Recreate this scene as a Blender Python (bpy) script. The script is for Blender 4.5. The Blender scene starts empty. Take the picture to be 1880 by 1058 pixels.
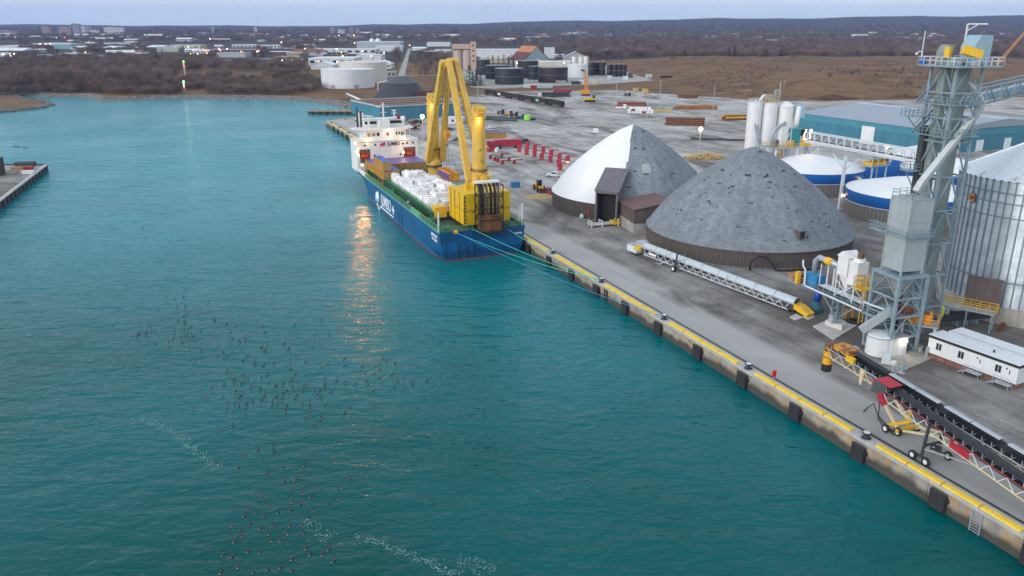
import bpy, bmesh, math, random
import numpy as np
from mathutils import Vector, Matrix

R = math.radians
random.seed(7)
rng = np.random.default_rng(7)
scene = bpy.context.scene
COL = scene.collection

# ------------------------------------------------------------------ camera
CAM_H, PITCH, FPX = 52.0, math.atan((529 - 48) / 1462.0), 1462.0
cam_data = bpy.data.cameras.new('camera')
cam_data.sensor_width = 36.0
cam_data.lens = 36.0 * FPX / 1880.0
cam_data.clip_start, cam_data.clip_end = 1.0, 60000.0
cam = bpy.data.objects.new('camera', cam_data)
cam.location = (0, 0, CAM_H)
cam.rotation_euler = (math.pi / 2 - PITCH, 0, 0)
COL.objects.link(cam)
scene.camera = cam

# ------------------------------------------------------------------ sky, sun, exposure
SUN_EL, SUN_AZ = R(20), R(-128)
world = bpy.data.worlds.new('World')
scene.world = world
world.use_nodes = True
nt = world.node_tree
nt.nodes.clear()
w_out = nt.nodes.new('ShaderNodeOutputWorld')
w_bg = nt.nodes.new('ShaderNodeBackground')
w_sky = nt.nodes.new('ShaderNodeTexSky')
w_sky.sky_type = 'NISHITA'
w_sky.sun_disc = False
w_sky.sun_elevation = SUN_EL
w_sky.sun_rotation = SUN_AZ
w_sky.air_density, w_sky.dust_density, w_sky.ozone_density = 1.0, 1.5, 1.5
w_mix = nt.nodes.new('ShaderNodeMix')          # a thin even overcast veil over the clear sky
w_mix.data_type = 'RGBA'
w_mix.inputs[0].default_value = 0.72
w_mix.inputs[7].default_value = (8.5, 9.4, 10.3, 1)
nt.links.new(w_sky.outputs[0], w_mix.inputs[6])
w_tc, w_mp, w_nz, w_mr, w_mu = [nt.nodes.new('ShaderNode' + k) for k in ('TexCoord', 'Mapping', 'TexNoise', 'MapRange', 'Mix')]
w_mp.inputs['Scale'].default_value = (1, 1, 5); w_nz.inputs['Scale'].default_value = 3.5; w_nz.inputs['Detail'].default_value = 5      # faint unevenness of the cloud veil
w_mr.inputs[1].default_value, w_mr.inputs[2].default_value, w_mr.inputs[3].default_value, w_mr.inputs[4].default_value = 0.3, 0.7, 0.93, 1.08
w_mu.data_type, w_mu.blend_type = 'RGBA', 'MULTIPLY'; w_mu.inputs[0].default_value = 1.0
for a_, b_ in ((w_tc.outputs['Generated'], w_mp.inputs[0]), (w_mp.outputs[0], w_nz.inputs['Vector']), (w_nz.outputs['Fac'], w_mr.inputs[0]), (w_mix.outputs[2], w_mu.inputs[6]), (w_mr.outputs[0], w_mu.inputs[7])): nt.links.new(a_, b_)
nt.links.new(w_mu.outputs[2], w_bg.inputs['Color'])
w_bg.inputs['Strength'].default_value = 0.10
nt.links.new(w_bg.outputs[0], w_out.inputs['Surface'])

sun_d = bpy.data.lights.new('sun', 'SUN')
sun_d.energy, sun_d.angle, sun_d.color = 1.5, R(35), (1.0, 0.97, 0.94)
sun = bpy.data.objects.new('sun', sun_d)
sv = Vector((math.sin(SUN_AZ) * math.cos(SUN_EL), math.cos(SUN_AZ) * math.cos(SUN_EL), math.sin(SUN_EL)))
sun.rotation_euler = sv.to_track_quat('Z', 'Y').to_euler()
sun.location = (-200, -100, 150)
COL.objects.link(sun)

vs = scene.view_settings
vs.view_transform, vs.look = 'Standard', 'None'
vs.exposure, vs.gamma = 0.3, 1.0
vs.use_curve_mapping = False
scene.render.engine = 'CYCLES'
scene.cycles.max_bounces = 6
scene.cycles.volume_bounces = 1
scene.cycles.transparent_max_bounces = 6
scene.cycles.use_denoising = True
scene.cycles.sample_clamp_indirect = 6.0

# ------------------------------------------------------------------ survey helpers: ground points of the place
ZQ = 2.5                      # level of the quay and yard above the water
SP, CP = math.sin(PITCH), math.cos(PITCH)

def ray(u, v):
    a, b = (u - 940) / FPX, (529 - v) / FPX
    return Vector((a, CP + b * SP, -SP + b * CP))

def G(u, v, z=ZQ):
    d = ray(u, v)
    k = (z - CAM_H) / d.z
    return Vector((d.x * k, d.y * k, z))

def pjv(x, y, z):
    dz = z - CAM_H
    return 529 - FPX * (y * SP + dz * CP) / (y * CP - dz * SP)

def pjp(x, y, z):
    dz = z - CAM_H
    dep = y * CP - dz * SP
    return 940 + FPX * x / dep, 529 - FPX * (y * SP + dz * CP) / dep

def HG(u, v, vt, z=ZQ):
    p = G(u, v, z)
    lo, hi = -50.0, 500.0
    for _ in range(50):
        m = (lo + hi) / 2
        if pjv(p.x, p.y, m) > vt: lo = m
        else: hi = m
    return lo - z

def PXM(p):                   # picture pixels per metre at a point
    return FPX / (p.y * CP - (p.z - CAM_H) * SP)

Q1, Q2 = G(1880, 990), G(597, 222)
QV = (Q2 - Q1).normalized()               # along the quay, away
NV = Vector((-QV.y, QV.x, 0))             # towards the water
QANG = math.atan2(QV.y, QV.x)

def ST(s, t, z=0.0):
    p = Q1 + QV * s + NV * t
    return Vector((p.x, p.y, z))

def toST(p):
    d = p - Q1
    return d.x * QV.x + d.y * QV.y, d.x * NV.x + d.y * NV.y

# ------------------------------------------------------------------ materials
MATS = {}

def new_mat(name):
    m = bpy.data.materials.new(name)
    m.use_nodes = True
    n = m.node_tree.nodes
    return m, n, m.node_tree.links, n['Principled BSDF']

def mat(name, col, rough=0.6, metal=0.0, var=0.18, scale=0.6, bump=0.0, bscale=8.0, streak=0.0,
        rust=None, rust_amt=0.0, spec=0.5, stretch=(1, 1, 1), plates=None):
    """paint, steel, concrete ...: base colour with two sizes of uneven wear, optional vertical streaks and rust."""
    if name in MATS: return MATS[name]
    m, N, L, B = new_mat(name)
    B.inputs['Roughness'].default_value = rough
    B.inputs['Metallic'].default_value = metal
    B.inputs['Specular IOR Level'].default_value = spec
    tc = N.new('ShaderNodeTexCoord')
    mp = N.new('ShaderNodeMapping'); mp.inputs['Scale'].default_value = stretch
    L.new(tc.outputs['Object'], mp.inputs[0])
    n1 = N.new('ShaderNodeTexNoise'); n1.inputs['Scale'].default_value = scale; n1.inputs['Detail'].default_value = 8
    n1.inputs['Roughness'].default_value = 0.65
    L.new(mp.outputs[0], n1.inputs['Vector'])
    rp = N.new('ShaderNodeValToRGB')
    c = np.array(col[:3])
    lo, hi = c * (1 - var), np.minimum(c * (1 + var), 0.95)
    rp.color_ramp.elements[0].position, rp.color_ramp.elements[1].position = 0.3, 0.7
    rp.color_ramp.elements[0].color = (*lo, 1); rp.color_ramp.elements[1].color = (*hi, 1)
    L.new(n1.outputs['Fac'], rp.inputs[0])
    out = rp.outputs[0]
    if streak > 0:
        mp2 = N.new('ShaderNodeMapping'); mp2.inputs['Scale'].default_value = (1.6, 1.6, 0.12)
        L.new(tc.outputs['Object'], mp2.inputs[0])
        n2 = N.new('ShaderNodeTexNoise'); n2.inputs['Scale'].default_value = 1.0; n2.inputs['Detail'].default_value = 6
        L.new(mp2.outputs[0], n2.inputs['Vector'])
        r2 = N.new('ShaderNodeValToRGB')
        r2.color_ramp.elements[0].position, r2.color_ramp.elements[1].position = 0.35, 0.65
        r2.color_ramp.elements[0].color = (1 - streak,) * 3 + (1,); r2.color_ramp.elements[1].color = (1, 1, 1, 1)
        L.new(n2.outputs['Fac'], r2.inputs[0])
        mx = N.new('ShaderNodeMix'); mx.data_type = 'RGBA'; mx.blend_type = 'MULTIPLY'; mx.inputs[0].default_value = 1
        L.new(out, mx.inputs[6]); L.new(r2.outputs[0], mx.inputs[7]); out = mx.outputs[2]
    if rust_amt > 0:
        n3 = N.new('ShaderNodeTexNoise'); n3.inputs['Scale'].default_value = scale * 2.7; n3.inputs['Detail'].default_value = 10
        L.new(mp.outputs[0], n3.inputs['Vector'])
        r3 = N.new('ShaderNodeValToRGB')
        r3.color_ramp.elements[0].position, r3.color_ramp.elements[1].position = 1 - rust_amt - 0.06, 1 - rust_amt + 0.04
        r3.color_ramp.elements[0].color = (0, 0, 0, 1); r3.color_ramp.elements[1].color = (1, 1, 1, 1)
        L.new(n3.outputs['Fac'], r3.inputs[0])
        mx = N.new('ShaderNodeMix'); mx.data_type = 'RGBA'
        L.new(r3.outputs[0], mx.inputs[0]); L.new(out, mx.inputs[6]); mx.inputs[7].default_value = (*(rust or (0.16, 0.06, 0.025)), 1)
        out = mx.outputs[2]
    if plates:      # welded plates: faint seams, each plate a little different
        mq = N.new('ShaderNodeMapping'); mq.inputs['Rotation'].default_value = (R(90), 0, 0); L.new(tc.outputs['Object'], mq.inputs[0])
        br = N.new('ShaderNodeTexBrick'); br.inputs['Scale'].default_value = 1.0; br.inputs['Brick Width'].default_value, br.inputs['Row Height'].default_value = plates; br.inputs['Mortar Size'].default_value = 0.03
        for k_, g_ in (('Color1', 0.9), ('Color2', 1.08), ('Mortar', 0.72)): br.inputs[k_].default_value = (g_, g_, g_, 1)
        L.new(mq.outputs[0], br.inputs['Vector'])
        mx = N.new('ShaderNodeMix'); mx.data_type = 'RGBA'; mx.blend_type = 'MULTIPLY'; mx.inputs[0].default_value = 1
        L.new(out, mx.inputs[6]); L.new(br.outputs['Color'], mx.inputs[7]); out = mx.outputs[2]
    L.new(out, B.inputs['Base Color'])
    if bump > 0:
        nb = N.new('ShaderNodeTexNoise'); nb.inputs['Scale'].default_value = bscale; nb.inputs['Detail'].default_value = 6
        L.new(tc.outputs['Object'], nb.inputs['Vector'])
        bp = N.new('ShaderNodeBump'); bp.inputs['Strength'].default_value = bump; bp.inputs['Distance'].default_value = 0.1
        L.new(nb.outputs['Fac'], bp.inputs['Height']); L.new(bp.outputs[0], B.inputs['Normal'])
    MATS[name] = m
    return m

def emit(name, col, strength):
    if name in MATS: return MATS[name]
    m, N, L, B = new_mat(name)
    B.inputs['Base Color'].default_value = (*col, 1)
    B.inputs['Emission Color'].default_value = (*col, 1)
    B.inputs['Emission Strength'].default_value = strength
    MATS[name] = m
    return m

# ------------------------------------------------------------------ mesh helpers
class MB:
    """collects shapes, then build() links them as one mesh object"""
    def __init__(s): s.v, s.f = [], []
    def add(s, vs, fs):
        o = len(s.v); s.v += [tuple(p) for p in vs]; s.f += [tuple(i + o for i in f) for f in fs]; return s
    def box(s, c, d, rz=0.0, M=None):
        x, y, z = d[0] / 2, d[1] / 2, d[2] / 2
        P = [Vector((i * x, j * y, k * z)) for k in (-1, 1) for j in (-1, 1) for i in (-1, 1)]
        if rz: P = [Matrix.Rotation(rz, 3, 'Z') @ p for p in P]
        if M: P = [M @ p for p in P]
        return s.add([p + Vector(c) for p in P], [(0, 2, 3, 1), (4, 5, 7, 6), (0, 1, 5, 4), (2, 6, 7, 3), (0, 4, 6, 2), (1, 3, 7, 5)])
    def bb(s, x0, x1, y0, y1, z0, z1):
        return s.box(((x0 + x1) / 2, (y0 + y1) / 2, (z0 + z1) / 2), (abs(x1 - x0), abs(y1 - y0), abs(z1 - z0)))
    def beam(s, p, q, w=0.2, h=None):
        p, q = Vector(p), Vector(q); h = h or w
        d = q - p; l = d.length
        if l < 1e-6: return s
        d = d / l
        up = Vector((0, 0, 1)) if abs(d.z) < 0.98 else Vector((1, 0, 0))
        a = d.cross(up).normalized(); b = a.cross(d)
        P = [e + a * (i * w / 2) + b * (j * h / 2) for e in (p, q) for j in (-1, 1) for i in (-1, 1)]
        return s.add(P, [(0, 1, 3, 2), (4, 6, 7, 5), (0, 4, 5, 1), (2, 3, 7, 6), (0, 2, 6, 4), (1, 5, 7, 3)])
    def cyl(s, p, q, r0, r1=None, n=16, cap=True):
        p, q = Vector(p), Vector(q); r1 = r0 if r1 is None else r1
        d = (q - p).normalized()
        up = Vector((0, 0, 1)) if abs(d.z) < 0.9 else Vector((1, 0, 0))
        a = d.cross(up).normalized(); b = d.cross(a)
        if d.z > 0.9: b = a.cross(d) * -1
        P = []
        for e, r in ((p, r0), (q, r1)):
            for i in range(n):
                t = 2 * math.pi * i / n
                P.append(e + (a * math.cos(t) + b * math.sin(t)) * r)
        F = [(i, (i + 1) % n, n + (i + 1) % n, n + i) for i in range(n)]
        if cap: F += [tuple(reversed(range(n))), tuple(range(n, 2 * n))]
        return s.add(P, F)
    def tube(s, pts, r, n=6):
        pts = [Vector(p) for p in pts]
        m = len(pts); P = []
        a = None
        for i, p in enumerate(pts):
            d = (pts[min(i + 1, m - 1)] - pts[max(i - 1, 0)]).normalized()
            if a is None:
                up = Vector((0, 0, 1)) if abs(d.z) < 0.9 else Vector((1, 0, 0))
                a = d.cross(up).normalized()
            else:
                a = (a - d * a.dot(d)).normalized()
            b = d.cross(a)
            for k in range(n):
                t = 2 * math.pi * k / n
                P.append(p + (a * math.cos(t) + b * math.sin(t)) * r)
        F = [(i * n + k, i * n + (k + 1) % n, (i + 1) * n + (k + 1) % n, (i + 1) * n + k) for i in range(m - 1) for k in range(n)]
        F += [tuple(reversed(range(n))), tuple(range((m - 1) * n, m * n))]
        return s.add(P, F)
    def lathe(s, prof, n=48, c=(0, 0, 0), a0=0.0, a1=2 * math.pi):
        full = abs(a1 - a0 - 2 * math.pi) < 1e-6
        cols = n if full else n + 1
        P = []
        for r, z in prof:
            for i in range(cols):
                t = a0 + (a1 - a0) * i / n
                P.append((c[0] + r * math.cos(t), c[1] + r * math.sin(t), c[2] + z))
        F = []
        for j in range(len(prof) - 1):
            for i in range(n):
                k = (i + 1) % cols
                F.append((j * cols + i, j * cols + k, (j + 1) * cols + k, (j + 1) * cols + i))
        return s.add(P, F)
    def prism(s, poly, z0, z1):
        n = len(poly)
        P = [(x, y, z0) for x, y in poly] + [(x, y, z1) for x, y in poly]
        return s.add(P, [tuple(reversed(range(n))), tuple(range(n, 2 * n))] + [(i, (i + 1) % n, n + (i + 1) % n, n + i) for i in range(n)])
    def extr(s, poly, a, b):
        """closed outline given as 3-D points, pushed from offset a to offset b (vectors)"""
        n = len(poly); a, b = Vector(a), Vector(b)
        P = [Vector(p) + a for p in poly] + [Vector(p) + b for p in poly]
        return s.add(P, [tuple(reversed(range(n))), tuple(range(n, 2 * n))] + [(i, (i + 1) % n, n + (i + 1) % n, n + i) for i in range(n)])
    def sphere(s, c, r, n=10, m=6):
        rr = r if isinstance(r, (tuple, list)) else (r, r, r)
        P = [(c[0], c[1], c[2] - rr[2])]
        for j in range(1, m):
            p = -math.pi / 2 + math.pi * j / m
            for i in range(n):
                t = 2 * math.pi * i / n
                P.append((c[0] + rr[0] * math.cos(p) * math.cos(t), c[1] + rr[1] * math.cos(p) * math.sin(t), c[2] + rr[2] * math.sin(p)))
        P.append((c[0], c[1], c[2] + rr[2]))
        F = [(0, 1 + (i + 1) % n, 1 + i) for i in range(n)]
        for j in range(m - 2):
            for i in range(n):
                F.append((1 + j * n + i, 1 + j * n + (i + 1) % n, 1 + (j + 1) * n + (i + 1) % n, 1 + (j + 1) * n + i))
        l = len(P) - 1; o = 1 + (m - 2) * n
        F += [(l, o + i, o + (i + 1) % n) for i in range(n)]
        return s.add(P, F)
    def truss(s, a0, a1, b0, b1, n, w, zig=True):
        """zig-zag webs between chord a0-a1 and chord b0-b1"""
        a0, a1, b0, b1 = map(Vector, (a0, a1, b0, b1))
        for i in range(n):
            t0, t1 = i / n, (i + 1) / n
            p, q = a0.lerp(a1, t0), b0.lerp(b1, (t0 + t1) / 2)
            s.beam(p, q, w); s.beam(q, a0.lerp(a1, t1), w)
        return s
    def mesh(s, name, m, smooth=False):
        me = bpy.data.meshes.new(name)
        me.from_pydata(s.v, [], s.f); me.validate()
        if smooth:
            me.polygons.foreach_set('use_smooth', [True] * len(me.polygons))
        if m: me.materials.append(m)
        me.update()
        return me
    def build(s, name, m, parent=None, smooth=False, loc=None):
        o = bpy.data.objects.new(name, s.mesh(name, m, smooth))
        COL.objects.link(o)
        if parent: o.parent = parent
        if loc is not None: o.location = loc
        return o

def smooth_by_angle(o, ang=35):
    me = o.data
    bm = bmesh.new(); bm.from_mesh(me)
    for f in bm.faces: f.smooth = True
    for e in bm.edges:
        if len(e.link_faces) == 2 and e.calc_face_angle(0) > R(ang): e.smooth = False
    bm.to_mesh(me); bm.free()
    return o

def obj_from(me, name, parent=None, loc=(0, 0, 0), rz=0.0, scale=None):
    o = bpy.data.objects.new(name, me); COL.objects.link(o)
    o.location = loc; o.rotation_euler = (0, 0, rz)
    if scale is not None: o.scale = scale if isinstance(scale, (tuple, list)) else (scale,) * 3
    if parent: o.parent = parent
    return o

def tag(o, label, cat, group=None):
    o['label'] = label; o['category'] = cat
    if group: o['group'] = group
    return o

def thing(name, label, cat, loc=(0, 0, 0), rz=0.0, group=None):
    o = bpy.data.objects.new(name, None); COL.objects.link(o)
    o.empty_display_size = 0.5
    o.location = loc; o.rotation_euler = (0, 0, rz)
    return tag(o, label, cat, group)

def struct(o): o['kind'] = 'structure'; return o
def stuff(o): o['kind'] = 'stuff'; return o

def copy_tree(o, loc, rz=None, label=None, parent=None):
    c = o.copy(); COL.objects.link(c)
    if parent: c.parent = parent
    else:
        c.location = loc
        if rz is not None: c.rotation_euler = (0, 0, rz)
        if label: c['label'] = label
    for ch in o.children: copy_tree(ch, None, parent=c)
    return c

def text_mesh(body, m, size=1.0, depth=0.02, bold=0.0, sx=1.0):
    cu = bpy.data.curves.new('lettering', 'FONT')
    cu.body, cu.size, cu.extrude, cu.offset = body, size, depth, bold
    cu.align_x = 'CENTER'; cu.align_y = 'CENTER'
    t = bpy.data.objects.new('lettering', cu); COL.objects.link(t)
    dg = bpy.context.evaluated_depsgraph_get()
    me = bpy.data.meshes.new_from_object(t.evaluated_get(dg))
    bpy.data.objects.remove(t); bpy.data.curves.remove(cu)
    for v in me.vertices: v.co.x *= sx
    me.materials.clear(); me.materials.append(m)
    return me

def text(body, m, parent, loc, rot, size=1.0, name='lettering', bold=0.0, sx=1.0):
    o = obj_from(text_mesh(body, m, size, 0.02, bold, sx), name, parent, loc)
    o.rotation_euler = rot
    return o

ORD = ['first', 'second', 'third', 'fourth', 'fifth', 'sixth', 'seventh', 'eighth', 'ninth', 'tenth', 'eleventh', 'twelfth',
       'thirteenth', 'fourteenth', 'fifteenth', 'sixteenth', 'seventeenth', 'eighteenth', 'nineteenth', 'twentieth']

# shared paints
M_STEEL = mat('galvanised steel', (0.40, 0.44, 0.48), 0.45, 0.35, 0.16, 0.8)
M_BLUESTEEL = mat('blue grey tower steel', (0.25, 0.33, 0.38), 0.5, 0.2, 0.2, 0.7, rust_amt=0.27)
M_WHITE = mat('white paint', (0.74, 0.75, 0.76), 0.5, 0, 0.08, 0.5, streak=0.10)
M_WSTEEL = mat('white painted steel', (0.62, 0.66, 0.70), 0.5, 0, 0.1, 0.6, streak=0.1)
M_YEL = mat('yellow paint', (0.72, 0.42, 0.02), 0.5, 0, 0.14, 0.5, rust_amt=0.27)
M_CRANE = mat('crane yellow', (0.74, 0.46, 0.08), 0.45, 0, 0.14, 0.25, streak=0.2, rust_amt=0.28)
M_ORANGE = mat('safety orange', (0.66, 0.25, 0.02), 0.5, 0, 0.15, 0.8)
M_RED = mat('red paint', (0.38, 0.02, 0.04), 0.5, 0, 0.2, 0.6)
M_BLACK = mat('black rubber', (0.018, 0.019, 0.022), 0.75, 0, 0.3, 1.0)
M_DARK = mat('dark machinery', (0.05, 0.055, 0.06), 0.6, 0.2, 0.4, 1.2)
M_CONC = mat('weathered concrete', (0.36, 0.34, 0.31), 0.85, 0, 0.3, 0.35, 0.3, 4, streak=0.25)
M_RUST = mat('rusty steel', (0.17, 0.075, 0.04), 0.8, 0.1, 0.45, 1.1)
M_GLASS = mat('window glass', (0.03, 0.04, 0.05), 0.08, 0, 0.3, 1.0)
M_GREEN = mat('ship deck green', (0.05, 0.20, 0.10), 0.6, 0, 0.25, 0.7, rust_amt=0.3)
M_TEAL = mat('teal cladding', (0.05, 0.20, 0.28), 0.5, 0, 0.10, 0.15, streak=0.10)
M_BLUE = mat('blue band paint', (0.01, 0.13, 0.46), 0.45, 0, 0.08, 0.2)
M_WOOD = mat('timber', (0.30, 0.21, 0.12), 0.8, 0, 0.3, 0.9)
M_BROWN = mat('brown cladding', (0.115, 0.09, 0.085), 0.7, 0, 0.15, 0.5, streak=0.2)
L_WARM = emit('warm lamp', (1.0, 0.64, 0.24), 9.0)
L_WHITE = emit('white lamp', (1.0, 0.86, 0.62), 8.0)

def point_light(name, loc, power, col=(1.0, 0.62, 0.25), r=0.25, parent=None):
    d = bpy.data.lights.new(name, 'POINT'); d.energy, d.color, d.shadow_soft_size = power, col, r
    o = bpy.data.objects.new(name, d); COL.objects.link(o); o.location = loc
    if parent: o.parent = parent
    return o

# ------------------------------------------------------------------ the setting: water
def water_mat():
    m, N, L, B = new_mat('harbour water')
    B.inputs['Roughness'].default_value = 0.10
    B.inputs['IOR'].default_value = 1.333
    B.inputs['Specular IOR Level'].default_value = 0.22
    tc = N.new('ShaderNodeTexCoord')
    n0 = N.new('ShaderNodeTexNoise'); n0.inputs['Scale'].default_value = 0.012; n0.inputs['Detail'].default_value = 4
    L.new(tc.outputs['Object'], n0.inputs['Vector'])
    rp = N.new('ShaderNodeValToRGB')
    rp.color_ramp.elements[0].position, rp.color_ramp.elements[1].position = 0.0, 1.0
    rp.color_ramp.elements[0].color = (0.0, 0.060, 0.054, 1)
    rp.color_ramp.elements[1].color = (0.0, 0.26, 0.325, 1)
    # green-to-blue gradient by distance paints far sky sheen into the colour, broken by noise
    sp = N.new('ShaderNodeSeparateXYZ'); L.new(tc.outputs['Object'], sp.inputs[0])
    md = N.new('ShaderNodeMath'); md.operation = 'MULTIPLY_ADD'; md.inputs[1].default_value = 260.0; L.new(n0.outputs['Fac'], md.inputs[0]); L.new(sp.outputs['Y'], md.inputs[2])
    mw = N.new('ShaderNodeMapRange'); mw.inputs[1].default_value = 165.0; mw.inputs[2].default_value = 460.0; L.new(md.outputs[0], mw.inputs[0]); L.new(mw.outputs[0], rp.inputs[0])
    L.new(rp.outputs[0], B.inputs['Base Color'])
    hs = []
    for sc, st, rot, wt in ((0.09, (1, 2.2, 1), 0.5, 1.6), (0.30, (1, 2.0, 1), 0.35, 0.75), (0.95, (1, 1.8, 1), 0.2, 0.27), (2.6, (1, 1.5, 1), 0.6, 0.09)):
        mp = N.new('ShaderNodeMapping'); mp.inputs['Scale'].default_value = st; mp.inputs['Rotation'].default_value = (0, 0, rot)
        L.new(tc.outputs['Object'], mp.inputs[0])
        nz = N.new('ShaderNodeTexNoise'); nz.inputs['Scale'].default_value = sc; nz.inputs['Detail'].default_value = 2
        nz.inputs['Distortion'].default_value = 0.6
        L.new(mp.outputs[0], nz.inputs['Vector'])
        mu = N.new('ShaderNodeMath'); mu.operation = 'MULTIPLY'; mu.inputs[1].default_value = wt
        L.new(nz.outputs['Fac'], mu.inputs[0]); hs.append(mu)
    s = hs[0]
    for h in hs[1:]:
        a = N.new('ShaderNodeMath'); a.operation = 'ADD'; L.new(s.outputs[0], a.inputs[0]); L.new(h.outputs[0], a.inputs[1]); s = a
    # calm and ruffled patches
    n5 = N.new('ShaderNodeTexNoise'); n5.inputs['Scale'].default_value = 0.02; n5.inputs['Detail'].default_value = 3
    L.new(tc.outputs['Object'], n5.inputs['Vector'])
    mr = N.new('ShaderNodeMapRange'); mr.inputs[1].default_value = 0.3; mr.inputs[2].default_value = 0.7
    mr.inputs[3].default_value = 0.45; mr.inputs[4].default_value = 1.0
    L.new(n5.outputs['Fac'], mr.inputs[0])
    bp = N.new('ShaderNodeBump'); bp.inputs['Distance'].default_value = 0.6
    L.new(mr.outputs[0], bp.inputs['Strength'])
    L.new(s.outputs[0], bp.inputs['Height']); L.new(bp.outputs[0], B.inputs['Normal'])
    return m

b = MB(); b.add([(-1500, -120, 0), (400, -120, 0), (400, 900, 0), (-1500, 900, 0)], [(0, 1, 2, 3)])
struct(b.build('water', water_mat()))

# ------------------------------------------------------------------ ground materials
def ground_mat(name, cols, scales, bump=0.4, rough=0.9, lane=None, wet=0.0, stretch=(1, 1, 1)):
    m, N, L, B = new_mat(name)
    tc = N.new('ShaderNodeTexCoord')
    mp = N.new('ShaderNodeMapping'); mp.inputs['Scale'].default_value = stretch
    L.new(tc.outputs['Object'], mp.inputs[0])
    def noise(sc, det=8, dist=0.0, src=None):
        n = N.new('ShaderNodeTexNoise'); n.inputs['Scale'].default_value = sc; n.inputs['Detail'].default_value = det
        n.inputs['Distortion'].default_value = dist; n.inputs['Roughness'].default_value = 0.62
        L.new((src or mp).outputs[0], n.inputs['Vector']); return n
    def ramp(n, stops):
        r = N.new('ShaderNodeValToRGB'); cr = r.color_ramp
        cr.elements[0].position, cr.elements[0].color = stops[0][0], (*stops[0][1], 1)
        cr.elements[1].position, cr.elements[1].color = stops[-1][0], (*stops[-1][1], 1)
        for p, c in stops[1:-1]:
            e = cr.elements.new(p); e.color = (*c, 1)
        L.new(n.outputs[0], r.inputs[0]); return r
    def mix(fac, a, bb_, mode='MIX'):
        x = N.new('ShaderNodeMix'); x.data_type = 'RGBA'; x.blend_type = mode
        if isinstance(fac, float): x.inputs[0].default_value = fac
        else: L.new(fac, x.inputs[0])
        L.new(a, x.inputs[6])
        if isinstance(bb_, tuple): x.inputs[7].default_value = bb_
        else: L.new(bb_, x.inputs[7])
        return x.outputs[2]
    k = len(cols)
    r1 = ramp(noise(scales[0], 9, 0.8), [(0.3 + 0.4 * i / (k - 1), c) for i, c in enumerate(cols)])
    out = r1.outputs[0]
    if lane:      # dirty working ground near the quay, pale dusty gravel further up the yard
        sy = N.new('ShaderNodeSeparateXYZ'); L.new(tc.outputs['Object'], sy.inputs[0])
        na = N.new('ShaderNodeMath'); na.operation = 'MULTIPLY_ADD'; na.inputs[1].default_value = 150.0; L.new(noise(0.012, 6, 1.0).outputs[0], na.inputs[0]); L.new(sy.outputs['X'], na.inputs[2])
        nm_ = N.new('ShaderNodeMapRange'); nm_.inputs[1].default_value = 190.0; nm_.inputs[2].default_value = 290.0; L.new(na.outputs[0], nm_.inputs[0])
        pale = ramp(noise(0.03, 7, 1.0), [(0.3, (0.24, 0.22, 0.20)), (0.5, (0.40, 0.39, 0.38)), (0.7, (0.52, 0.515, 0.51))])
        out = mix(nm_.outputs[0], out, pale.outputs[0])
        wv = N.new('ShaderNodeTexWave'); wv.wave_type = 'RINGS'; wv.inputs['Scale'].default_value = 0.06; wv.inputs['Distortion'].default_value = 9; wv.inputs['Detail'].default_value = 4; wv.inputs['Detail Scale'].default_value = 0.25
        L.new(tc.outputs['Object'], wv.inputs['Vector'])          # sweeping wheel tracks
        out = mix(1.0, out, ramp(wv, [(0.0, (0.82, 0.81, 0.80)), (0.12, (1, 1, 1)), (0.9, (1, 1, 1)), (1.0, (1.1, 1.1, 1.09))]).outputs[0], 'MULTIPLY')
    r2 = ramp(noise(scales[1], 6), [(0.3, (0.72, 0.72, 0.74)), (0.7, (1.22, 1.2, 1.16))])
    out = mix(1.0, out, r2.outputs[0], 'MULTIPLY')
    r3 = ramp(noise(scales[2], 4), [(0.3, (0.85, 0.85, 0.85)), (0.7, (1.12, 1.12, 1.12))])
    out = mix(1.0, out, r3.outputs[0], 'MULTIPLY')
    if lane:
        # worn pale lane beside the quay and dark wheel ruts along it (local x runs along the quay)
        sx = N.new('ShaderNodeSeparateXYZ'); L.new(tc.outputs['Object'], sx.inputs[0])
        nl = noise(0.06, 6, src=tc)
        ad = N.new('ShaderNodeMath'); ad.operation = 'MULTIPLY_ADD'; ad.inputs[1].default_value = 7.0
        L.new(nl.outputs[0], ad.inputs[0]); L.new(sx.outputs['Y'], ad.inputs[2])
        rl = ramp(ad, [(0.0, (0, 0, 0)), (1.0, (0, 0, 0))])
        mr = N.new('ShaderNodeMapRange'); mr.inputs[1].default_value = -16.0; mr.inputs[2].default_value = 4.0
        L.new(ad.outputs[0], mr.inputs[0])
        rl = ramp(mr, [(0.10, (0, 0, 0)), (0.38, (0, 0, 0)), (0.47, (1, 1, 1)), (0.80, (1, 1, 1)), (0.87, (0, 0, 0)), (1.0, (0, 0, 0))])
        nm = noise(0.35, 6, src=tc)
        rm = ramp(nm, [(0.35, (0.35, 0.35, 0.35)), (0.6, (0.9, 0.9, 0.9))])
        mm = mix(1.0, rl.outputs[0], rm.outputs[0], 'MULTIPLY')
        out = mix(mm, out, (*lane, 1))
        mpr = N.new('ShaderNodeMapping'); mpr.inputs['Scale'].default_value = (0.015, 0.9, 1)
        L.new(tc.outputs['Object'], mpr.inputs[0])
        rr = ramp(noise(1.0, 5, 1.0, src=mpr), [(0.30, (0.66, 0.65, 0.65)), (0.47, (1, 1, 1)), (0.62, (1.0, 1.0, 1.0)), (0.75, (1.18, 1.17, 1.15))])
        out = mix(0.4, out, rr.outputs[0], 'MULTIPLY')
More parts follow.
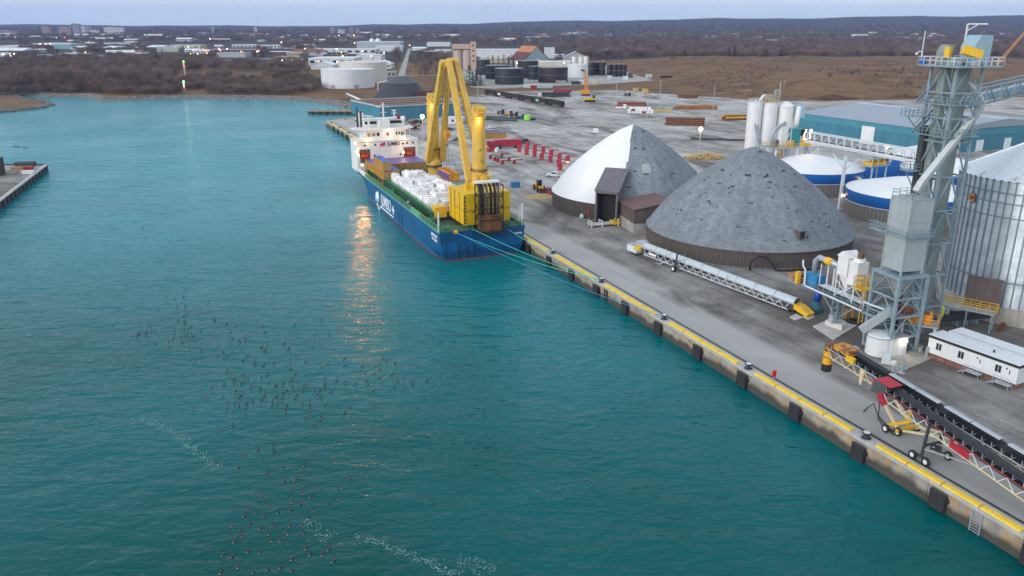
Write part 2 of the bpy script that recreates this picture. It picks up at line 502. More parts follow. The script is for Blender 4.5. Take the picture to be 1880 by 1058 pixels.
    if wet > 0:
        nw = noise(0.035, 5, 1.5, src=tc)
        rw = ramp(nw, [(1 - wet - 0.35, (0, 0, 0)), (1 - wet - 0.30, (1, 1, 1))])
        mpd = N.new('ShaderNodeMapping'); mpd.inputs['Scale'].default_value = (0.35, 1, 1); mpd.inputs['Rotation'].default_value = (0, 0, 0.9)
        L.new(tc.outputs['Object'], mpd.inputs[0])
        rd = ramp(noise(0.05, 7, 1.2, src=mpd), [(0.50, (0, 0, 0)), (0.64, (0.85, 0.85, 0.85))])
        out = mix(rd.outputs[0], out, (0.10, 0.088, 0.082, 1))
        rg = N.new('ShaderNodeMix'); rg.data_type = 'FLOAT'; rg.inputs[2].default_value = rough; rg.inputs[3].default_value = 0.12
        L.new(rw.outputs[0], rg.inputs[0]); L.new(rg.outputs[0], B.inputs['Roughness'])
        out = mix(rw.outputs[0], out, (0.11, 0.105, 0.105, 1))
    else:
        B.inputs['Roughness'].default_value = rough
    L.new(out, B.inputs['Base Color'])
    B.inputs['Specular IOR Level'].default_value = 0.22
    bp = N.new('ShaderNodeBump'); bp.inputs['Strength'].default_value = bump; bp.inputs['Distance'].default_value = 0.15
    L.new(noise(3.0, 6, src=tc).outputs[0], bp.inputs['Height']); L.new(bp.outputs[0], B.inputs['Normal'])
    return m

M_YARD = ground_mat('yard dirt', [(0.06, 0.05, 0.044), (0.125, 0.115, 0.107), (0.27, 0.265, 0.258), (0.088, 0.076, 0.068)], (0.02, 0.12, 1.2), 0.35, 0.88,
                    lane=(0.42, 0.42, 0.415), wet=0.06)
M_FIELD = ground_mat('dry grass field', [(0.09, 0.05, 0.03), (0.20, 0.115, 0.055), (0.12, 0.07, 0.038), (0.33, 0.21, 0.10)], (0.014, 0.09, 0.5), 1.0, stretch=(1, 1.6, 1))
M_BANK = ground_mat('shore grass', [(0.11, 0.08, 0.05), (0.20, 0.14, 0.075), (0.14, 0.08, 0.055), (0.25, 0.18, 0.09)], (0.03, 0.15, 0.8), 1.0)
M_FARLAND = ground_mat('far wooded land', [(0.045, 0.035, 0.035), (0.07, 0.052, 0.048), (0.05, 0.045, 0.04), (0.09, 0.065, 0.05)], (0.004, 0.02, 0.09), 1.0)
M_GRAVEL = ground_mat('pale gravel', [(0.30, 0.29, 0.28), (0.38, 0.37, 0.35), (0.34, 0.33, 0.32)], (0.03, 0.2, 1.5), 0.3)
M_ASPH = ground_mat('old asphalt', [(0.12, 0.12, 0.125), (0.16, 0.16, 0.165), (0.14, 0.14, 0.14)], (0.03, 0.2, 1.5), 0.2)
M_ROCK = mat('shore stones', (0.15, 0.14, 0.13), 0.9, 0, 0.65, 0.9, 1.0, 1.2)

def sstep(a, b_, x):
    t = np.clip((x - a) / (b_ - a), 0, 1)
    return t * t * (3 - 2 * t)

def wav(x, y):
    return (np.sin(x * 0.011 + 1.3) * np.cos(y * 0.009 - 0.4) + 0.6 * np.sin(x * 0.023 + y * 0.017) + 0.4 * np.sin(y * 0.041 - x * 0.033 + 2.0))

LM = G(455, 158)                # low hill behind the far shore
def field_h(x, y):             # grass hill on the right
    return (sstep(540, 680, y - 0.22 * (x - 190)) * sstep(118, 260, x + 0.05 * (y - 800)) * (1 - sstep(1150, 1290, y)) * (1 - sstep(640, 760, x))) * (9.5 + 1.2 * wav(x * 2, y * 2)) - 0.4
def lmound_h(x, y):
    d = np.sqrt(((x - LM.x) / 95) ** 2 + ((y - LM.y - 55) / 75) ** 2)
    return 8.5 * (1 - sstep(0.1, 1.0, d)) * (1 + 0.1 * wav(x * 3, y * 3)) - 0.4
def far_h(x, y):
    h = sstep(1200, 2600, y) * (4 + 3 * wav(x * 0.35, y * 0.35))
    ridge = sstep(3600, 8500, y)
    ang = x / np.maximum(y, 1)
    rise = 50 + 95 * sstep(-0.30, 0.60, ang) + 7 * np.sin(ang * 9 + 1) + 5 * np.sin(ang * 31) + 3 * np.sin(ang * 77 + 2)
    return np.maximum(h + ridge * rise, 0)
def ground_z(x, y):
    z = 0.0
    if y > 1200: z = float(far_h(np.float64(x), np.float64(y)))
    z = max(z, float(field_h(np.float64(x), np.float64(y))) if 100 < x < 780 and 500 < y < 1300 else 0, float(lmound_h(np.float64(x), np.float64(y))))
    return ZQ + max(z, 0)

def grid(name, m, x0, x1, y0, y1, nx, ny, hf, parent=None, ypow=1.0):
    X = np.linspace(x0, x1, nx); Y = y0 + (y1 - y0) * np.linspace(0, 1, ny) ** ypow
    XX, YY = np.meshgrid(X, Y); ZZ = hf(XX, YY) + ZQ
    V = np.stack([XX, YY, ZZ], -1).reshape(-1, 3)
    F = [(j * nx + i, j * nx + i + 1, (j + 1) * nx + i + 1, (j + 1) * nx + i) for j in range(ny - 1) for i in range(nx - 1)]
    me = bpy.data.meshes.new(name); me.from_pydata(V.tolist(), [], F); me.materials.append(m)
    me.polygons.foreach_set('use_smooth', [True] * len(me.polygons)); me.update()
    o = bpy.data.objects.new(name, me); COL.objects.link(o)
    return struct(o)

def sheet(name, poly, z, m, bank=None, lift=0.0):
    """flat land of any outline; bank = (drop, run) adds a sloping edge down into the water"""
    bm = bmesh.new()
    vs_ = [bm.verts.new((p[0], p[1], z)) for p in poly]
    f = bm.faces.new(vs_)
    f.normal_update()
    if f.normal.z < 0: f.normal_flip()
    bmesh.ops.triangulate(bm, faces=[f])
    me = bpy.data.meshes.new(name); bm.to_mesh(me); bm.free()
    me.materials.append(m)
    o = bpy.data.objects.new(name, me); COL.objects.link(o)
    return struct(o)

def bank_strip(name, pts, m, z0=ZQ, drop=4.0, run=5.0, jit=1.2, inward=1):
    """stony slope along a shoreline (pts in order, water on the left-hand side)"""
    P, F = [], []
    fine = []
    for a, c in zip(pts[:-1], pts[1:]):
        a, c = Vector((a[0], a[1], 0)), Vector((c[0], c[1], 0)); n = max(2, int((c - a).length / 3.0))
        for i in range(n): fine.append(a.lerp(c, i / n))
    fine.append(Vector((pts[-1][0], pts[-1][1], 0)))
    for i, p in enumerate(fine):
        d = (fine[min(i + 1, len(fine) - 1)] - fine[max(i - 1, 0)]).normalized()
        nrm = Vector((-d.y, d.x, 0)) * inward
        for k, (off, zz) in enumerate(((-3.0, z0 + 0.25), (0, z0 + 0.05), (run * 0.35, z0 - drop * 0.25), (run * 0.7, z0 - drop * 0.55), (run * 1.3, z0 - drop))):
            j = random.uniform(-jit, jit) * (0.3 if k == 0 else 0.7)
            q = p + nrm * (off + j)
            P.append((q.x, q.y, zz + (random.uniform(-0.25, 0.3) if 0 < k < 4 else 0)))
    for i in range(len(fine) - 1):
        for k in range(4):
            F.append((i * 5 + k, (i + 1) * 5 + k, (i + 1) * 5 + k + 1, i * 5 + k + 1))
    b_ = MB(); b_.add(P, F)
    return struct(b_.build(name, m))

# outline of the land: quay edge, slip beside the teal warehouse, far shore, then far away and round the back
SHORE = [G(640, 190), G(612, 184), G(575, 180), G(530, 177.5), G(470, 176), G(420, 175.5), G(360, 175), G(300, 175.5), G(240, 178), G(192, 179), G(178, 175),
         G(160, 172.5), G(140, 172), G(100, 172), G(60, 170), G(30, 166), G(0, 164), G(-120, 160)]
LAND = [ST(-130, -1), ST(405.5, -1), G(650, 214), G(672, 206)] + SHORE + [Vector((-1500, 700, 0)), Vector((-4000, 800, 0)), Vector((-4000, 1200, 0)), Vector((4000, 1200, 0)), Vector((4000, -100, 0))]
sheet('ground', LAND, ZQ - 0.03, M_FIELD)
grid('far_terrain', M_FARLAND, -14000, 14000, 1200, 16000, 141, 90, far_h, ypow=1.8)
grid('grass_hill', M_FIELD, 110, 770, 520, 1300, 70, 80, field_h)
grid('shore_hill', M_BANK, LM.x - 110, LM.x + 110, LM.y - 30, LM.y + 145, 40, 34, lmound_h)
bank_strip('stony_shore', [SHORE[i] for i in range(len(SHORE))], M_ROCK, inward=1)
bank_strip('slip_bank', [G(650, 214), G(672, 206), G(640, 190)], M_ROCK, inward=1, run=3)

# the yard in its own axes (x along the quay)
yard_poly = [ST(-130, -1.2), ST(405, -1.2), G(650, 215), G(672, 207), G(660, 196), G(760, 186), G(860, 176), G(905, 169), G(1040, 167), G(1150, 166),
             G(1260, 176), G(1420, 184), G(1520, 187), G(1700, 172), G(2100, 160), Vector((420, 300, 0)), Vector((330, 60, 0)), ST(-130, -220)]
def to_local(p): s_, t_ = toST(p); return (s_, t_)
yo = sheet('yard', [to_local(p) for p in yard_poly], 0.0, M_YARD)
yo.location = (Q1.x, Q1.y, ZQ); yo.rotation_euler = (0, 0, QANG)

def road(name, pts, w, m, z):
    pts = [Vector((p[0], p[1], 0)) for p in pts]
    P, F = [], []
    for i, p in enumerate(pts):
        d = (pts[min(i + 1, len(pts) - 1)] - pts[max(i - 1, 0)]).normalized(); nrm = Vector((-d.y, d.x, 0))
        ww = w[i] if isinstance(w, list) else w
        for sgn in (-1, 1):
            q = p + nrm * ww / 2 * sgn; P.append((q.x, q.y, z if not callable(z) else z(q.x, q.y)))
    F = [(2 * i, 2 * i + 1, 2 * i + 3, 2 * i + 2) for i in range(len(pts) - 1)]
    b_ = MB(); b_.add(P, F); return struct(b_.build(name, m))
road('gravel_road', [G(1020, 233), G(1110, 226), G(1240, 216), G(1370, 206), G(1460, 198), G(1530, 190), G(1600, 180), G(1700, 166), G(1830, 150)], 9.0, M_GRAVEL, ZQ + 0.05)
road('town_street', [G(737, 140), G(741, 125), G(745, 112), G(749, 100), G(752, 92), G(755, 84)], [7, 7, 7, 7, 7, 7], M_GRAVEL, lambda x, y: ground_z(x, y) + 0.25)
road('cross_street', [G(690, 141), G(740, 139), G(800, 139), G(850, 140)], 8.0, M_GRAVEL, ZQ + 0.06)
sheet('tank_farm_pavement', [G(862, 160), G(905, 163), G(1000, 158), G(1090, 156), G(1200, 148), G(1205, 138), G(1165, 126), G(1080, 124), G(900, 124), G(865, 140)], ZQ + 0.04, M_GRAVEL)

# ------------------------------------------------------------------ quay wall with cope, panels and yellow kerb
def quay_face_mat():
    m, N, L, B = new_mat('stained quay concrete')
    tc = N.new('ShaderNodeTexCoord'); sx = N.new('ShaderNodeSeparateXYZ'); ge = N.new('ShaderNodeNewGeometry')
    L.new(ge.outputs['Position'], sx.inputs[0])
    def noise(sc, st=(1, 1, 1), det=8):
        mp = N.new('ShaderNodeMapping'); mp.inputs['Scale'].default_value = st; L.new(ge.outputs['Position'], mp.inputs[0])
        n = N.new('ShaderNodeTexNoise'); n.inputs['Scale'].default_value = sc; n.inputs['Detail'].default_value = det
        L.new(mp.outputs[0], n.inputs['Vector']); return n
    n1, n2, n3 = noise(0.5), noise(0.9, (1, 1, 0.25)), noise(0.35, (1, 1, 0.4))
    r1 = N.new('ShaderNodeValToRGB'); r1.color_ramp.elements[0].position = 0.3; r1.color_ramp.elements[1].position = 0.7
    r1.color_ramp.elements[0].color = (0.20, 0.18, 0.16, 1); r1.color_ramp.elements[1].color = (0.40, 0.37, 0.33, 1)
    L.new(n1.outputs[0], r1.inputs[0])
    r2 = N.new('ShaderNodeValToRGB'); r2.color_ramp.elements[0].position = 0.48; r2.color_ramp.elements[1].position = 0.66
    r2.color_ramp.elements[0].color = (0, 0, 0, 1); r2.color_ramp.elements[1].color = (0.75, 0.75, 0.75, 1)
    L.new(n2.outputs[0], r2.inputs[0])
    m1 = N.new('ShaderNodeMix'); m1.data_type = 'RGBA'; L.new(r2.outputs[0], m1.inputs[0]); L.new(r1.outputs[0], m1.inputs[6])
    m1.inputs[7].default_value = (0.42, 0.24, 0.07, 1)
    # wet, weedy foot of the wall
    ad = N.new('ShaderNodeMath'); ad.operation = 'MULTIPLY_ADD'; ad.inputs[1].default_value = -2.2; L.new(n3.outputs[0], ad.inputs[0]); L.new(sx.outputs['Z'], ad.inputs[2])
    mr = N.new('ShaderNodeMapRange'); mr.inputs[1].default_value = -0.2; mr.inputs[2].default_value = 0.5; mr.inputs[3].default_value = 1; mr.inputs[4].default_value = 0
    L.new(ad.outputs[0], mr.inputs[0])
    m2 = N.new('ShaderNodeMix'); m2.data_type = 'RGBA'; L.new(mr.outputs[0], m2.inputs[0]); L.new(m1.outputs[2], m2.inputs[6])
    m2.inputs[7].default_value = (0.065, 0.06, 0.05, 1)
    L.new(m2.outputs[2], B.inputs['Base Color']); B.inputs['Roughness'].default_value = 0.85
    bp = N.new('ShaderNodeBump'); bp.inputs['Strength'].default_value = 0.6; bp.inputs['Distance'].default_value = 0.1
    L.new(n1.outputs[0], bp.inputs['Height']); L.new(bp.outputs[0], B.inputs['Normal'])
    return m
M_QFACE = quay_face_mat()
M_COPE = mat('quay cope concrete', (0.42, 0.42, 0.41), 0.85, 0, 0.22, 0.4, 0.3, 5)
M_KERB = mat('worn yellow kerb paint', (0.74, 0.50, 0.04), 0.6, 0, 0.14, 0.6, rust=(0.40, 0.38, 0.33), rust_amt=0.33)

quay = bpy.data.objects.new('quay', None); COL.objects.link(quay); struct(quay)
quay.location = (Q1.x, Q1.y, 0); quay.rotation_euler = (0, 0, QANG)
S0, SN = -126.5, 406.0
pm = MB(); pm.bb(0.03, 11.47, -1.3, 0, -4, 2.52); pm = pm.mesh('wall_panel', M_QFACE)
cm = MB(); cm.bb(0.02, 11.48, -1.7, 0.12, 2.524, 2.86); cm = cm.mesh('cope_stone', M_COPE)
km = MB(); km.extr([(0, -0.95, 2.864), (0, -0.10, 2.864), (0, -0.18, 3.12), (0, -0.87, 3.12)], (0, 0, 0), (4.55, 0, 0)); km = km.mesh('kerb_segment', M_KERB)
BOLL = [21.7 + 23.1 * i for i in range(-6, 17)]
s_ = S0
while s_ < SN - 5:
    obj_from(pm, 'wall_panel', quay, (s_, 0, 0)); obj_from(cm, 'cope_stone', quay, (s_, 0, 0)); s_ += 11.5
for bs in BOLL[:-1]:
    for j in range(4):
        a = bs + 2.0 + j * 4.78
        if a + 4.6 < SN: obj_from(km, 'kerb_segment', quay, (a, random.uniform(-0.02, 0.02), 0))
# wall at the far end of the quay
b = MB(); p = toST(G(650, 214)); b.beam((405.5, -0.5, -0.75), (p[0], p[1], -0.75), 1.2, 6.5); b.build('end_wall', M_QFACE, quay)

M_FEND = mat('worn black fender', (0.03, 0.03, 0.033), 0.65, 0, 0.4, 1.5, streak=0.2)
k = 0
for i in range(-2, 33):
    fs = 10.0 + 11.55 * i
    if fs > 395: break
    inview = -5 < fs < 126
    lab = ('%s black rubber fender on the quay wall counting from the right edge' % ORD[i]) if inview else 'black rubber fender on the quay wall beside the ship'
    t = thing('fender', lab, 'fender', ST(fs + random.uniform(-0.3, 0.3), 0.0, random.uniform(-0.15, 0.12)), QANG + random.uniform(-0.03, 0.03), 'fenders along the quay wall')
    b = MB(); b.bb(-1.0, 1.0, 0.38, 0.66, 0.1, 2.35); o = b.build('face_panel', M_FEND, t)
    for xx in (-0.75, 0.75):
        b = MB(); b.cyl((xx, 0.02, 1.45), (xx, 0.39, 1.45), 0.42, 0.36, 12); b.build('rubber_leg', M_BLACK, t, True)
    b = MB()
    for zz in (0.5, 1.2, 1.9): b.bb(-0.95, 0.95, 0.66, 0.70, zz, zz + 0.09)
    b.build('rib', M_FEND, t)
M_BOLL = mat('black bollard paint', (0.03, 0.035, 0.045), 0.5, 0.2, 0.3, 2)
M_BOLLTOP = mat('white bollard cap', (0.6, 0.62, 0.65), 0.5, 0, 0.2, 2)
for i, bs in enumerate(BOLL):
    if bs < -60 or bs > 395: continue
    inview = 0 < bs < 126
    lab = ('%s black mooring bollard on the quay edge counting from the right' % ORD[max(0, i - 6)]) if inview else 'black mooring bollard on the quay edge out of reach behind the ship'
    t = thing('bollard', lab, 'bollard', ST(bs - 0.1, -0.75, 2.86), QANG, 'bollards along the quay')
    b = MB(); b.lathe([(0.0, 0), (0.62, 0), (0.62, 0.1), (0.34, 0.16), (0.28, 0.5), (0.30, 0.56), (0.56, 0.62), (0.6, 0.72), (0.5, 0.8), (0, 0.82)], 16); b.build('post', M_BOLL, t, True)
    b = MB(); b.lathe([(0.44, 0.815), (0.36, 0.845), (0, 0.85)], 16); b.build('cap', M_BOLLTOP, t)
b = MB(); b.bb(S0, SN, -2.75, -2.4, 2.52, 2.535); struct(b.build('drain_channel', M_DARK, quay))
# ladder recessed in the near wall
t = thing('quay_ladder', 'steel ladder fixed to the quay wall near the right edge', 'ladder', ST(5.1, 0.05, 0), QANG)
for x in (-0.6, 0.6): b = MB(); b.beam((x, 0.12, -0.4), (x, 0.12, 2.6), 0.1); b.build('rail', M_STEEL, t)
for j in range(8): b = MB(); b.cyl((-0.6, 0.12, 0.1 + j * 0.33), (0.6, 0.12, 0.1 + j * 0.33), 0.04, n=6); b.build('rung', M_STEEL, t)
# black rubber strips hung beside a fender further along
for i, xs in enumerate((87.0, 87.9)):
    b = MB(); b.bb(-0.18, 0.18, 0.02, 0.2, -0.3, 2.4); o = b.build('rubber_strip', M_FEND); o.location = ST(xs, 0, 0); o.rotation_euler = (0, 0, QANG)
    tag(o, 'narrow black rubber strip on the quay wall, %s of the pair by the green ropes' % ('nearer' if i == 0 else 'farther'), 'fender')

# ------------------------------------------------------------------ old pier on the left, grassy spit, timber dock
def pier(name, label, poly, ztop, m_top, m_wall, posts=None):
    t = thing(name, label, 'pier', (poly[0][0], poly[0][1], 0))
    loc = [(p[0] - poly[0][0], p[1] - poly[0][1]) for p in poly]
    b_ = MB(); b_.prism(loc, -4, ztop); b_.build('deck', m_top, t)
    return t, loc
M_PILE = mat('dark sheet piling', (0.06, 0.06, 0.058), 0.8, 0, 0.4, 0.6, 0.5, 2, streak=0.4)
pc, pl, pn = G(85, 302), G(-400, 304), G(0, 367)
d = (pn - pc).normalized()
pe = pc + d * 330
t, loc = pier('old_pier', 'broad concrete pier with dark sheet pile edge at the left', [pc, pl, Vector((-600, pe.y, 0)), pe], 2.4, M_YARD, M_PILE)
L_ = (pe - pc).length
for i in range(int(L_ / 2.6)):
    a = d * (i * 2.6 + 0.1); bq = d * (i * 2.6 + 2.5); off = Vector((-d.y, d.x, 0)) * (0.35 if i % 2 else 0.1)
    if i < 60:
        b = MB(); b.beam(a + off + Vector((0, 0, -0.2)), bq + off + Vector((0, 0, -0.2)), 0.6, 4.8); b.build('sheet_pile', M_PILE, t)
b = MB(); b.beam(Vector((0, 0, 2.45)), d * L_ + Vector((0, 0, 2.45)), 1.2, 0.35); b.build('cope', M_COPE, t)
b = MB(); b.beam(Vector((0.3, 0.35, 2.3)), Vector((pl.x - pc.x, pl.y - pc.y + 0.35, 2.3)), 0.7, 0.7); b.build('far_cope', M_PILE, t)
for (u, v, nm, lab, cm_, sz) in ((47, 306, 'skip', 'dark steel skip near the far edge of the left pier', M_DARK, (7, 2.6, 1.6)),
                                 (37, 313, 'sand_heap', 'small tan heap on the left pier', M_WOOD, (6, 2.5, 1.2)),
                                 (53, 314, 'red_skip', 'small red skip beside a white one on the left pier', M_RED, (3, 2.2, 1.5)),
                                 (52, 319, 'white_tub', 'low white tub in front of the red skip on the left pier', M_WHITE, (4, 2.2, 1.0)),
                                 (0, 322, 'dark_shed', 'dark shed cut by the left picture edge on the pier', M_DARK, (2.5, 4, 6))):
    p = G(u, v, 2.4)
    t = thing(nm, lab, nm.split('_')[-1], p, 0.15)
    a, c, h = sz
    b = MB(); b.add([(-a / 2, -c / 2, 0), (a / 2, -c / 2, 0), (a / 2, c / 2, 0), (-a / 2, c / 2, 0), (-a * .42, -c * .36, h), (a * .4, -c * .36, h), (a * .4, c * .4, h), (-a * .42, c * .4, h)] if 'heap' in nm else
                    [(-a * .42, -c / 2, 0), (a * .42, -c / 2, 0), (a * .42, c / 2, 0), (-a * .42, c / 2, 0), (-a / 2, -c / 2, h), (a / 2, -c / 2, h), (a / 2, c / 2, h), (-a / 2, c / 2, h)],
                    [(3, 2, 1, 0), (4, 5, 6, 7), (0, 1, 5, 4), (1, 2, 6, 5), (2, 3, 7, 6), (3, 0, 4, 7)]); b.build('body', cm_, t)
    b = MB(); b.beam((-a / 2, -c / 2, h), (a / 2, -c / 2, h), 0.16); b.beam((-a / 2, c / 2, h), (a / 2, c / 2, h), 0.16); b.build('rim', cm_, t)

SP_ = [G(-60, 203), G(0, 200), G(45, 196), G(80, 191), G(95, 187), G(86, 182.5), G(62, 179), G(40, 176), G(33, 172), G(20, 170), G(0, 171), G(-80, 172)]
sheet('grassy_spit', [(-900, 470)] + [(p.x, p.y) for p in SP_] + [(-900, 620)], 1.4, M_BANK)
bank_strip('spit_bank', SP_[:7], M_ROCK, z0=1.4, drop=3, run=3, inward=-1)
bank_strip('spit_back_bank', SP_[6:], M_ROCK, z0=1.4, drop=3, run=3, inward=-1)

p, q = G(567, 205, 1.8), G(668, 205, 1.8)
t = thing('timber_dock', 'long low timber dock standing alone in the water behind the quay', 'dock', (p.x, p.y, 0))
ln = q.x - p.x
b = MB(); b.prism([(1.5, 0), (ln, -1.5), (ln, 9), (1.5, 9), (-1.5, 6.5), (-1.5, 2.5)], -3, 1.6); b.build('crib', M_PILE, t)
b = MB(); b.prism([(2, 0.4), (ln, -1.0), (ln, 8.5), (2, 8.5), (-0.8, 6), (-0.8, 3)], 1.6, 1.9); b.build('deck', M_WOOD, t)
for j in range(9): b = MB(); b.cyl((2 + j * 4.4, -0.6 - j * 0.16, -3), (2 + j * 4.4, -0.6 - j * 0.16, 2.1), 0.3, n=8); b.build('pile', M_PILE, t)
for j in range(5): b = MB(); b.cyl((4 + j * 7, 7, 1.9), (4 + j * 7, 7, 2.9), 0.25, n=8); b.build('mooring_post', M_DARK, t)
for (u0, v0, u1, v1, nm, lab) in ((637, 178, 671, 194, 'pipe_trestle', 'white pipe run on low trestles beside the shore slip'),):
    a, c = G(u0, v0), G(u1, v1)
    t = thing(nm, lab, 'pipe', (a.x, a.y, ZQ))
    dd = c - a
    b = MB(); b.tube([(0, 0, 2.2), dd + Vector((0, 0, 2.2))], 0.7, 8); b.build('pipe', M_WHITE, t, True)
    for j in range(8): b = MB(); b.beam(dd * (j / 7), dd * (j / 7) + Vector((0, 0, 2.2)), 0.5); b.build('trestle', M_STEEL, t)

# ------------------------------------------------------------------ cargo ship (local x: stern to bow, y: towards the water, z up from the waterline)
SHIP_S, SHIP_T, HB = 126.6, 11.5, 10.72
def SH(x, y, z): return ST(SHIP_S + x, SHIP_T + y, z)
M_HULL = mat('hull blue', (0.004, 0.10, 0.26), 0.38, 0, 0.14, 0.12, streak=0.28, rust=(0.02, 0.05, 0.09), rust_amt=0.3, plates=(7.0, 2.2))
M_BOOT = mat('boot top red', (0.22, 0.035, 0.03), 0.6, 0, 0.3, 0.5, streak=0.3)
M_HOUSE = mat('ship white', (0.78, 0.77, 0.75), 0.45, 0, 0.06, 0.4, streak=0.10)
M_DECK = mat('dark green deck', (0.045, 0.085, 0.06), 0.7, 0, 0.35, 0.6, rust_amt=0.33)
M_RAIL = mat('rail green', (0.09, 0.30, 0.15), 0.5, 0, 0.2, 0.8)
ship = thing('cargo_ship', 'blue heavy lift cargo ship with white bridge moored along the quay', 'ship', SH(0, 0, 0), QANG)

def deck_z(x): return 6.8 + 0.4 * max(0, (x - 84) / 26) ** 1.5
def hb_deck(x):
    if x < 84: return HB
    return HB * math.sqrt(max(0.0, 1 - ((x - 84) / 26.5) ** 2.2))
def hb_wl(x):
    if x < 10: return HB * (0.86 + 0.14 * math.sin(x / 10 * math.pi / 2))
    if x < 70: return HB
    return HB * max(0.01, 1 - ((x - 70) / 38) ** 1.7)
XS = [0, 1.5, 4, 8, 14, 25, 40, 55, 66, 72, 78, 84, 88, 92, 96, 100, 103, 106, 108.5, 110]
LEV = [(1.0, 1.0), (0.62, 0.98), (0.33, 0.88), (0.10, 0.55), (0.03, 0.3)]
def section(x):
    dz, a, w = deck_z(x), hb_deck(x), hb_wl(x)
    pts = []
    for zf in (1.0, 0.75, 0.5, 0.3, 0.15, 0.045, 0.045, -0.12, -0.35, -0.6):
        z = dz * zf
        t = max(0.0, min(1.0, zf))
        y = w + (a - w) * (t ** 1.6 if x > 60 else t ** 0.5)
        if zf < 0.3 and x < 6: y -= (0.3 - zf) * (6 - x) * 0.35
        if zf < -0.2: y *= 0.9 if zf > -0.5 else 0.6
        pts.append((y, z))
    return pts
def hull_part(name, rows, m):
    b = MB(); n = len(rows)
    S = [section(x) for x in XS]
    for sgn in (1, -1):
        P, F = [], []
        for x, sec in zip(XS, S):
            for r in rows: P.append((x, sgn * sec[r][0], sec[r][1]))
        for i in range(len(XS) - 1):
            for k in range(n - 1):
                q = (i * n + k, (i + 1) * n + k, (i + 1) * n + k + 1, i * n + k + 1)
                F.append(q if sgn < 0 else tuple(reversed(q)))
        b.add(P, F)
    sec = S[0]                                # transom
    P = [(0, y, z) for y, z in [sec[r] for r in rows]] + [(0, -y, z) for y, z in reversed([sec[r] for r in rows])]
    b.add(P, [tuple(range(len(P)))])
    o = b.build(name, m, ship)
    return smooth_by_angle(o, 40)
hull_part('hull', [0, 1, 2, 3, 4, 5], M_HULL)
hull_part('boot_top', [6, 7, 8, 9], M_BOOT)
P = [(x, hb_deck(x) - 0.02, deck_z(x) - 0.6) for x in XS] + [(x, -hb_deck(x) + 0.02, deck_z(x) - 0.6) for x in reversed(XS)]
b = MB(); b.add(P, [tuple(range(len(P)))]); o = b.build('main_deck', M_DECK, ship)
bm = bmesh.new(); bm.from_mesh(o.data); bmesh.ops.triangulate(bm, faces=bm.faces[:]); bmesh.ops.recalc_face_normals(bm, faces=bm.faces[:])
for f in bm.faces:
    if f.normal.z < 0: f.normal_flip()
bm.to_mesh(o.data); bm.free()
# rubbing strakes and dark door marks
for sgn in (1,):
    for (x0, x1, z) in ((2, 82, 0.95),):
        b = MB(); b.beam((x0, sgn * (HB + 0.0), z), (x1, sgn * (HB + 0.0), z), 0.12, 0.12); b.build('rubbing_strake', mat('strake blue', (0.04, 0.25, 0.46), 0.5), ship)
for x in (33.2, 36.6): b = MB(); b.bb(x, x + 0.35, HB - 0.02, HB + 0.06, -0.6, 3.9); b.build('pilot_fender', M_BLACK, ship)
for y in (5.8, 3.6, 1.9):
    b = MB(); b.bb(-0.07, 0.02, y, y + 0.3, 0.3, 3.2); b.build('stern_fender', M_BLACK, ship)
b = MB(); b.bb(-0.05, 0.02, 2.6, 6.6, 3.3, 6.2); b.build('stern_door', mat('door blue', (0.005, 0.075, 0.22), 0.4), ship)

# lettering on the sides
M_LET = mat('white lettering', (0.82, 0.84, 0.86), 0.5, 0, 0.04, 1)
M_LETK = mat('black lettering', (0.03, 0.02, 0.02), 0.5)
M_LETR = mat('red emblem', (0.62, 0.03, 0.06), 0.5)
ELE = [(0.02, 0.0), (0.0, 0.34), (0.06, 0.62), (0.22, 0.80), (0.42, 0.84), (0.58, 0.92), (0.78, 1.0), (0.93, 0.92), (1.0, 0.70), (0.98, 0.42), (1.03, 0.18), (0.94, 0.16),
       (0.88, 0.40), (0.80, 0.46), (0.74, 0.30), (0.74, 0.0), (0.56, 0.0), (0.54, 0.24), (0.40, 0.32), (0.26, 0.24), (0.22, 0.0)]
def emblem(m, w, h, loc, rot):
    b = MB(); b.extr([(x * w, y * h, 0) for x, y in ELE], (0, 0, 0), (0, 0, 0.04)); o = b.build('elephant_emblem', m, ship)
    o.location = loc; o.rotation_euler = rot
    bm = bmesh.new(); bm.from_mesh(o.data); bmesh.ops.triangulate(bm, faces=[f for f in bm.faces if len(f.verts) > 4]); bm.to_mesh(o.data); bm.free()
PORT = (R(90), 0, R(180)); AFT = (R(90), 0, R(-90))
emblem(M_LET, 4.4, 3.5, (63.8, HB + 0.04, 2.0), PORT)
text('JUMBO', M_LET, ship, (50.9, HB + 0.05, 3.55), PORT, 4.7, 'side_lettering', 0.05, 0.80)
b = MB(); b.bb(42.2, 43.0, HB + 0.01, HB + 0.07, 2.2, 4.6); b.bb(41.4, 43.8, HB + 0.01, HB + 0.068, 3.1, 3.75); b.build('side_plus', M_LET, ship)
b = MB(); b.tube([(62.3, HB + 0.04, 1.5), (61.4, HB + 0.04, 1.1), (60.4, HB + 0.04, 0.15), (59.2, HB + 0.04, 0.1), (58.2, HB + 0.04, 1.35), (57.4, HB + 0.04, 1.4), (42.5, HB + 0.04, 1.4)], 0.16, 6); b.build('side_swoosh', M_LET, ship)
text('JUMBO VISION', M_LET, ship, (3.9, HB + 0.03, 5.4), PORT, 1.0, 'name_lettering', 0.02, 0.72)
text('ROTTERDAM', M_LET, ship, (3.7, HB + 0.03, 4.4), PORT, 0.95, 'port_lettering', 0.02, 0.72)
text('ROTTERDAM', M_LET, ship, (-0.03, -9.0, 5.0), AFT, 0.55, 'stern_lettering', 0.01, 0.6)

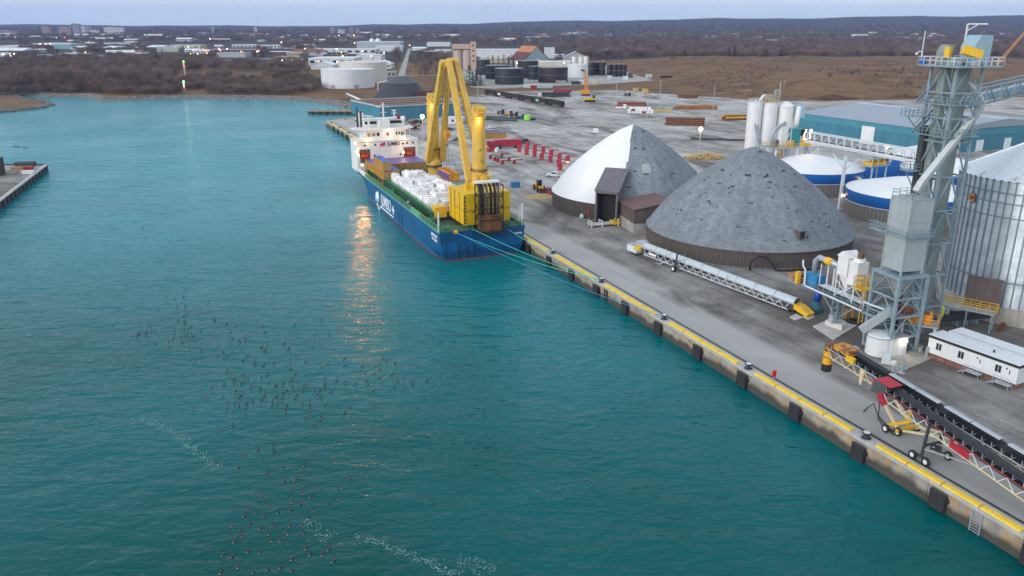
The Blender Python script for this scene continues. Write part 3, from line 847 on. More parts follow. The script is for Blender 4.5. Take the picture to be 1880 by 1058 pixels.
# bulwark rails: posts and bars, port, starboard and stern
def rail(pts, h=1.1, step=2.0, name='railing', m=M_RAIL, par=ship, w=0.10, bars=(1.0, 0.62, 0.28)):
    b = MB()
    for a, c in zip(pts[:-1], pts[1:]):
        a, c = Vector(a), Vector(c); n = max(1, int((c - a).length / step))
        for i in range(n + 1):
            p = a.lerp(c, i / n); b.beam(p, p + Vector((0, 0, h)), w)
        for f in bars: b.beam(a + Vector((0, 0, h * f)), c + Vector((0, 0, h * f)), w)
    return b.build(name, m, par)
rail([(0.2, HB - 0.2, 6.7), (16, HB - 0.2, 6.7)], 1.5, 1.6, w=0.13)
b = MB(); b.bb(16.2, 24, HB - 0.35, HB - 0.1, 6.7, 8.2); b.build('bulwark_plate', mat('bulwark green', (0.13, 0.36, 0.17), 0.5, 0, 0.15, 0.5), ship)
rail([(24.2, HB - 0.2, 6.7), (78, HB - 0.2, 6.7)], 1.5, 1.6, w=0.13)
b = MB(); b.bb(78.2, 88, HB - 0.5, HB - 0.2, 6.6, 7.9); b.build('pale_bulwark', M_HOUSE, ship)
rail([(0.2, -HB + 0.25, 6.7), (88, -HB + 0.25, 6.7)], 1.5, 1.6)
rail([(0.2, HB - 0.2, 6.7), (0.2, 2.4, 6.7)], 1.3, 1.3); rail([(0.2, -3.8, 6.7), (0.2, -HB + 0.3, 6.7)], 1.3, 1.3)
b = MB(); b.beam((0.1, HB - 0.1, 6.75), (84, HB - 0.1, 6.75), 0.3, 0.2); b.build('gunwale', mat('gunwale pale', (0.12, 0.36, 0.40), 0.5), ship)
# hatch coaming and lashing bridges along it
b = MB(); b.bb(15, 88.5, -6.6, 7.3, 6.2, 8.0); b.build('hatch_coaming', M_DECK, ship)
for y in (7.5,):
    b = MB()
    for i in range(37):
        x = 15.5 + i * 2; b.beam((x, y, 6.2), (x, y + 0.25, 8.3), 0.22); b.beam((x, y, 8.3), (x + 1, y + 0.9, 6.4), 0.12)
    b.beam((15, y, 8.3), (88, y, 8.3), 0.24); b.build('coaming_stays', M_GREEN, ship)
rail([(15, 7.2, 8.0), (60, 7.2, 8.0)], 0.9, 2.2, 'hatch_rail')
# deck gear
for i, (x, y, r_) in enumerate(((3.0, 8.2, 0.9), (2.2, -6.6, 0.8), (6.0, -8.2, 0.8), (9, 8.8, 0.6), (12.5, 8.6, 0.6), (30, 8.9, 0.5), (52, 8.9, 0.5), (38, 8.9, 0.55))):
    b = MB(); b.cyl((x, y - 0.8, 7.1), (x, y + 0.8, 7.1), r_ * 0.75, n=14); b.cyl((x, y - 0.9, 7.1), (x, y - 0.75, 7.1), r_, n=14); b.cyl((x, y + 0.75, 7.1), (x, y + 0.9, 7.1), r_, n=14)
    b.bb(x - 0.5, x + 0.5, y - 1.0, y + 1.0, 6.2, 6.6); b.build('mooring_winch', M_GREEN if i % 2 == 0 else M_DARK, ship)
random.seed(3)
for i in range(26):
    x, y = random.uniform(1, 84), random.choice((8.6, 9.2, -8.6, -9.2, 8.0))
    if x < 12: y = random.uniform(-9, 9)
    h = random.uniform(0.4, 1.1); c = random.choice((M_DARK, M_WHITE, M_GREEN, M_DARK, M_RED, M_YEL))
    b = MB(); b.box((x, y, 6.2 + h / 2), (random.uniform(0.5, 1.6), random.uniform(0.4, 1.0), h), random.uniform(0, 0.4))
    b.cyl((x, y, 6.2 + h), (x, y, 6.4 + h), 0.2, n=8); b.build('deck_fitting', c, ship)
# white corner posts with floodlight brackets at the stern
for (x, y, h, tw) in ((1.2, HB - 0.3, 4.6, 0), (0.6, -HB + 0.5, 5.2, 1)):
    b = MB(); b.beam((x, y, 6.3), (x, y, 6.8 + h), 0.34)
    if tw:
        b.beam((x, y + 0.9, 7.8), (x, y + 0.9, 11.4), 0.1)
        for j in range(7): b.beam((x, y, 7.9 + j * 0.55), (x, y + 0.9, 7.9 + j * 0.55), 0.1)
    b.build('lamp_post', M_HOUSE, ship)

# stern machinery: yellow crane house block and black exhaust lattice
b = MB(); b.bb(3.2, 15, -8.2, 3.4, 7.2, 14.6); o = b.build('yellow_house', mat('bright yellow', (0.80, 0.50, 0.01), 0.45, 0, 0.08, 0.3, streak=0.2, rust_amt=0.27, plates=(3.8, 3.7)), ship)
b = MB()
b.bb(3.10, 3.2, -1.6, -1.45, 7.2, 14.6); b.bb(3.08, 3.2, -8.2, 3.4, 10.6, 10.72); b.bb(3.2, 15, 3.4, 3.5, 10.6, 10.72)
for x in (6.5, 10, 13): b.bb(x, x + 0.15, 3.4, 3.52, 7.2, 14.6)
b.build('panel_joint', mat('joint brown', (0.32, 0.16, 0.02), 0.6), o)
b = MB()
for j in range(8): b.bb(2.98, 3.2, 3.2, 3.5, 7.6 + j * 0.85, 8.2 + j * 0.85)
b.build('hinge', M_BLACK, o)
b = MB(); b.bb(14.2, 17.5, 4.2, 7.2, 7.0, 9.6); b.build('yellow_locker', M_YEL, ship)
rail([(3.4, -8, 14.6), (3.4, 3.2, 14.6), (14.8, 3.2, 14.6)], 0.0001, 3.0, 'roof_edge', M_YEL, o, 0.12, (1.0,))
for (x, y, h) in ((9, 0.5, 1.4), (11, -2.5, 1.0), (12.5, -5, 2.0)):
    b = MB(); b.bb(x - 0.8, x + 0.8, y - 0.6, y + 0.6, 14.6, 14.6 + h); b.cyl((x, y, 14.6 + h), (x, y, 15.2 + h), 0.25, n=8); b.build('roof_unit', M_YEL, o)
ex = 0.9
b = MB()
X0, X1, Y0, Y1 = -1.3, 2.3, -4.6, 1.0
for x in (X0, X1):
    for y in (Y0, Y1): b.beam((x, y, 6.2), (x, y, 17.2), 0.22)
for z in (6.4, 9.1, 11.8, 14.5, 17.2):
    b.beam((X0, Y0, z), (X0, Y1, z), 0.18); b.beam((X1, Y0, z), (X1, Y1, z), 0.18); b.beam((X0, Y0, z), (X1, Y0, z), 0.18); b.beam((X0, Y1, z), (X1, Y1, z), 0.18)
for z in (6.4, 9.1, 11.8, 14.5):
    b.beam((X0, Y0, z), (X1, Y0, z + 2.7), 0.13); b.beam((X0, Y1, z + 2.7), (X1, Y1, z), 0.13)
for z in (9.1, 11.8, 14.5): b.beam((X0, Y0, z), (X0, Y1, z + 2.7), 0.1)
b.build('exhaust_lattice', M_BLACK, ship)
for k, y in enumerate((-4.0, -3.2, -2.2, -1.2, -0.2, 0.5)):
    b = MB(); b.tube([(0.3, y, 9.6), (0.3, y, 14.6), (0.7, y - 0.1, 16.0), (2.2, y - 0.2, 17.2)], 0.34, 8); b.build('exhaust_pipe', M_BLACK if k % 3 else mat('sooty grey', (0.12, 0.12, 0.13), 0.6), ship, True)
b = MB(); b.bb(-1.0, 2.0, -4.3, 0.7, 6.3, 10.0); b.bb(-1.1, 2.1, -4.4, 0.8, 9.9, 10.1); b.build('rusty_silencer', mat('rusty silencer', (0.20, 0.085, 0.03), 0.75, 0.1, 0.3, 0.7, streak=0.3), ship)
b = MB(); b.bb(-1.5, 0.1, -4.9, 1.3, 5.9, 6.35); b.build('stern_bracket', M_BLACK, ship)
b = MB(); b.bb(1.2, 3.0, -4.8, 1.2, 17.3, 17.7); b.build('pale_cowl', M_HOUSE, ship)

# bridge house at the bow
HX = 90.0
b = MB(); b.bb(HX, 100, -3.2, 3.6, 6.2, 16.0); b.build('house_core', M_HOUSE, ship)
for (y0, y1) in ((3.6, 10.25), (-10.25, -3.2)):
    sgn = 1 if y0 > 0 else -1
    b = MB()
    b.bb(HX, 100, y0, y1, 13.6, 16.0); b.bb(HX, 99.9, y0, y1, 6.2, 9.2)
    b.bb(HX + 3, 100, min(y0, y1) , max(y0, y1), 9.2, 13.6)
    yo_ = y1 if sgn > 0 else y0
    b.bb(HX, HX + 3, min(yo_, yo_ - sgn * 0.7), max(yo_, yo_ - sgn * 0.7), 9.2, 13.6)
    yi = (y0 + 2.2, y0) if sgn > 0 else (y1 - 2.2, y1)
    b.bb(HX + 0.02, HX + 3, min(yi), max(yi), 9.2, 13.6)
    b.build('house_wing', M_HOUSE, ship)
    c = (y0 + y1) / 2 + sgn * 0.8
    b = MB(); b.sphere((HX + 1.5, c, 11.2), (1.3, 1.8, 0.9), 12, 6); b.box((HX + 1.5, c, 11.9), (1.5, 2.2, 0.7)); b.build('lifeboat', mat('lifeboat orange', (0.62, 0.09, 0.015), 0.5, 0, 0.25, 1.2), ship)
    b = MB()
    for dy in (-1.6, 0, 1.6): b.beam((HX + 0.4, c + dy, 9.2), (HX + 0.4, c + dy, 12.8), 0.2); b.beam((HX + 0.4, c + dy, 12.8), (HX + 1.6, c + dy, 13.2), 0.2)
    b.build('davit', M_RED, ship)
    rail([(HX + 0.15, c - 2.2, 9.2), (HX + 0.15, c + 2.2, 9.2)], 1.0, 1.1, 'davit_rail', M_DARK)
for (y, z) in ((7.6, 14.9), (4.2, 14.9), (-6.6, 15.0), (-8.6, 15.0), (4.5, 11.4), (-4.2, 11.4)):
    b = MB(); b.cyl((HX - 0.06, y, z), (HX + 0.1, y, z), 0.34, n=12); o = b.build('porthole', M_GLASS, ship)
    b = MB(); b.tube([(HX - 0.05, y + 0.36 * math.cos(k * math.pi / 6), z + 0.36 * math.sin(k * math.pi / 6)) for k in range(13)], 0.05, 5); b.build('rim', M_STEEL, o)
emblem(M_LETR, 1.9, 1.4, (HX - 0.03, 2.6, 14.2), AFT)
text('JUMBO', M_LETK, ship, (HX - 0.04, -2.1, 14.9), AFT, 1.7, 'house_lettering', 0.03, 0.80)
b = MB(); b.bb(HX - 0.04, HX + 0.02, -5.35, -5.1, 14.5, 15.3); b.bb(HX - 0.045, HX + 0.02, -5.65, -4.8, 14.8, 15.05); b.build('house_plus', M_LETK, ship)
b = MB(); b.bb(HX - 0.25, 100.4, -10.4, 10.4, 16.02, 16.22); b.build('bridge_deck', M_HOUSE, ship)
rail([(HX, 10.2, 16.2), (HX, -10.2, 16.2)], 1.0, 1.6, 'bridge_rail', M_HOUSE, w=0.07)
b = MB(); b.bb(92.2, 99.5, -6.9, 7.2, 16.2, 19.4); b.build('wheelhouse', M_HOUSE, ship)
b = MB(); b.bb(91.6, 100.2, -7.6, 8.0, 19.4, 19.75); b.build('wheelhouse_roof', M_HOUSE, ship)
for y0 in (7.6, -10.1):
    b = MB(); b.bb(94, 99.5, y0, y0 + 2.6, 19.42, 19.7); b.beam((94.3, y0 + 1.3, 16.2), (94.3, y0 + 1.3, 19.4), 0.2); b.build('wing_canopy', M_HOUSE, ship)
for k, (y0, y1, mm) in enumerate(((5.0, 6.2, M_WOOD), (3.4, 4.6, M_WOOD), (2.0, 3.0, M_GLASS), (-0.2, -1.2, M_RED), (-3.4, -4.0, M_GLASS), (-4.3, -5.0, M_GLASS), (-5.2, -5.9, M_GLASS), (-6.1, -6.6, M_WOOD))):
    b = MB(); b.bb(92.12, 92.25, min(y0, y1), max(y0, y1), 17.4, 18.6); o = b.build('bridge_window', mm, ship)
    b = MB(); yy0, yy1 = min(y0, y1), max(y0, y1)
    for (a, c) in (((92.1, yy0, 17.4), (92.1, yy1, 17.4)), ((92.1, yy0, 18.6), (92.1, yy1, 18.6)), ((92.1, yy0, 17.4), (92.1, yy0, 18.6)), ((92.1, yy1, 17.4), (92.1, yy1, 18.6))): b.beam(a, c, 0.09)
    b.build('frame', M_HOUSE, o)
b = MB(); b.bb(94.5, 98, -2.2, 1.2, 19.75, 22.2); b.build('mast_house', M_HOUSE, ship)
b = MB(); b.bb(97.5, 101, -8, 6, 19.75, 22.3); b.bb(97.3, 101.2, -8.3, 6.3, 22.3, 22.5); b.build('upper_wheelhouse', M_HOUSE, ship)
b = MB()
for (y0, y1) in ((-7.6, -2.6), (1.6, 5.6)): b.bb(97.42, 97.5, y0, y1, 20.8, 21.7)
b.build('window_band', M_GLASS, ship)
b = MB(); b.beam((96, -0.5, 22.2), (96, -0.5, 27.8), 0.45); b.beam((96, -2.6, 26.4), (96, 1.6, 26.4), 0.16); b.beam((96, -1.6, 24.6), (96, 0.6, 24.6), 0.14); b.beam((96, 1.6, 26.4), (96, -0.5, 27.4), 0.1); b.beam((96, -2.6, 26.4), (96, -0.5, 27.4), 0.1); b.build('main_mast', M_HOUSE, ship)
b = MB(); b.beam((97, -4.4, 22.4), (97, -4.4, 25.0), 0.4); b.beam((97, -5.4, 24.2), (97, -3.4, 24.2), 0.2); b.beam((97, -5.2, 25.1), (97, -3.6, 25.1), 0.3); b.build('radar_mast', M_HOUSE, ship)
b = MB(); b.beam((96.5, 4.5, 19.75), (96.5, 4.5, 23.6), 0.6); b.beam((96.5, 3.0, 23.4), (96.5, 6.6, 23.9), 0.4); b.build('radar_scanner', M_HOUSE, ship)
b = MB(); b.cyl((95, -6.9, 19.75), (95, -6.9, 21.6), 0.25, n=8); b.sphere((95, -6.9, 22.4), (0.85, 0.85, 1.0), 14, 8); b.build('radome', M_WHITE, ship, True)
b = MB(); b.bb(96.5, 96.6, -6.4, -5.2, 22.2, 23.6); b.build('red_flag', M_RED, ship)
for k, (y, z, m_) in enumerate(((7.6, 26.4, M_DARK), (7.0, 24.6, M_HOUSE), (6.4, 25.0, M_DARK), (5.8, 24.4, M_HOUSE))):
    b = MB(); b.cyl((99.5, y, 19.75), (99.5, y, z), 0.32, n=10); b.build('funnel_pipe', m_, ship, True)
rail([(94, 7.4, 19.75), (94, -7.0, 19.75)], 1.0, 1.5, 'roof_rail', M_HOUSE, w=0.05)
# floodlights under the wheelhouse roof and on the wings
for (x, y, z, pw, col) in ((HX - 0.5, 6.6, 16.9, 220, (1, 0.62, 0.25)), (HX - 0.5, -5.6, 17.0, 220, (1, 0.62, 0.25)), (HX - 0.5, 10.5, 13.0, 150, (1, 0.6, 0.22)), (91.2, -1.0, 18.9, 140, (1, 0.85, 0.6))):
    b = MB(); b.sphere((x, y, z), 0.3, 10, 6); b.build('floodlight', L_WARM, ship)
    point_light('floodlight_beam', (x - 0.4, y, z), pw, col, 0.35, ship)
# flood lamp on the port wing shining out over the water
for lx, lz, le in ((89.0, 15.6, 2600), (84.5, 12.5, 2200), (80.0, 10.0, 1800)):
  sd_ = bpy.data.lights.new('wing_flood', 'SPOT'); sd_.energy, sd_.color, sd_.spot_size, sd_.spot_blend, sd_.shadow_soft_size = le, (1.0, 0.40, 0.07), R(120), 0.5, 0.5
  so_ = bpy.data.objects.new('wing_flood_beam', sd_); COL.objects.link(so_); so_.parent = ship; so_.location = (lx, 11.2, lz)
  so_.rotation_euler = Vector((0.75, -0.5, 0.35)).to_track_quat('Z', 'Y').to_euler()
  b = MB(); b.sphere((lx + 0.2, 10.9, lz + 0.2), 0.3, 10, 6); b.build('floodlight', L_WARM, ship); b = MB(); b.beam((lx + 0.2, 10.2, 6.3), (lx + 0.2, 10.6, lz), 0.14); b.build('floodlight_post', M_HOUSE, ship)
b = MB(); b.sphere((87.0, -4.5, 12.3), 0.28, 10, 6); b.build('floodlight', L_WARM, ship)
point_light('floodlight_beam', (86.8, -4.5, 12.7), 160, (1, 0.5, 0.15), 0.3, ship)

# two yellow mast cranes on the quay side
def crane(x, y, tip, name_base, col_top=31.0):
    b = MB(); b.lathe([(0, 6.2), (2.3, 6.2), (2.3, 8.5), (2.0, 8.6), (2.0, 11.0), (2.35, 11.1), (2.35, 13.2), (1.9, 13.4)], 28, (x, y, 0)); b.build('crane_pedestal', M_CRANE, ship, True)
    b = MB(); b.lathe([(1.88, 13.3), (1.8, 20), (1.72, col_top - 1.5), (1.95, col_top - 1.4), (1.95, col_top - 0.9), (1.6, col_top - 0.8), (1.5, col_top), (0, col_top)], 28, (x, y, 0))
    o = smooth_by_angle(b.build('crane_column', M_CRANE, ship), 30)
    b = MB(); b.lathe([(1.9, 11.0), (2.42, 11.0), (2.42, 11.6), (1.9, 11.6)], 28, (x, y, 0)); b.build('slew_ring', M_DARK, o)
    b = MB()
    for k in range(28):
        t = 2 * math.pi * k / 28; b.beam((x + 2.1 * math.cos(t), y + 2.1 * math.sin(t), 16.2), (x + 2.1 * math.cos(t), y + 2.1 * math.sin(t), 16.9), 0.1)
    b.lathe([(1.7, 16.15), (2.25, 16.15), (2.25, 16.25), (1.7, 16.25)], 28, (x, y, 0)); b.build('walkway_ring', M_DARK, o)
    b = MB(); b.cyl((x - 1.9, y - 1.0, col_top + 0.9), (x - 1.9, y + 1.0, col_top + 0.9), 0.9, n=12); b.cyl((x + 0.9, y - 1.1, col_top + 1.0), (x + 0.9, y + 1.1, col_top + 1.0), 1.0, n=12); b.bb(x - 2.4, x + 1.9, y - 1.3, y + 1.3, col_top, col_top + 0.5); b.build('column_head', M_CRANE, ship)
    d = 1 if tip[0] > x else -1
    for s_ in (-1, 1):
        a = Vector((x + d * 1.2, y + s_ * 2.3, 13.2)); e = Vector(tip) + Vector((0, s_ * 0.9, 0))
        mid = a.lerp(e, 0.45)
        b = MB(); b.beam(a, mid, 1.6, 1.9); b.beam(mid, e, 1.4, 1.7); b.build('boom_leg', M_CRANE, ship)
        b = MB(); b.cyl(a + Vector((0, -0.6, 0)), a + Vector((0, 0.6, 0)), 0.8, n=12); b.build('boom_hinge', M_CRANE, ship)
    b = MB(); e = Vector(tip)
    for f in (0.72,):
        p = Vector((x + d * 1.2, y, 13.2)).lerp(e, f); w_ = 2.3 + (0.9 - 2.3) * f; b.beam(p - Vector((0, w_, 0)), p + Vector((0, w_, 0)), 0.6, 0.9)
    b.build('boom_crosspiece', M_CRANE, ship)
    b = MB(); b.cyl(e + Vector((0, -1.5, 0)), e + Vector((0, 1.5, 0)), 0.8, n=12); b.cyl(e + Vector((d * 0.7, -0.6, -0.9)), e + Vector((d * 0.7, 0.6, -0.9)), 0.6, n=12); b.build('boom_head', M_CRANE, ship)
    for k, yy in enumerate((-0.9, -0.5, -0.1, 0.4, 0.9)):
        b = MB(); b.tube([e + Vector((0, yy, 0.6)), (x, y + yy * 1.1, col_top + 1.6)], 0.05, 4); b.build('luffing_rope', M_DARK, ship)
    # floodlight under the head of the column
    q = (x - 2.2, y + 0.7, col_top - 1.9)
    b = MB(); b.sphere(q, 0.26, 8, 5); b.build('floodlight', L_WARM, ship)
    point_light('floodlight_beam', (q[0] - 0.35, q[1] + 0.1, q[2]), 260, (1.0, 0.6, 0.12), 0.25, ship)
    q2 = (x - 2.6, y + 0.4, 24.0)
CY = -HB + 2.6
crane(24.4, CY, (43.4, CY + 0.4, 43.0), 'near')
crane(64.6, CY, (48.6, CY + 0.6, 42.4), 'far')
b = MB(); b.bb(20.5, 23.0, CY - 2.2, CY + 2.0, 15.0, 15.3); b.beam((20.6, CY - 2.1, 13), (20.6, CY - 2.1, 17.2), 0.15); b.beam((20.6, CY + 2, 13), (20.6, CY + 2, 17.2), 0.15); b.beam((20.6, CY - 2.1, 17.2), (20.6, CY + 2, 17.2), 0.12); b.build('column_platform', M_CRANE, ship)
# hoist of the far crane: falls, hook block and slings
hx, hy = 48.8, CY + 0.6
b = MB()
for dy in (-0.25, 0.25): b.tube([(hx, hy + dy, 41.5), (hx, hy + dy, 23.5)], 0.06, 4)
b.build('hoist_fall', M_DARK, ship)
b = MB(); b.box((hx, hy, 22.6), (1.5, 1.1, 2.0)); b.cyl((hx, hy - 0.7, 22.9), (hx, hy + 0.7, 22.9), 0.9, n=12); b.tube([(hx, hy, 21.6), (hx, hy, 20.8), (hx + 0.4, hy, 20.3), (hx + 0.1, hy, 19.9)], 0.16, 6); b.build('hook_block', M_ORANGE, ship)
b = MB()
for (dx, dy) in ((-5.2, -1.1), (-5.2, 1.1), (5.2, -1.1), (5.2, 1.1)): b.tube([(hx, hy, 20.2), (hx + dx, hy + dy, 12.4)], 0.05, 4)
b.build('sling', M_DARK, ship)
t = thing('lifted_frame', 'orange yellow lifting frame with a purple side hanging from the crane slings', 'lifting frame', SH(hx, hy, 9.9), QANG)
b = MB()
for dy in (-1.2, 1.2): b.bb(-5.6, 5.6, dy - 0.2, dy + 0.2, 2.1, 2.5); b.bb(-5.6, 5.6, dy - 0.2, dy + 0.2, 0, 0.4)
for i in range(9): b.bb(-5.6 + i * 1.36, -5.3 + i * 1.36, -1.4, 1.4, 2.2, 2.42)
for dx in (-5.5, 5.5):
    for dy in (-1.2, 1.2): b.bb(dx - 0.2, dx + 0.2, dy - 0.2, dy + 0.2, 0, 2.4)
b.build('frame', M_ORANGE, t)
b = MB(); b.bb(-5.4, 5.4, 1.2, 1.42, 0.5, 1.9); b.build('side_panel', mat('purple paint', (0.10, 0.07, 0.26), 0.5), t)
b = MB(); b.bb(-5.3, -5.1, -1.1, 1.1, 0.4, 2.1); b.build('end_panel', M_YEL, t)

# ------------------------------------------------------------------ containers on deck
M_CONT = mat('ochre container', (0.47, 0.26, 0.04), 0.55, 0, 0.15, 0.5, streak=0.2)
M_CTOP = mat('blue container roof', (0.02, 0.08, 0.42), 0.5, 0, 0.15, 0.4)
M_PTOP = mat('purple container roof', (0.13, 0.09, 0.27), 0.5, 0, 0.15, 0.4)
def container_meshes(l, w, h, mb, mt, key):
    b = MB()
    # corrugated long sides and ends
    n = int(l / 0.56); out = []
    b.bb(-l / 2, l / 2, -w / 2 + 0.05, w / 2 - 0.05, 0.12, h - 0.1)
    for i in range(n):
        x = -l / 2 + 0.25 + i * (l - 0.5) / n
        for sg in (-1, 1): b.bb(x, x + 0.26, sg * (w / 2 - 0.05), sg * (w / 2 - 0.005), 0.22, h - 0.2)
    body = b.mesh('body_' + key, mb)
    b = MB(); b.bb(-l / 2, l / 2, -w / 2, w / 2, h - 0.1, h); top = b.mesh('roof_' + key, mt)
    b = MB()
    for sx in (-1, 1):
        for sy in (-1, 1): b.bb(sx * (l / 2 - 0.09) - 0.09, sx * (l / 2 - 0.09) + 0.1, sy * (w / 2 - 0.08) - 0.08, sy * (w / 2 - 0.08) + 0.09, 0, h - 0.12)
    for sy in (-1, 1): b.bb(-l / 2, l / 2, sy * (w / 2 - 0.06) - 0.06, sy * (w / 2 - 0.06) + 0.07, 0.0, 0.16)
    frame = b.mesh('frame_' + key, mb)
    b = MB()
    for y in (-0.75, -0.3, 0.3, 0.75): b.cyl((-l / 2 - 0.05, y, 0.25), (-l / 2 - 0.05, y, h - 0.2), 0.035, n=5)
    b.bb(-l / 2 - 0.03, -l / 2, -0.02, 0.02, 0.2, h - 0.2); door = b.mesh('doors_' + key, M_STEEL)
    return body, top, frame, door
def container(ms, label, loc, rz, group=None):
    t = thing('shipping_container', label, 'container', loc, rz, group)
    for me, nm in zip(ms, ('body', 'roof', 'corner_frame', 'door_bars')): obj_from(me, nm, t)
    return t
C40P = container_meshes(12.2, 2.44, 2.6, M_CONT, M_PTOP, 'purple'); C40B = container_meshes(12.2, 2.44, 2.9, M_CONT, M_CTOP, 'blue')
for i in range(7):
    container(C40P, '%s ochre container with purple roof counting from the water side before the bridge' % ORD[i], SH(82.3, 6.9 - i * 2.5, 8.02), QANG, 'container row on the ship')
container(C40P, 'ochre container at the front end of the port side row beneath another', SH(69.3, 6.9, 8.02), QANG)
container(C40B, 'ochre container with bright blue roof on the lower tier behind the wrapped cargo', SH(69.3, 4.4, 8.02), QANG)
container(C40B, 'tall ochre container with bright blue roof stacked on top of another', SH(69.5, 6.9, 10.64), QANG)

# ------------------------------------------------------------------ white wrapped cargo
def wrap_mat():
    m, N, L, B = new_mat('white shrink wrap')
    tc = N.new('ShaderNodeTexCoord')
    n1 = N.new('ShaderNodeTexNoise'); n1.inputs['Scale'].default_value = 0.9; n1.inputs['Detail'].default_value = 7; n1.inputs['Distortion'].default_value = 1.2
    L.new(tc.outputs['Object'], n1.inputs['Vector'])
    rp = N.new('ShaderNodeValToRGB'); rp.color_ramp.elements[0].position = 0.28; rp.color_ramp.elements[1].position = 0.55
    rp.color_ramp.elements[0].color = (0.66, 0.63, 0.62, 1); rp.color_ramp.elements[1].color = (0.86, 0.85, 0.86, 1)
    L.new(n1.outputs[0], rp.inputs[0]); L.new(rp.outputs[0], B.inputs['Base Color']); B.inputs['Roughness'].default_value = 0.4
    bp = N.new('ShaderNodeBump'); bp.inputs['Strength'].default_value = 0.6; bp.inputs['Distance'].default_value = 0.3
    L.new(n1.outputs[0], bp.inputs['Height']); L.new(bp.outputs[0], B.inputs['Normal'])
    return m
M_WRAP = wrap_mat()
def wrapped(label, x, y, z, l, w, h, rz, seed):
    random.seed(seed)
    nx, ny, nz = 7, 5, 4
    bm = bmesh.new(); bmesh.ops.create_cube(bm, size=1.0)
    bmesh.ops.subdivide_edges(bm, edges=bm.edges[:], cuts=4, use_grid_fill=True)
    a, c = random.uniform(0.78, 1.0), random.uniform(0.78, 1.0); sk = random.uniform(-0.2, 0.2); pk = random.uniform(-0.05, 0.18); h *= random.uniform(0.75, 1.0)
    for v in bm.verts:
        x_, y_, z_ = v.co
        t = z_ + 0.5
        k = 1 - t * (1 - a) * 0.8; k2 = 1 - t * (1 - c) * 0.8
        lump = 0.05 * math.sin(x_ * 11 + seed) * math.cos(y_ * 9 + seed * 2)
        v.co.x = (x_ * k + sk * t * 0.3) * l + random.uniform(-0.10, 0.10)
        v.co.y = y_ * k2 * w + random.uniform(-0.10, 0.10)
        v.co.z = (t * (1 + pk * (0.5 - abs(y_) * 2 * 0.8)) + lump * t) * h + (random.uniform(-0.12, 0.12) if t > 0.05 else 0)
    me = bpy.data.meshes.new('wrap'); bm.to_mesh(me); bm.free(); me.materials.append(M_WRAP)
    t = thing('wrapped_cargo', label, 'wrapped cargo', SH(x, y, z), QANG + rz, 'white wrapped cargo on the ship')
    obj_from(me, 'tarpaulin', t)
    b = MB()
    for fx in (-0.28, 0.26):
        pts = [(fx * l, w * 0.53, 0.1), (fx * l * 0.95, w * 0.42 * max(c, 0.7), h * 1.04), (fx * l * 0.95, -w * 0.42 * max(c, 0.7), h * 1.04), (fx * l, -w * 0.53, 0.1)]
        b.tube(pts, 0.045, 4)
    b.build('lashing', M_DARK, t)
CG = []
rows = [(60.5, [(5.2, 3.0, 2.0, 2.6), (1.6, 4.0, 3.0, 3.4), (-2.4, 4.0, 3.2, 3.2)]),
        (54.6, [(5.6, 6.0, 2.9, 2.6), (2.0, 6.0, 3.4, 3.6), (-2.0, 5.5, 3.6, 2.8)]),
        (48.0, [(5.5, 6.4, 3.0, 2.9), (1.6, 6.2, 3.8, 3.1), (-2.6, 6.0, 3.6, 3.5)]),
        (41.4, [(5.4, 6.2, 3.2, 2.4), (1.5, 6.5, 3.6, 3.3), (-2.6, 6.0, 3.6, 3.7)]),
        (35.0, [(5.3, 6.0, 3.0, 3.0), (1.4, 5.6, 3.6, 2.6), (-2.4, 5.8, 3.4, 3.4)]),
        (28.8, [(5.4, 5.4, 3.2, 2.2), (1.6, 5.6, 3.5, 2.9), (-2.2, 4.2, 3.2, 2.6)]),
        (22.8, [(5.6, 5.4, 3.0, 2.6), (2.0, 5.0, 3.2, 2.2)]),
        (17.8, [(4.6, 3.6, 3.0, 1.8)])]
side = ['on the water side', 'in the middle', 'on the quay side']
sd = 10
for i, (x, lst) in enumerate(rows):
    for j, (y, l, w, h) in enumerate(lst):
        sd += 1
        wrapped('white wrapped cargo bundle %s, %s row from the stern' % (side[j], ORD[len(rows) - 1 - i]), x + random.uniform(-0.3, 0.3), y, 8.02, l, w, h, random.uniform(-0.12, 0.12), sd)

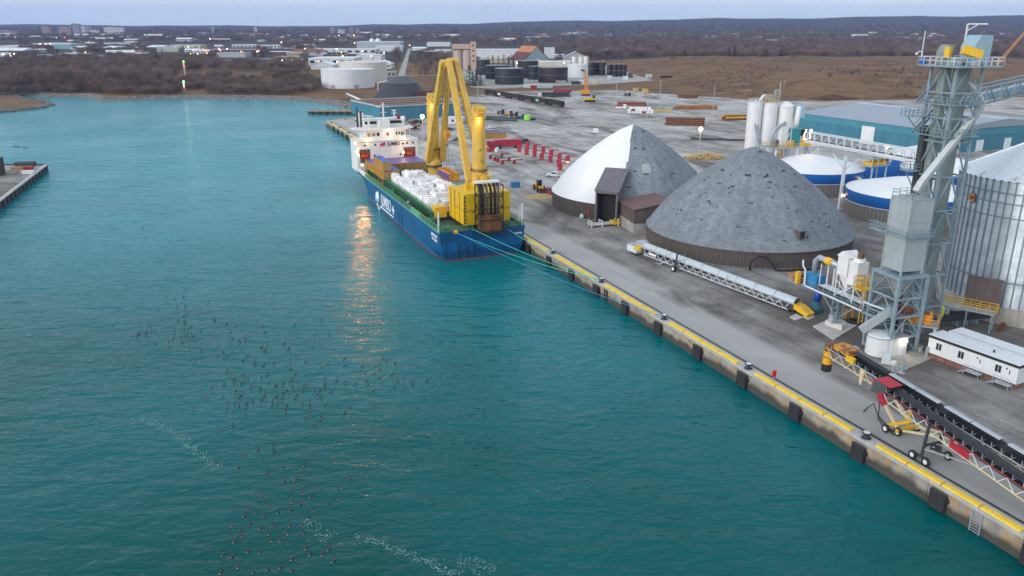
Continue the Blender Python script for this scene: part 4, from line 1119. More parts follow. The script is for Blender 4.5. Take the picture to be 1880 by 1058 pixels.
# two crew in orange by the port rail
def person(label, loc, rz, top, legs, group=None, scale=1.0):
    t = thing('person', label, 'person', loc, rz, group)
    V = [(0, 0, 0.95), (0, 0, 1.2), (0, 0, 1.42), (0, 0, 1.52), (0, 0, 1.64), (0.0, 0.2, 1.40), (0.06, 0.26, 1.12), (0.16, 0.22, 0.9), (0.0, -0.2, 1.40), (0.02, -0.27, 1.12), (0.1, -0.24, 0.88),
         (0, 0.1, 0.9), (0.04, 0.11, 0.5), (0, 0.12, 0.08), (0.12, 0.13, 0.04), (0, -0.1, 0.9), (-0.02, -0.11, 0.5), (-0.06, -0.12, 0.08), (0.06, -0.13, 0.04)]
    Ed = [(0, 1), (1, 2), (2, 3), (3, 4), (2, 5), (5, 6), (6, 7), (2, 8), (8, 9), (9, 10), (0, 11), (11, 12), (12, 13), (13, 14), (0, 15), (15, 16), (16, 17), (17, 18)]
    rad = [0.16, 0.17, 0.16, 0.06, 0.1, 0.08, 0.06, 0.05, 0.08, 0.06, 0.05, 0.1, 0.075, 0.055, 0.05, 0.1, 0.075, 0.055, 0.05]
    me = bpy.data.meshes.new('body'); me.from_pydata(V, Ed, [])
    o = bpy.data.objects.new('body', me); COL.objects.link(o); o.parent = t
    me.materials.append(top)
    sm = o.modifiers.new('skin', 'SKIN')
    for i, r_ in enumerate(rad): me.skin_vertices[0].data[i].radius = (r_, r_)
    me.skin_vertices[0].data[0].use_root = True
    o.modifiers.new('sub', 'SUBSURF').levels = 1
    b = MB(); b.sphere((0.01, 0, 1.74), (0.13, 0.12, 0.08), 10, 5); b.build('helmet', M_WHITE, t)
    return t
M_HIVIS = mat('orange workwear', (0.75, 0.14, 0.03), 0.8, 0, 0.15, 3)
person('crew member in orange overalls at the port rail, nearer the bridge', SH(66.5, 8.9, 6.22), QANG + 0.5, M_HIVIS, M_DARK)
person('crew member in orange overalls at the port rail, nearer the stern', SH(62.2, 8.9, 6.22), QANG - 0.8, M_HIVIS, M_DARK)

# ------------------------------------------------------------------ mooring lines from the stern to the bollards
M_ROPEG = mat('green rope', (0.08, 0.55, 0.42), 0.7, 0, 0.1, 2); M_ROPEB = mat('blue rope', (0.05, 0.25, 0.50), 0.7, 0, 0.1, 2)
def line(label, a, c, m, sag, r=0.055):
    a, c = Vector(a), Vector(c); pts = []
    for i in range(25):
        f = i / 24; p = a.lerp(c, f); p.z -= sag * 4 * f * (1 - f); pts.append(p - a)
    b = MB(); b.tube(pts, r, 5); o = b.build('mooring_line', m); o.location = a
    return tag(o, label, 'rope', 'mooring lines at the stern')
B1, B2, B0 = ST(BOLL[9] - 0.1, -0.75, 3.2), ST(BOLL[8] - 0.1, -0.75, 3.2), ST(BOLL[10] - 0.1, -0.75, 3.2)
line('green rope from the yellow stern fairlead to the bollard, lower of the green pair', SH(0.1, 6.8, 6.7), B1 + Vector((0.2, 0.1, 0)), M_ROPEG, 0.9)
line('green rope from mid stern to the same bollard, upper of the green pair', SH(0.1, 2.2, 6.9), B1 + Vector((-0.1, 0.2, 0.1)), M_ROPEG, 0.8)
line('long blue rope from the stern to the farther bollard at the right', SH(0.1, 6.6, 6.7), B2, M_ROPEB, 1.1)
line('short green rope from the right of the stern to the nearest bollard', SH(0.1, -6.3, 6.2), B0, M_ROPEG, 0.5)
b = MB(); b.cyl((0, 6.3, 6.8), (0, 7.1, 6.8), 0.42, n=12); b.bb(-0.25, 0.3, 6.2, 7.2, 6.35, 6.6); b.build('fairlead', M_YEL, ship)

# ------------------------------------------------------------------ shingled storage domes
def shingle_mat(name, c0, c1):
    m, N, L, B = new_mat(name)
    tc = N.new('ShaderNodeTexCoord'); sx = N.new('ShaderNodeSeparateXYZ'); L.new(tc.outputs['Object'], sx.inputs[0])
    at = N.new('ShaderNodeMath'); at.operation = 'ARCTAN2'; L.new(sx.outputs['Y'], at.inputs[0]); L.new(sx.outputs['X'], at.inputs[1])
    mu = N.new('ShaderNodeMath'); mu.operation = 'MULTIPLY'; mu.inputs[1].default_value = 20.0; L.new(at.outputs[0], mu.inputs[0])
    cb = N.new('ShaderNodeCombineXYZ'); L.new(mu.outputs[0], cb.inputs[0]); L.new(sx.outputs['Z'], cb.inputs[1])
    br = N.new('ShaderNodeTexBrick'); br.inputs['Scale'].default_value = 1.0; br.inputs['Brick Width'].default_value = 0.9; br.inputs['Row Height'].default_value = 0.30
    br.inputs['Mortar Size'].default_value = 0.015; br.inputs['Bias'].default_value = 0.0
    br.inputs['Color1'].default_value = (*c0, 1); br.inputs['Color2'].default_value = (*c1, 1); br.inputs['Mortar'].default_value = (*[x * 0.6 for x in c0], 1)
    L.new(cb.outputs[0], br.inputs['Vector'])
    out = br.outputs['Color']
    mv = N.new('ShaderNodeMapping'); mv.inputs['Scale'].default_value = (0.5, 0.05, 1); L.new(cb.outputs[0], mv.inputs[0])
    for sc, lo, hi, vec in ((0.12, 0.86, 1.12, tc.outputs['Object']), (0.8, 0.86, 1.14, tc.outputs['Object']), (1.0, 0.84, 1.08, mv.outputs[0])):
        n = N.new('ShaderNodeTexNoise'); n.inputs['Scale'].default_value = sc; n.inputs['Detail'].default_value = 6; L.new(vec, n.inputs['Vector'])
        r = N.new('ShaderNodeValToRGB'); r.color_ramp.elements[0].position = 0.3; r.color_ramp.elements[1].position = 0.7
        r.color_ramp.elements[0].color = (lo, lo, lo, 1); r.color_ramp.elements[1].color = (hi, hi, hi, 1); L.new(n.outputs[0], r.inputs[0])
        x = N.new('ShaderNodeMix'); x.data_type = 'RGBA'; x.blend_type = 'MULTIPLY'; x.inputs[0].default_value = 1; L.new(out, x.inputs[6]); L.new(r.outputs[0], x.inputs[7]); out = x.outputs[2]
    L.new(out, B.inputs['Base Color']); B.inputs['Roughness'].default_value = 0.85
    bp = N.new('ShaderNodeBump'); bp.inputs['Strength'].default_value = 0.5; bp.inputs['Distance'].default_value = 0.05
    L.new(br.outputs['Fac'], bp.inputs['Height']); L.new(bp.outputs[0], B.inputs['Normal'])
    return m
M_SHING = shingle_mat('grey asphalt shingles', (0.17, 0.198, 0.228), (0.22, 0.248, 0.28))
M_WSHEET = mat('white roofing membrane', (0.76, 0.77, 0.79), 0.55, 0, 0.05, 0.15)
M_BOARD = mat('brown weathered boards', (0.105, 0.09, 0.08), 0.85, 0, 0.25, 0.5, 0.4, 3, streak=0.35)
M_FELT = mat('bare roofing felt', (0.035, 0.033, 0.035), 0.9, 0, 0.3, 1.0); M_FELTR = mat('rusty felt', (0.10, 0.045, 0.04), 0.9, 0, 0.3, 1.0)
PROF = [(1.0, 0.0), (0.965, 0.055), (0.90, 0.165), (0.80, 0.315), (0.65, 0.49), (0.5, 0.64), (0.33, 0.795), (0.16, 0.925), (0.05, 0.985), (0.0, 1.0)]
def prof_r(t):
    for (r0, z0), (r1, z1) in zip(PROF[:-1], PROF[1:]):
        if z0 <= t <= z1: return r0 + (r1 - r0) * (t - z0) / (z1 - z0)
    return 0
def boards(parent, Rr, z0, z1, n=96, skip=None):
    b = MB(); w = 2 * math.pi * Rr / n
    b.bb(-0.09, 0.09, -w / 2 + 0.02, w / 2 - 0.02, z0, z1); me = b.mesh('wall_board', M_BOARD)
    for i in range(n):
        t = 2 * math.pi * i / n
        if skip and skip(t): continue
        dr = random.uniform(-0.03, 0.03)
        o = obj_from(me, 'wall_board', parent, ((Rr + dr) * math.cos(t), (Rr + dr) * math.sin(t), 0), t)

D1 = Vector((57.0, 188.0, ZQ)); R1, E1, T1h = 24.2, 3.5, 22.6
t = thing('storage_dome', 'large grey shingled dome nearest the quay on a brown board wall', 'dome', D1)
b = MB(); b.lathe([(R1 - 0.35, 0), (R1 - 0.35, E1 + 0.2)], 96); b.build('inner_wall', M_CONC, t)
boards(t, R1 - 0.22, 0, E1 + 0.05, 110)
b = MB(); b.lathe([(R1 * r + (0.12 if r == 1 else 0), E1 + (T1h - E1) * z) for r, z in PROF], 96); o = b.build('shell', M_SHING, t); o.data.polygons.foreach_set('use_smooth', [True] * len(o.data.polygons))
b = MB(); b.lathe([(R1 + 0.02, E1 - 0.12), (R1 + 0.16, E1 - 0.12), (R1 + 0.16, E1 + 0.03), (R1 + 0.02, E1 + 0.03)], 96); b.build('eave_trim', M_BROWN, t)
def patches(parent, Rr, E, T, n, a_lo, a_hi, name='felt_patch', seed=5):
    random.seed(seed)
    for i in range(n):
        a = random.uniform(a_lo, a_hi); z = min(0.95, max(0.04, random.betavariate(2.0, 2.2)))
        wd = random.choice((0.3, 0.4, 0.6, 0.9, 1.3)); ht = random.choice((0.009, 0.009, 0.014))
        P = []
        for k in range(4):
            for zz in (z, z + ht):
                r_ = prof_r(zz) * Rr + 0.05; aa = a + (k - 1.5) / 3 * wd / max(r_, 2)
                jz = random.uniform(-0.004, 0.004)
                P.append((r_ * math.cos(aa), r_ * math.sin(aa), E + (T - E) * (zz + jz) + 0.03))
        F = [(0, 2, 3, 1), (2, 4, 5, 3), (4, 6, 7, 5)]
        b = MB(); b.add(P, F); b.build(name, M_FELTR if random.random() < 0.12 else M_FELT, parent)
patches(t, R1, E1, T1h, 62, R(195), R(330))
# dormer vent low on the dome
a = R(-93); zr = 0.15; rr = prof_r(zr) * R1
dm = MB(); dm.box((rr - 0.15, 0, E1 + (T1h - E1) * zr + 0.55), (2.4, 1.3, 1.9)); o = dm.build('dormer', M_BROWN, t); o.rotation_euler = (0, 0, R(-77))
dm = MB(); dm.box((rr + 1.08, 0, E1 + (T1h - E1) * zr + 0.55), (0.1, 0.9, 1.3)); o2 = dm.build('dormer_louvre', M_BLACK, t); o2.rotation_euler = (0, 0, R(-77))
dm = MB(); dm.box((rr + 0.0, 0, E1 + (T1h - E1) * zr + 1.56), (2.8, 1.6, 0.1)); o2 = dm.build('dormer_roof', M_SHING, t); o2.rotation_euler = (0, 0, R(-77))
# black hose looped against the dome wall
hp = G(1397, 497)
pts = [(-2.4, 0, 0.2), (-2.6, 0.1, 1.2), (-2.0, 0.35, 2.3), (-0.6, 0.5, 3.1), (0.9, 0.5, 2.9), (2.2, 0.4, 1.6), (2.8, 0.2, 0.4), (3.6, -0.2, 0.25), (6, -0.3, 0.25), (9, 0.4, 0.25), (13, 1.6, 0.25)]
b = MB(); b.tube(pts, 0.22, 8); o = b.build('black_hose', M_BLACK, None, True); o.location = hp + Vector((0, -0.4, 0)); tag(o, 'thick black hose looped up against the dome wall', 'hose')

D2 = Vector((34.3, 228.0, ZQ)); R2, E2, T2h = 22.7, 4.4, 23.0
t = thing('storage_dome', 'farther dome, left half white membrane and right half grey shingle', 'dome', D2)
b = MB(); b.lathe([(R2 - 0.35, 0), (R2 - 0.35, E2 + 0.2)], 90, (0, 0, 0), R(254), R(602)); b.build('inner_wall', M_CONC, t)
SEAM = R(255.5)
boards(t, R2 - 0.22, 0, E2 + 0.05, 100, skip=lambda a: R(242) < a < R(254))
prof2 = [(R2 * r + (0.12 if r == 1 else 0), E2 + (T2h - E2) * z) for r, z in PROF]
b = MB(); b.lathe([(r, z + 0.04) for r, z in prof2], 48, (0, 0, 0), R(75), SEAM); o = b.build('white_shell', M_WSHEET, t, True)
b = MB(); b.lathe(prof2, 64, (0, 0, 0), SEAM - 0.01, R(435)); o = b.build('shingle_shell', M_SHING, t, True)
# stepped seam of the membrane
b = MB(); zz = [0.55, 0.62, 0.70, 0.78]; P = []
for z in zz:
    for aa in (SEAM - 0.02, SEAM + 0.035):
        r_ = prof_r(z) * R2 + 0.06; P.append((r_ * math.cos(aa), r_ * math.sin(aa), E2 + (T2h - E2) * z + 0.05))
b.add(P, [(0, 1, 3, 2), (2, 3, 5, 4), (4, 5, 7, 6)]); b.build('membrane_flap', M_WSHEET, t)
patches(t, R2, E2, T2h, 26, R(258), R(320), seed=9)
b = MB(); P = []
for z in (0.42, 0.47, 0.53):
    for aa in (R(272), R(277), R(281)):
        r_ = prof_r(z) * R2 + 0.05; P.append((r_ * math.cos(aa), r_ * math.sin(aa), E2 + (T2h - E2) * z + 0.04))
b.add(P, [(0, 1, 4, 3), (1, 2, 5, 4), (3, 4, 7, 6), (4, 5, 8, 7)]); b.build('pale_patch', mat('new pale shingle', (0.33, 0.34, 0.35), 0.85, 0, 0.1, 1), t)
# entrance portal
pa = R(248); pr = R2 - 2.2
M_PORT = mat('portal boards', (0.17, 0.16, 0.155), 0.8, 0, 0.2, 0.5, streak=0.3); M_PROOF = mat('portal roof sheet', (0.135, 0.12, 0.145), 0.6, 0, 0.12, 0.4)
pt = bpy.data.objects.new('portal', None); COL.objects.link(pt); pt.parent = t; pt.location = (pr * math.cos(pa), pr * math.sin(pa), 0); pt.rotation_euler = (0, 0, pa)
for sy in (-1, 1):
    b = MB(); b.extr([(0, sy * 2.9, 0), (5.4, sy * 2.9, 0), (5.4, sy * 2.9, 8.6), (-4.6, sy * 2.9, 13), (-4.6, sy * 2.9, 4)], (0, -0.12, 0), (0, 0.12, 0)); b.build('side_wall', M_PORT, pt)
    b = MB(); b.beam((5.5, sy * 2.75, 0), (5.5, sy * 2.75, 8.6), 0.4); b.build('door_post', M_PORT, pt)
b = MB(); b.extr([(5.8, -3.3, 8.65), (5.8, 3.3, 8.65), (-4.4, 3.3, 13.1), (-4.4, -3.3, 13.1)], (0, 0, 0), (0, 0, 0.2)); b.build('roof', M_PROOF, pt)
b = MB(); b.beam((5.5, -2.9, 8.4), (5.5, 2.9, 8.4), 0.4, 0.5); b.build('lintel', M_PORT, pt)
b = MB(); b.bb(2.4, 2.7, -2.7, 2.7, 0.02, 9.6); b.build('doorway_shade', M_BLACK, pt)  # black sheet stands in for the shade inside the portal
b = MB(); b.bb(2.7, 5.3, -2.7, 2.7, 0.03, 0.06); b.build('floor', M_DARK, pt)
# brown link building between the domes with a concrete block at its foot
l0 = G(1163, 430)
t = thing('link_shed', 'brown boarded lean-to on a concrete base between the two domes', 'shed', l0, R(12))
b = MB(); b.bb(0, 9.5, 0, 11, 0, 2.6); b.build('concrete_base', M_CONC, t)
b = MB(); b.extr([(0.05, 0.05, 2.62), (9.4, 0.05, 2.62), (9.4, 0.05, 7.6), (0.05, 0.05, 6.0)], (0, 0, 0), (0, 10.8, 0)); b.build('boarded_wall', M_BROWN, t)
for k in range(12): b = MB(); b.bb(0.3 + k * 0.76, 0.48 + k * 0.76, -0.03, 0.05, 2.65, 6.0 + 0.13 * k); b.build('batten', M_BOARD, t)
b = MB(); b.extr([(-0.4, -0.4, 6.05), (9.7, -0.4, 7.75), (9.7, -0.4, 7.95), (-0.4, -0.4, 6.25)], (0, 0, 0), (0, 11.6, 0)); b.build('roof', mat('maroon roof edge', (0.14, 0.075, 0.075), 0.6), t)
b = MB(); b.bb(1.3, 2.4, -0.05, 0.1, 0.9, 1.9); b.build('vent', M_STEEL, t)
for k, (u, v) in enumerate(((1068, 402), (1064, 404))):
    p = G(u, v); b = MB(); b.sphere((0, 0, 0.7 - 0.3 * k), (0.6 - 0.2 * k, 0.5 - 0.1 * k, 0.7 - 0.3 * k), 10, 6); b.cyl((0, 0, 0), (0, 0, 0.1), 0.4, n=8); o = b.build('tank_drum', M_WHITE if k == 0 else M_CONC); o.location = p
    tag(o, 'small %s drum on the ground by the white dome wall' % ('white' if k == 0 else 'grey'), 'drum')
b = MB(); b.bb(-0.35, 0.35, -0.06, 0.06, 1.2, 2.6); o = b.build('warning_sign', M_RED); a = R(233); o.location = D2 + Vector(((R2 + 0.1) * math.cos(a), (R2 + 0.1) * math.sin(a), 0)); o.rotation_euler = (0, 0, a + math.pi / 2)
tag(o, 'small red warning sign on the board wall of the white dome', 'sign')

# ------------------------------------------------------------------ white topped round tanks with a blue band
M_TANKC = mat('streaked tank concrete', (0.20, 0.185, 0.17), 0.85, 0, 0.3, 0.3, 0.3, 3, streak=0.4)
M_TROOF = mat('white tank roof', (0.74, 0.76, 0.78), 0.55, 0, 0.04, 0.2)
def round_tank(label, c, Rr, hc=4.2, hb=3.0, rise=3.6, lamps=()):
    t = thing('round_tank', label, 'tank', c, 0)
    b = MB(); w = 2 * math.pi * Rr / 44; b.bb(-0.2, 0.2, -w / 2 + 0.015, w / 2 - 0.015, 0, hc); me = b.mesh('wall_panel', M_TANKC)
    for i in range(44):
        a = 2 * math.pi * i / 44; obj_from(me, 'wall_panel', t, (Rr * math.cos(a), Rr * math.sin(a), 0), a)
    b = MB(); b.lathe([(Rr - 0.3, 0), (Rr - 0.3, hc)], 64); b.build('liner', M_TANKC, t)
    b = MB(); b.lathe([(Rr + 0.18, hc), (Rr + 0.42, hc + 0.05), (Rr + 0.34, hc + hb)], 72); b.build('blue_band', M_BLUE, t, True)
    b = MB(); b.lathe([(Rr + 0.1, hc - 0.15), (Rr + 0.5, hc - 0.12), (Rr + 0.5, hc + 0.06), (Rr + 0.2, hc + 0.06)], 72); b.build('white_trim', M_WSTEEL, t)
    b = MB(); b.lathe([(Rr + 0.45, hc + hb - 0.02), (Rr + 0.42, hc + hb + 0.12), (Rr * 0.75, hc + hb + rise * 0.32), (Rr * 0.4, hc + hb + rise * 0.7), (Rr * 0.12, hc + hb + rise * 0.95), (0, hc + hb + rise)], 72); b.build('roof', M_TROOF, t, True)
    for a in lamps:
        q = ((Rr + 0.75) * math.cos(R(a)), (Rr + 0.75) * math.sin(R(a)), hc + 0.25)
        b = MB(); b.box(q, (0.5, 0.6, 0.35), R(a)); b.build('wall_lamp', L_WARM, t)
        point_light('wall_lamp_light', (q[0] * 1.04, q[1] * 1.04, q[2]), 70, (1, 0.72, 0.35), 0.2, t)
    return t
TA = G(1480, 345); TB = G(1663, 396); TC = G(1735, 352)
round_tank('white roofed round tank with blue band behind the white silos platform', TA, 16.4, lamps=(-42,))
round_tank('white roofed round tank with blue band in front of the grain tower', TB, 15.8, lamps=(-95, 160))
round_tank('white roofed round tank with blue band half hidden behind the tower', TC, 13.5)
# blue gabled hall between the tanks
p = G(1626, 336); t = thing('blue_gable_hall', 'white roofed hall with bright blue gable between the round tanks', 'building', p, R(38))
b = MB(); b.extr([(0, -8, 0), (0, 8, 0), (0, 8, 5.5), (0, 0, 10.5), (0, -8, 5.5)], (0, 0, 0), (22, 0, 0)); b.build('gable_wall', M_BLUE, t)
for sy in (-1, 1): b = MB(); b.extr([(-0.4, sy * 8.5, 5.3), (-0.4, 0, 10.6), (-0.4, 0, 10.9), (-0.4, sy * 8.5, 5.6)], (0, 0, 0), (22.8, 0, 0)); b.build('roof_slope', M_TROOF, t)
p = G(1600, 352); t = thing('conveyor_drive_house', 'glazed steel drive house with yellow machinery between the round tanks', 'drive house', p, R(28))
for sx in (-3.2, 3.2):
    for sy in (-1.6, 1.6): b = MB(); b.beam((sx, sy, 0), (sx, sy, 8.2), 0.35); b.build('leg', M_WSTEEL, t)
b = MB(); b.bb(-4.2, 4.2, -2, 2, 8.2, 8.5); b.build('floor', M_STEEL, t)
b = MB(); b.bb(-3.9, 3.4, -1.5, 1.5, 8.5, 9.6); b.cyl((-2, 0, 10), (2, 0, 10), 0.8, n=10); b.build('machinery', M_YEL, t)
b = MB(); b.bb(-4.2, 4.2, -2, 2, 10.6, 12.2); b.extr([(-4.5, -2.4, 12.2), (-4.5, 2.4, 12.2), (-4.5, 0, 12.9)], (0, 0, 0), (9, 0, 0)); b.build('hood', M_STEEL, t)
for sx in (-4.1, -1.4, 1.4, 4.1): b = MB(); b.beam((sx, -1.95, 8.4), (sx, -1.95, 10.7), 0.18); b.build('frame_post', M_WSTEEL, t)
b = MB(); b.bb(4.3, 6.0, -1.2, 1.2, 9.0, 12.4); b.build('side_box', M_STEEL, t)
b = MB(); b.sphere((-3.2, -2.0, 12.6), 0.3, 8, 5); b.build('lamp', L_WARM, t)
p = G(1558, 383); a = G(1598, 372)
b = MB(); b.tube([(0, 0, 1.2), (a.x - p.x, a.y - p.y, 1.2)], 0.75, 10); b.cyl((0, 0, 0), (0, 0, 1.2), 0.4, n=8); o = b.build('grey_pipe', M_STEEL); o.location = p; tag(o, 'thick grey pipe on the ground beside the front round tank', 'pipe')

# ------------------------------------------------------------------ teal warehouse on the right
wc, wl = Vector((171.1, 322.6, ZQ)), Vector((139.0, 394.4, ZQ))
wang = math.atan2(wl.y - wc.y, wl.x - wc.x); wlen = (wl - wc).length
t = thing('teal_warehouse', 'wide teal warehouse with pale grey roof behind the round tanks', 'warehouse', wc, wang)
WD = 78.0; EH = 9.5
b = MB(); b.bb(0, wlen, -WD, 0, 0, 6.3); b.build('wall', M_TEAL, t)
b = MB(); b.bb(-0.12, wlen + 0.12, -WD - 0.12, 0.12, 6.34, EH); b.build('upper_wall', mat('teal fascia', (0.06, 0.23, 0.31), 0.5, 0, 0.08, 0.15), t)
M_GROOF = mat('pale grey sheet roof', (0.27, 0.31, 0.37), 0.55, 0, 0.07, 0.06)
b = MB(); b.add([(-0.5, 0.5, EH + .02), (wlen + 0.5, 0.5, EH + .02), (wlen + 0.5, -WD / 2, EH + 3.2), (-0.5, -WD / 2, EH + 3.2), (-0.5, -WD - 0.5, EH + .02), (wlen + 0.5, -WD - 0.5, EH + .02)], [(0, 3, 2, 1), (3, 4, 5, 2), (0, 4, 3), (1, 2, 5), (0, 1, 5, 4)]); b.build('roof', M_GROOF, t)
b = MB(); b.beam((-0.5, -WD / 2, EH + 3.3), (wlen + 0.5, -WD / 2, EH + 3.3), 0.5, 0.2); b.build('ridge_cap', M_WSTEEL, t)
b = MB(); b.bb(wlen * 0.40, wlen * 0.40 + 7, 0.0, 0.25, 0, 7.6); b.build('white_door', M_WHITE, t)
for k in range(7): b = MB(); b.bb(2 + k * 12.5, 2.2 + k * 12.5, 0.0, 0.14, 0, 6.3); b.build('wall_joint', M_TEAL, t)
for f in (0.12, 0.3, 0.52): b = MB(); b.bb(-0.25, 0, -WD * f - 4, -WD * f, 0, 4.6); b.build('side_door', M_WHITE, t)

# ------------------------------------------------------------------ white silos and their platform
for k, (u, r_) in enumerate(((1374, 2.35), (1400, 2.6), (1429, 2.75))):
    p = G(u, 331 - k * 0.5); h = 25.6
    t = thing('white_silo', ['leftmost of three tall white silos behind the near dome', 'middle of three tall white silos behind the near dome', 'right one of three tall white silos, with a pointed cap'][k], 'silo', p)
    b = MB(); b.lathe([(r_, 0), (r_, h - (1.2 if k == 2 else 0.05))], 32); b.build('shell', M_WHITE, t, True)
    b = MB(); b.lathe([(r_ + 0.1, h - (1.3 if k == 2 else 0.1)), (r_ + 0.1, h - (1.1 if k == 2 else 0)), (r_ * 0.4, h + (0.1 if k == 2 else 0.25)), (0, h + (0.5 if k == 2 else 0.3))], 32); b.build('roof', M_WHITE, t)
    if k < 2:
        b = MB()
        for i in range(10):
            a = 2 * math.pi * i / 10; b.beam((r_ * math.cos(a), r_ * math.sin(a), h), (r_ * math.cos(a), r_ * math.sin(a), h + 1.3), 0.1)
        for zz in (0.65, 1.3):
            for i in range(10):
                a, c = 2 * math.pi * i / 10, 2 * math.pi * (i + 1) / 10; b.beam((r_ * math.cos(a), r_ * math.sin(a), h + zz), (r_ * math.cos(c), r_ * math.sin(c), h + zz), 0.09)
        b.build('roof_rail', M_WSTEEL if k == 0 else M_YEL, t)
        if k == 1:
            b = MB(); b.bb(-2.2, 2.4, -1.0, 1.0, h + 0.3, h + 2.6); b.bb(1.0, 2.6, -2.0, 0.2, h + 1.6, h + 4.2); b.build('roof_filter', M_CONC, t)
            b = MB(); b.tube([(-1.6, 0, h + 2.4), (-2.6, 0, h + 2.0), (-3.4, 0.1, h + 0.6)], 0.45, 8); b.build('roof_duct', M_WHITE, t)
            b = MB(); b.beam((2.8, 0, h), (2.8, 0, h + 6.5), 0.12); b.build('roof_mast', M_WSTEEL, t)
    if k == 2:
        b = MB(); b.bb(2.3, 5.6, -2.4, 1.0, h - 4.6, h - 0.6); b.build('discharge_box', mat('pale blue box', (0.25, 0.37, 0.48), 0.5), t)
        b = MB(); b.tube([(3.6, -1.4, h - 4.6), (2.6, -3.2, h - 13)], 0.75, 10); b.build('downpipe', M_STEEL, t, True)
def lattice_leg(b, x, y, z0, z1, w, n, m=0.12):
    for sx in (-1, 1):
        for sy in (-1, 1): b.beam((x + sx * w / 2, y + sy * w / 2, z0), (x + sx * w / 2, y + sy * w / 2, z1), m * 1.6)
    for i in range(n):
        za, zb = z0 + (z1 - z0) * i / n, z0 + (z1 - z0) * (i + 1) / n
        for s_ in (-1, 1):
            b.beam((x - w / 2, y + s_ * w / 2, za), (x + w / 2, y + s_ * w / 2, zb), m); b.beam((x + s_ * w / 2, y - w / 2, zb), (x + s_ * w / 2, y + w / 2, za), m)
def rail_box(par, x0, x1, y0, y1, z, m=M_YEL, h=1.1, name='guard_rail', step=1.8, w=0.09):
    sides = [((x0, y0, z), (x1, y0, z)), ((x1, y0, z), (x1, y1, z)), ((x1, y1, z), (x0, y1, z)), ((x0, y1, z), (x0, y0, z))]
    for a, c in sides: rail([a, c], h, step, name, m, par, w, (1.0, 0.55))
p = G(1448, 338); t = thing('transfer_platform', 'white steel transfer platform with yellow rails in front of the white silos', 'platform', p, R(18))
PZ = 12.6
b = MB(); b.bb(-9.5, 8.5, -3.4, 3.4, PZ - 0.3, PZ); b.build('deck', M_STEEL, t)
rail_box(t, -9.4, 8.4, -3.3, 3.3, PZ)
for (x, y) in ((-8.5, -3), (-8.5, 3), (-0.5, -3), (-0.5, 3), (7.5, -3), (7.5, 3)): b = MB(); b.beam((x, y, 0), (x, y, PZ - 0.3), 0.55); b.build('leg', M_WSTEEL, t)
for (a, c) in (((-0.5, -3, 1.5), (7.5, -3, PZ - 0.5)), ((7.5, -3, 4), (7.5, 3, PZ - 0.5)), ((-8.5, -3, PZ - 0.5), (-0.5, -3, 3)), ((-0.5, -3, 4), (7.5, -3, 4)), ((7.5, -3, 1.5), (7.5, 3, 1.5)), ((-0.5, 3, 4), (7.5, 3, 4))): b = MB(); b.beam(a, c, 0.35); b.build('brace', M_WSTEEL, t)
b = MB(); b.bb(-1.2, 1.4, -1.4, 1.4, PZ, PZ + 5.2); b.bb(-1.5, 1.7, -1.7, 1.7, PZ + 5.2, PZ + 5.6); b.build('teal_machine', mat('teal machine paint', (0.02, 0.26, 0.30), 0.45), t)
b = MB(); b.extr([(1.7, -1.9, PZ + 3.2), (3.0, -1.9, PZ + 5.0), (2.9, -1.9, PZ + 5.2), (1.6, -1.9, PZ + 3.4)], (0, 0, 0), (0, 2.6, 0)); b.build('dark_flap', M_BLACK, t)
b = MB(); b.tube([(0.2, 0, PZ + 5.5), (0.9, 0, PZ + 12.5)], 0.75, 12); b.build('white_stack', M_WHITE, t, True)
for dx in (-0.9, 0.3):
    b = MB(); b.tube([(-8.2 + dx, -1, PZ), (-8.2 + dx, -1, PZ + 3.5), (-7.6 + dx, -1, PZ + 5.2), (-6.2 + dx, -1, PZ + 6.6), (-4.3, -1, PZ + 7.2 - dx * 0.6)], 0.4, 8); b.build('bent_pipe', M_STEEL, t, True)
b = MB(); lattice_leg(b, -4.2, -2, PZ, PZ + 7.6, 1.8, 3); b.build('ladder_tower', M_WSTEEL, t)
b = MB(); b.tube([(-13.5, 1, PZ + 7), (-10.5, 1, PZ - 1)], 0.25, 6); b.tube([(-14.5, 1, PZ + 7.4), (-11.5, 1, PZ - 1)], 0.25, 6); b.build('slanting_pipes', M_STEEL, t)
for (x, y, l, m_) in ((-3.0, -2.2, 2.6, M_YEL), (3.6, -2.0, 2.4, M_YEL), (5.6, 0.6, 2.2, M_WHITE), (-6, 1.0, 2.0, M_WOOD), (3.8, 1.2, 2.2, M_CONC)):
    b = MB(); b.box((x, y, PZ + 0.7), (l, 1.1, 1.4), 0.2); b.cyl((x - l / 2, y, PZ + 1.6), (x + l / 2, y, PZ + 1.6), 0.4, n=8); b.build('gearbox', m_, t)
b = MB(); b.cyl((-6.8, -2.6, 0), (-6.8, -2.6, PZ - 0.3), 1.1, n=12); b.build('rusty_chute', M_WOOD, t)
for (x, y, z) in ((3.2, -1.0, PZ + 4.8), (5.8, -0.6, PZ + 4.7)):
    b = MB(); b.beam((x, y, PZ), (x, y, z), 0.12); b.sphere((x, y - 0.2, z), 0.42, 10, 6); b.build('floodlight', L_WARM, t)
    point_light('floodlight_beam', (x, y - 0.9, z), 260, (1, 0.7, 0.32), 0.3, t)
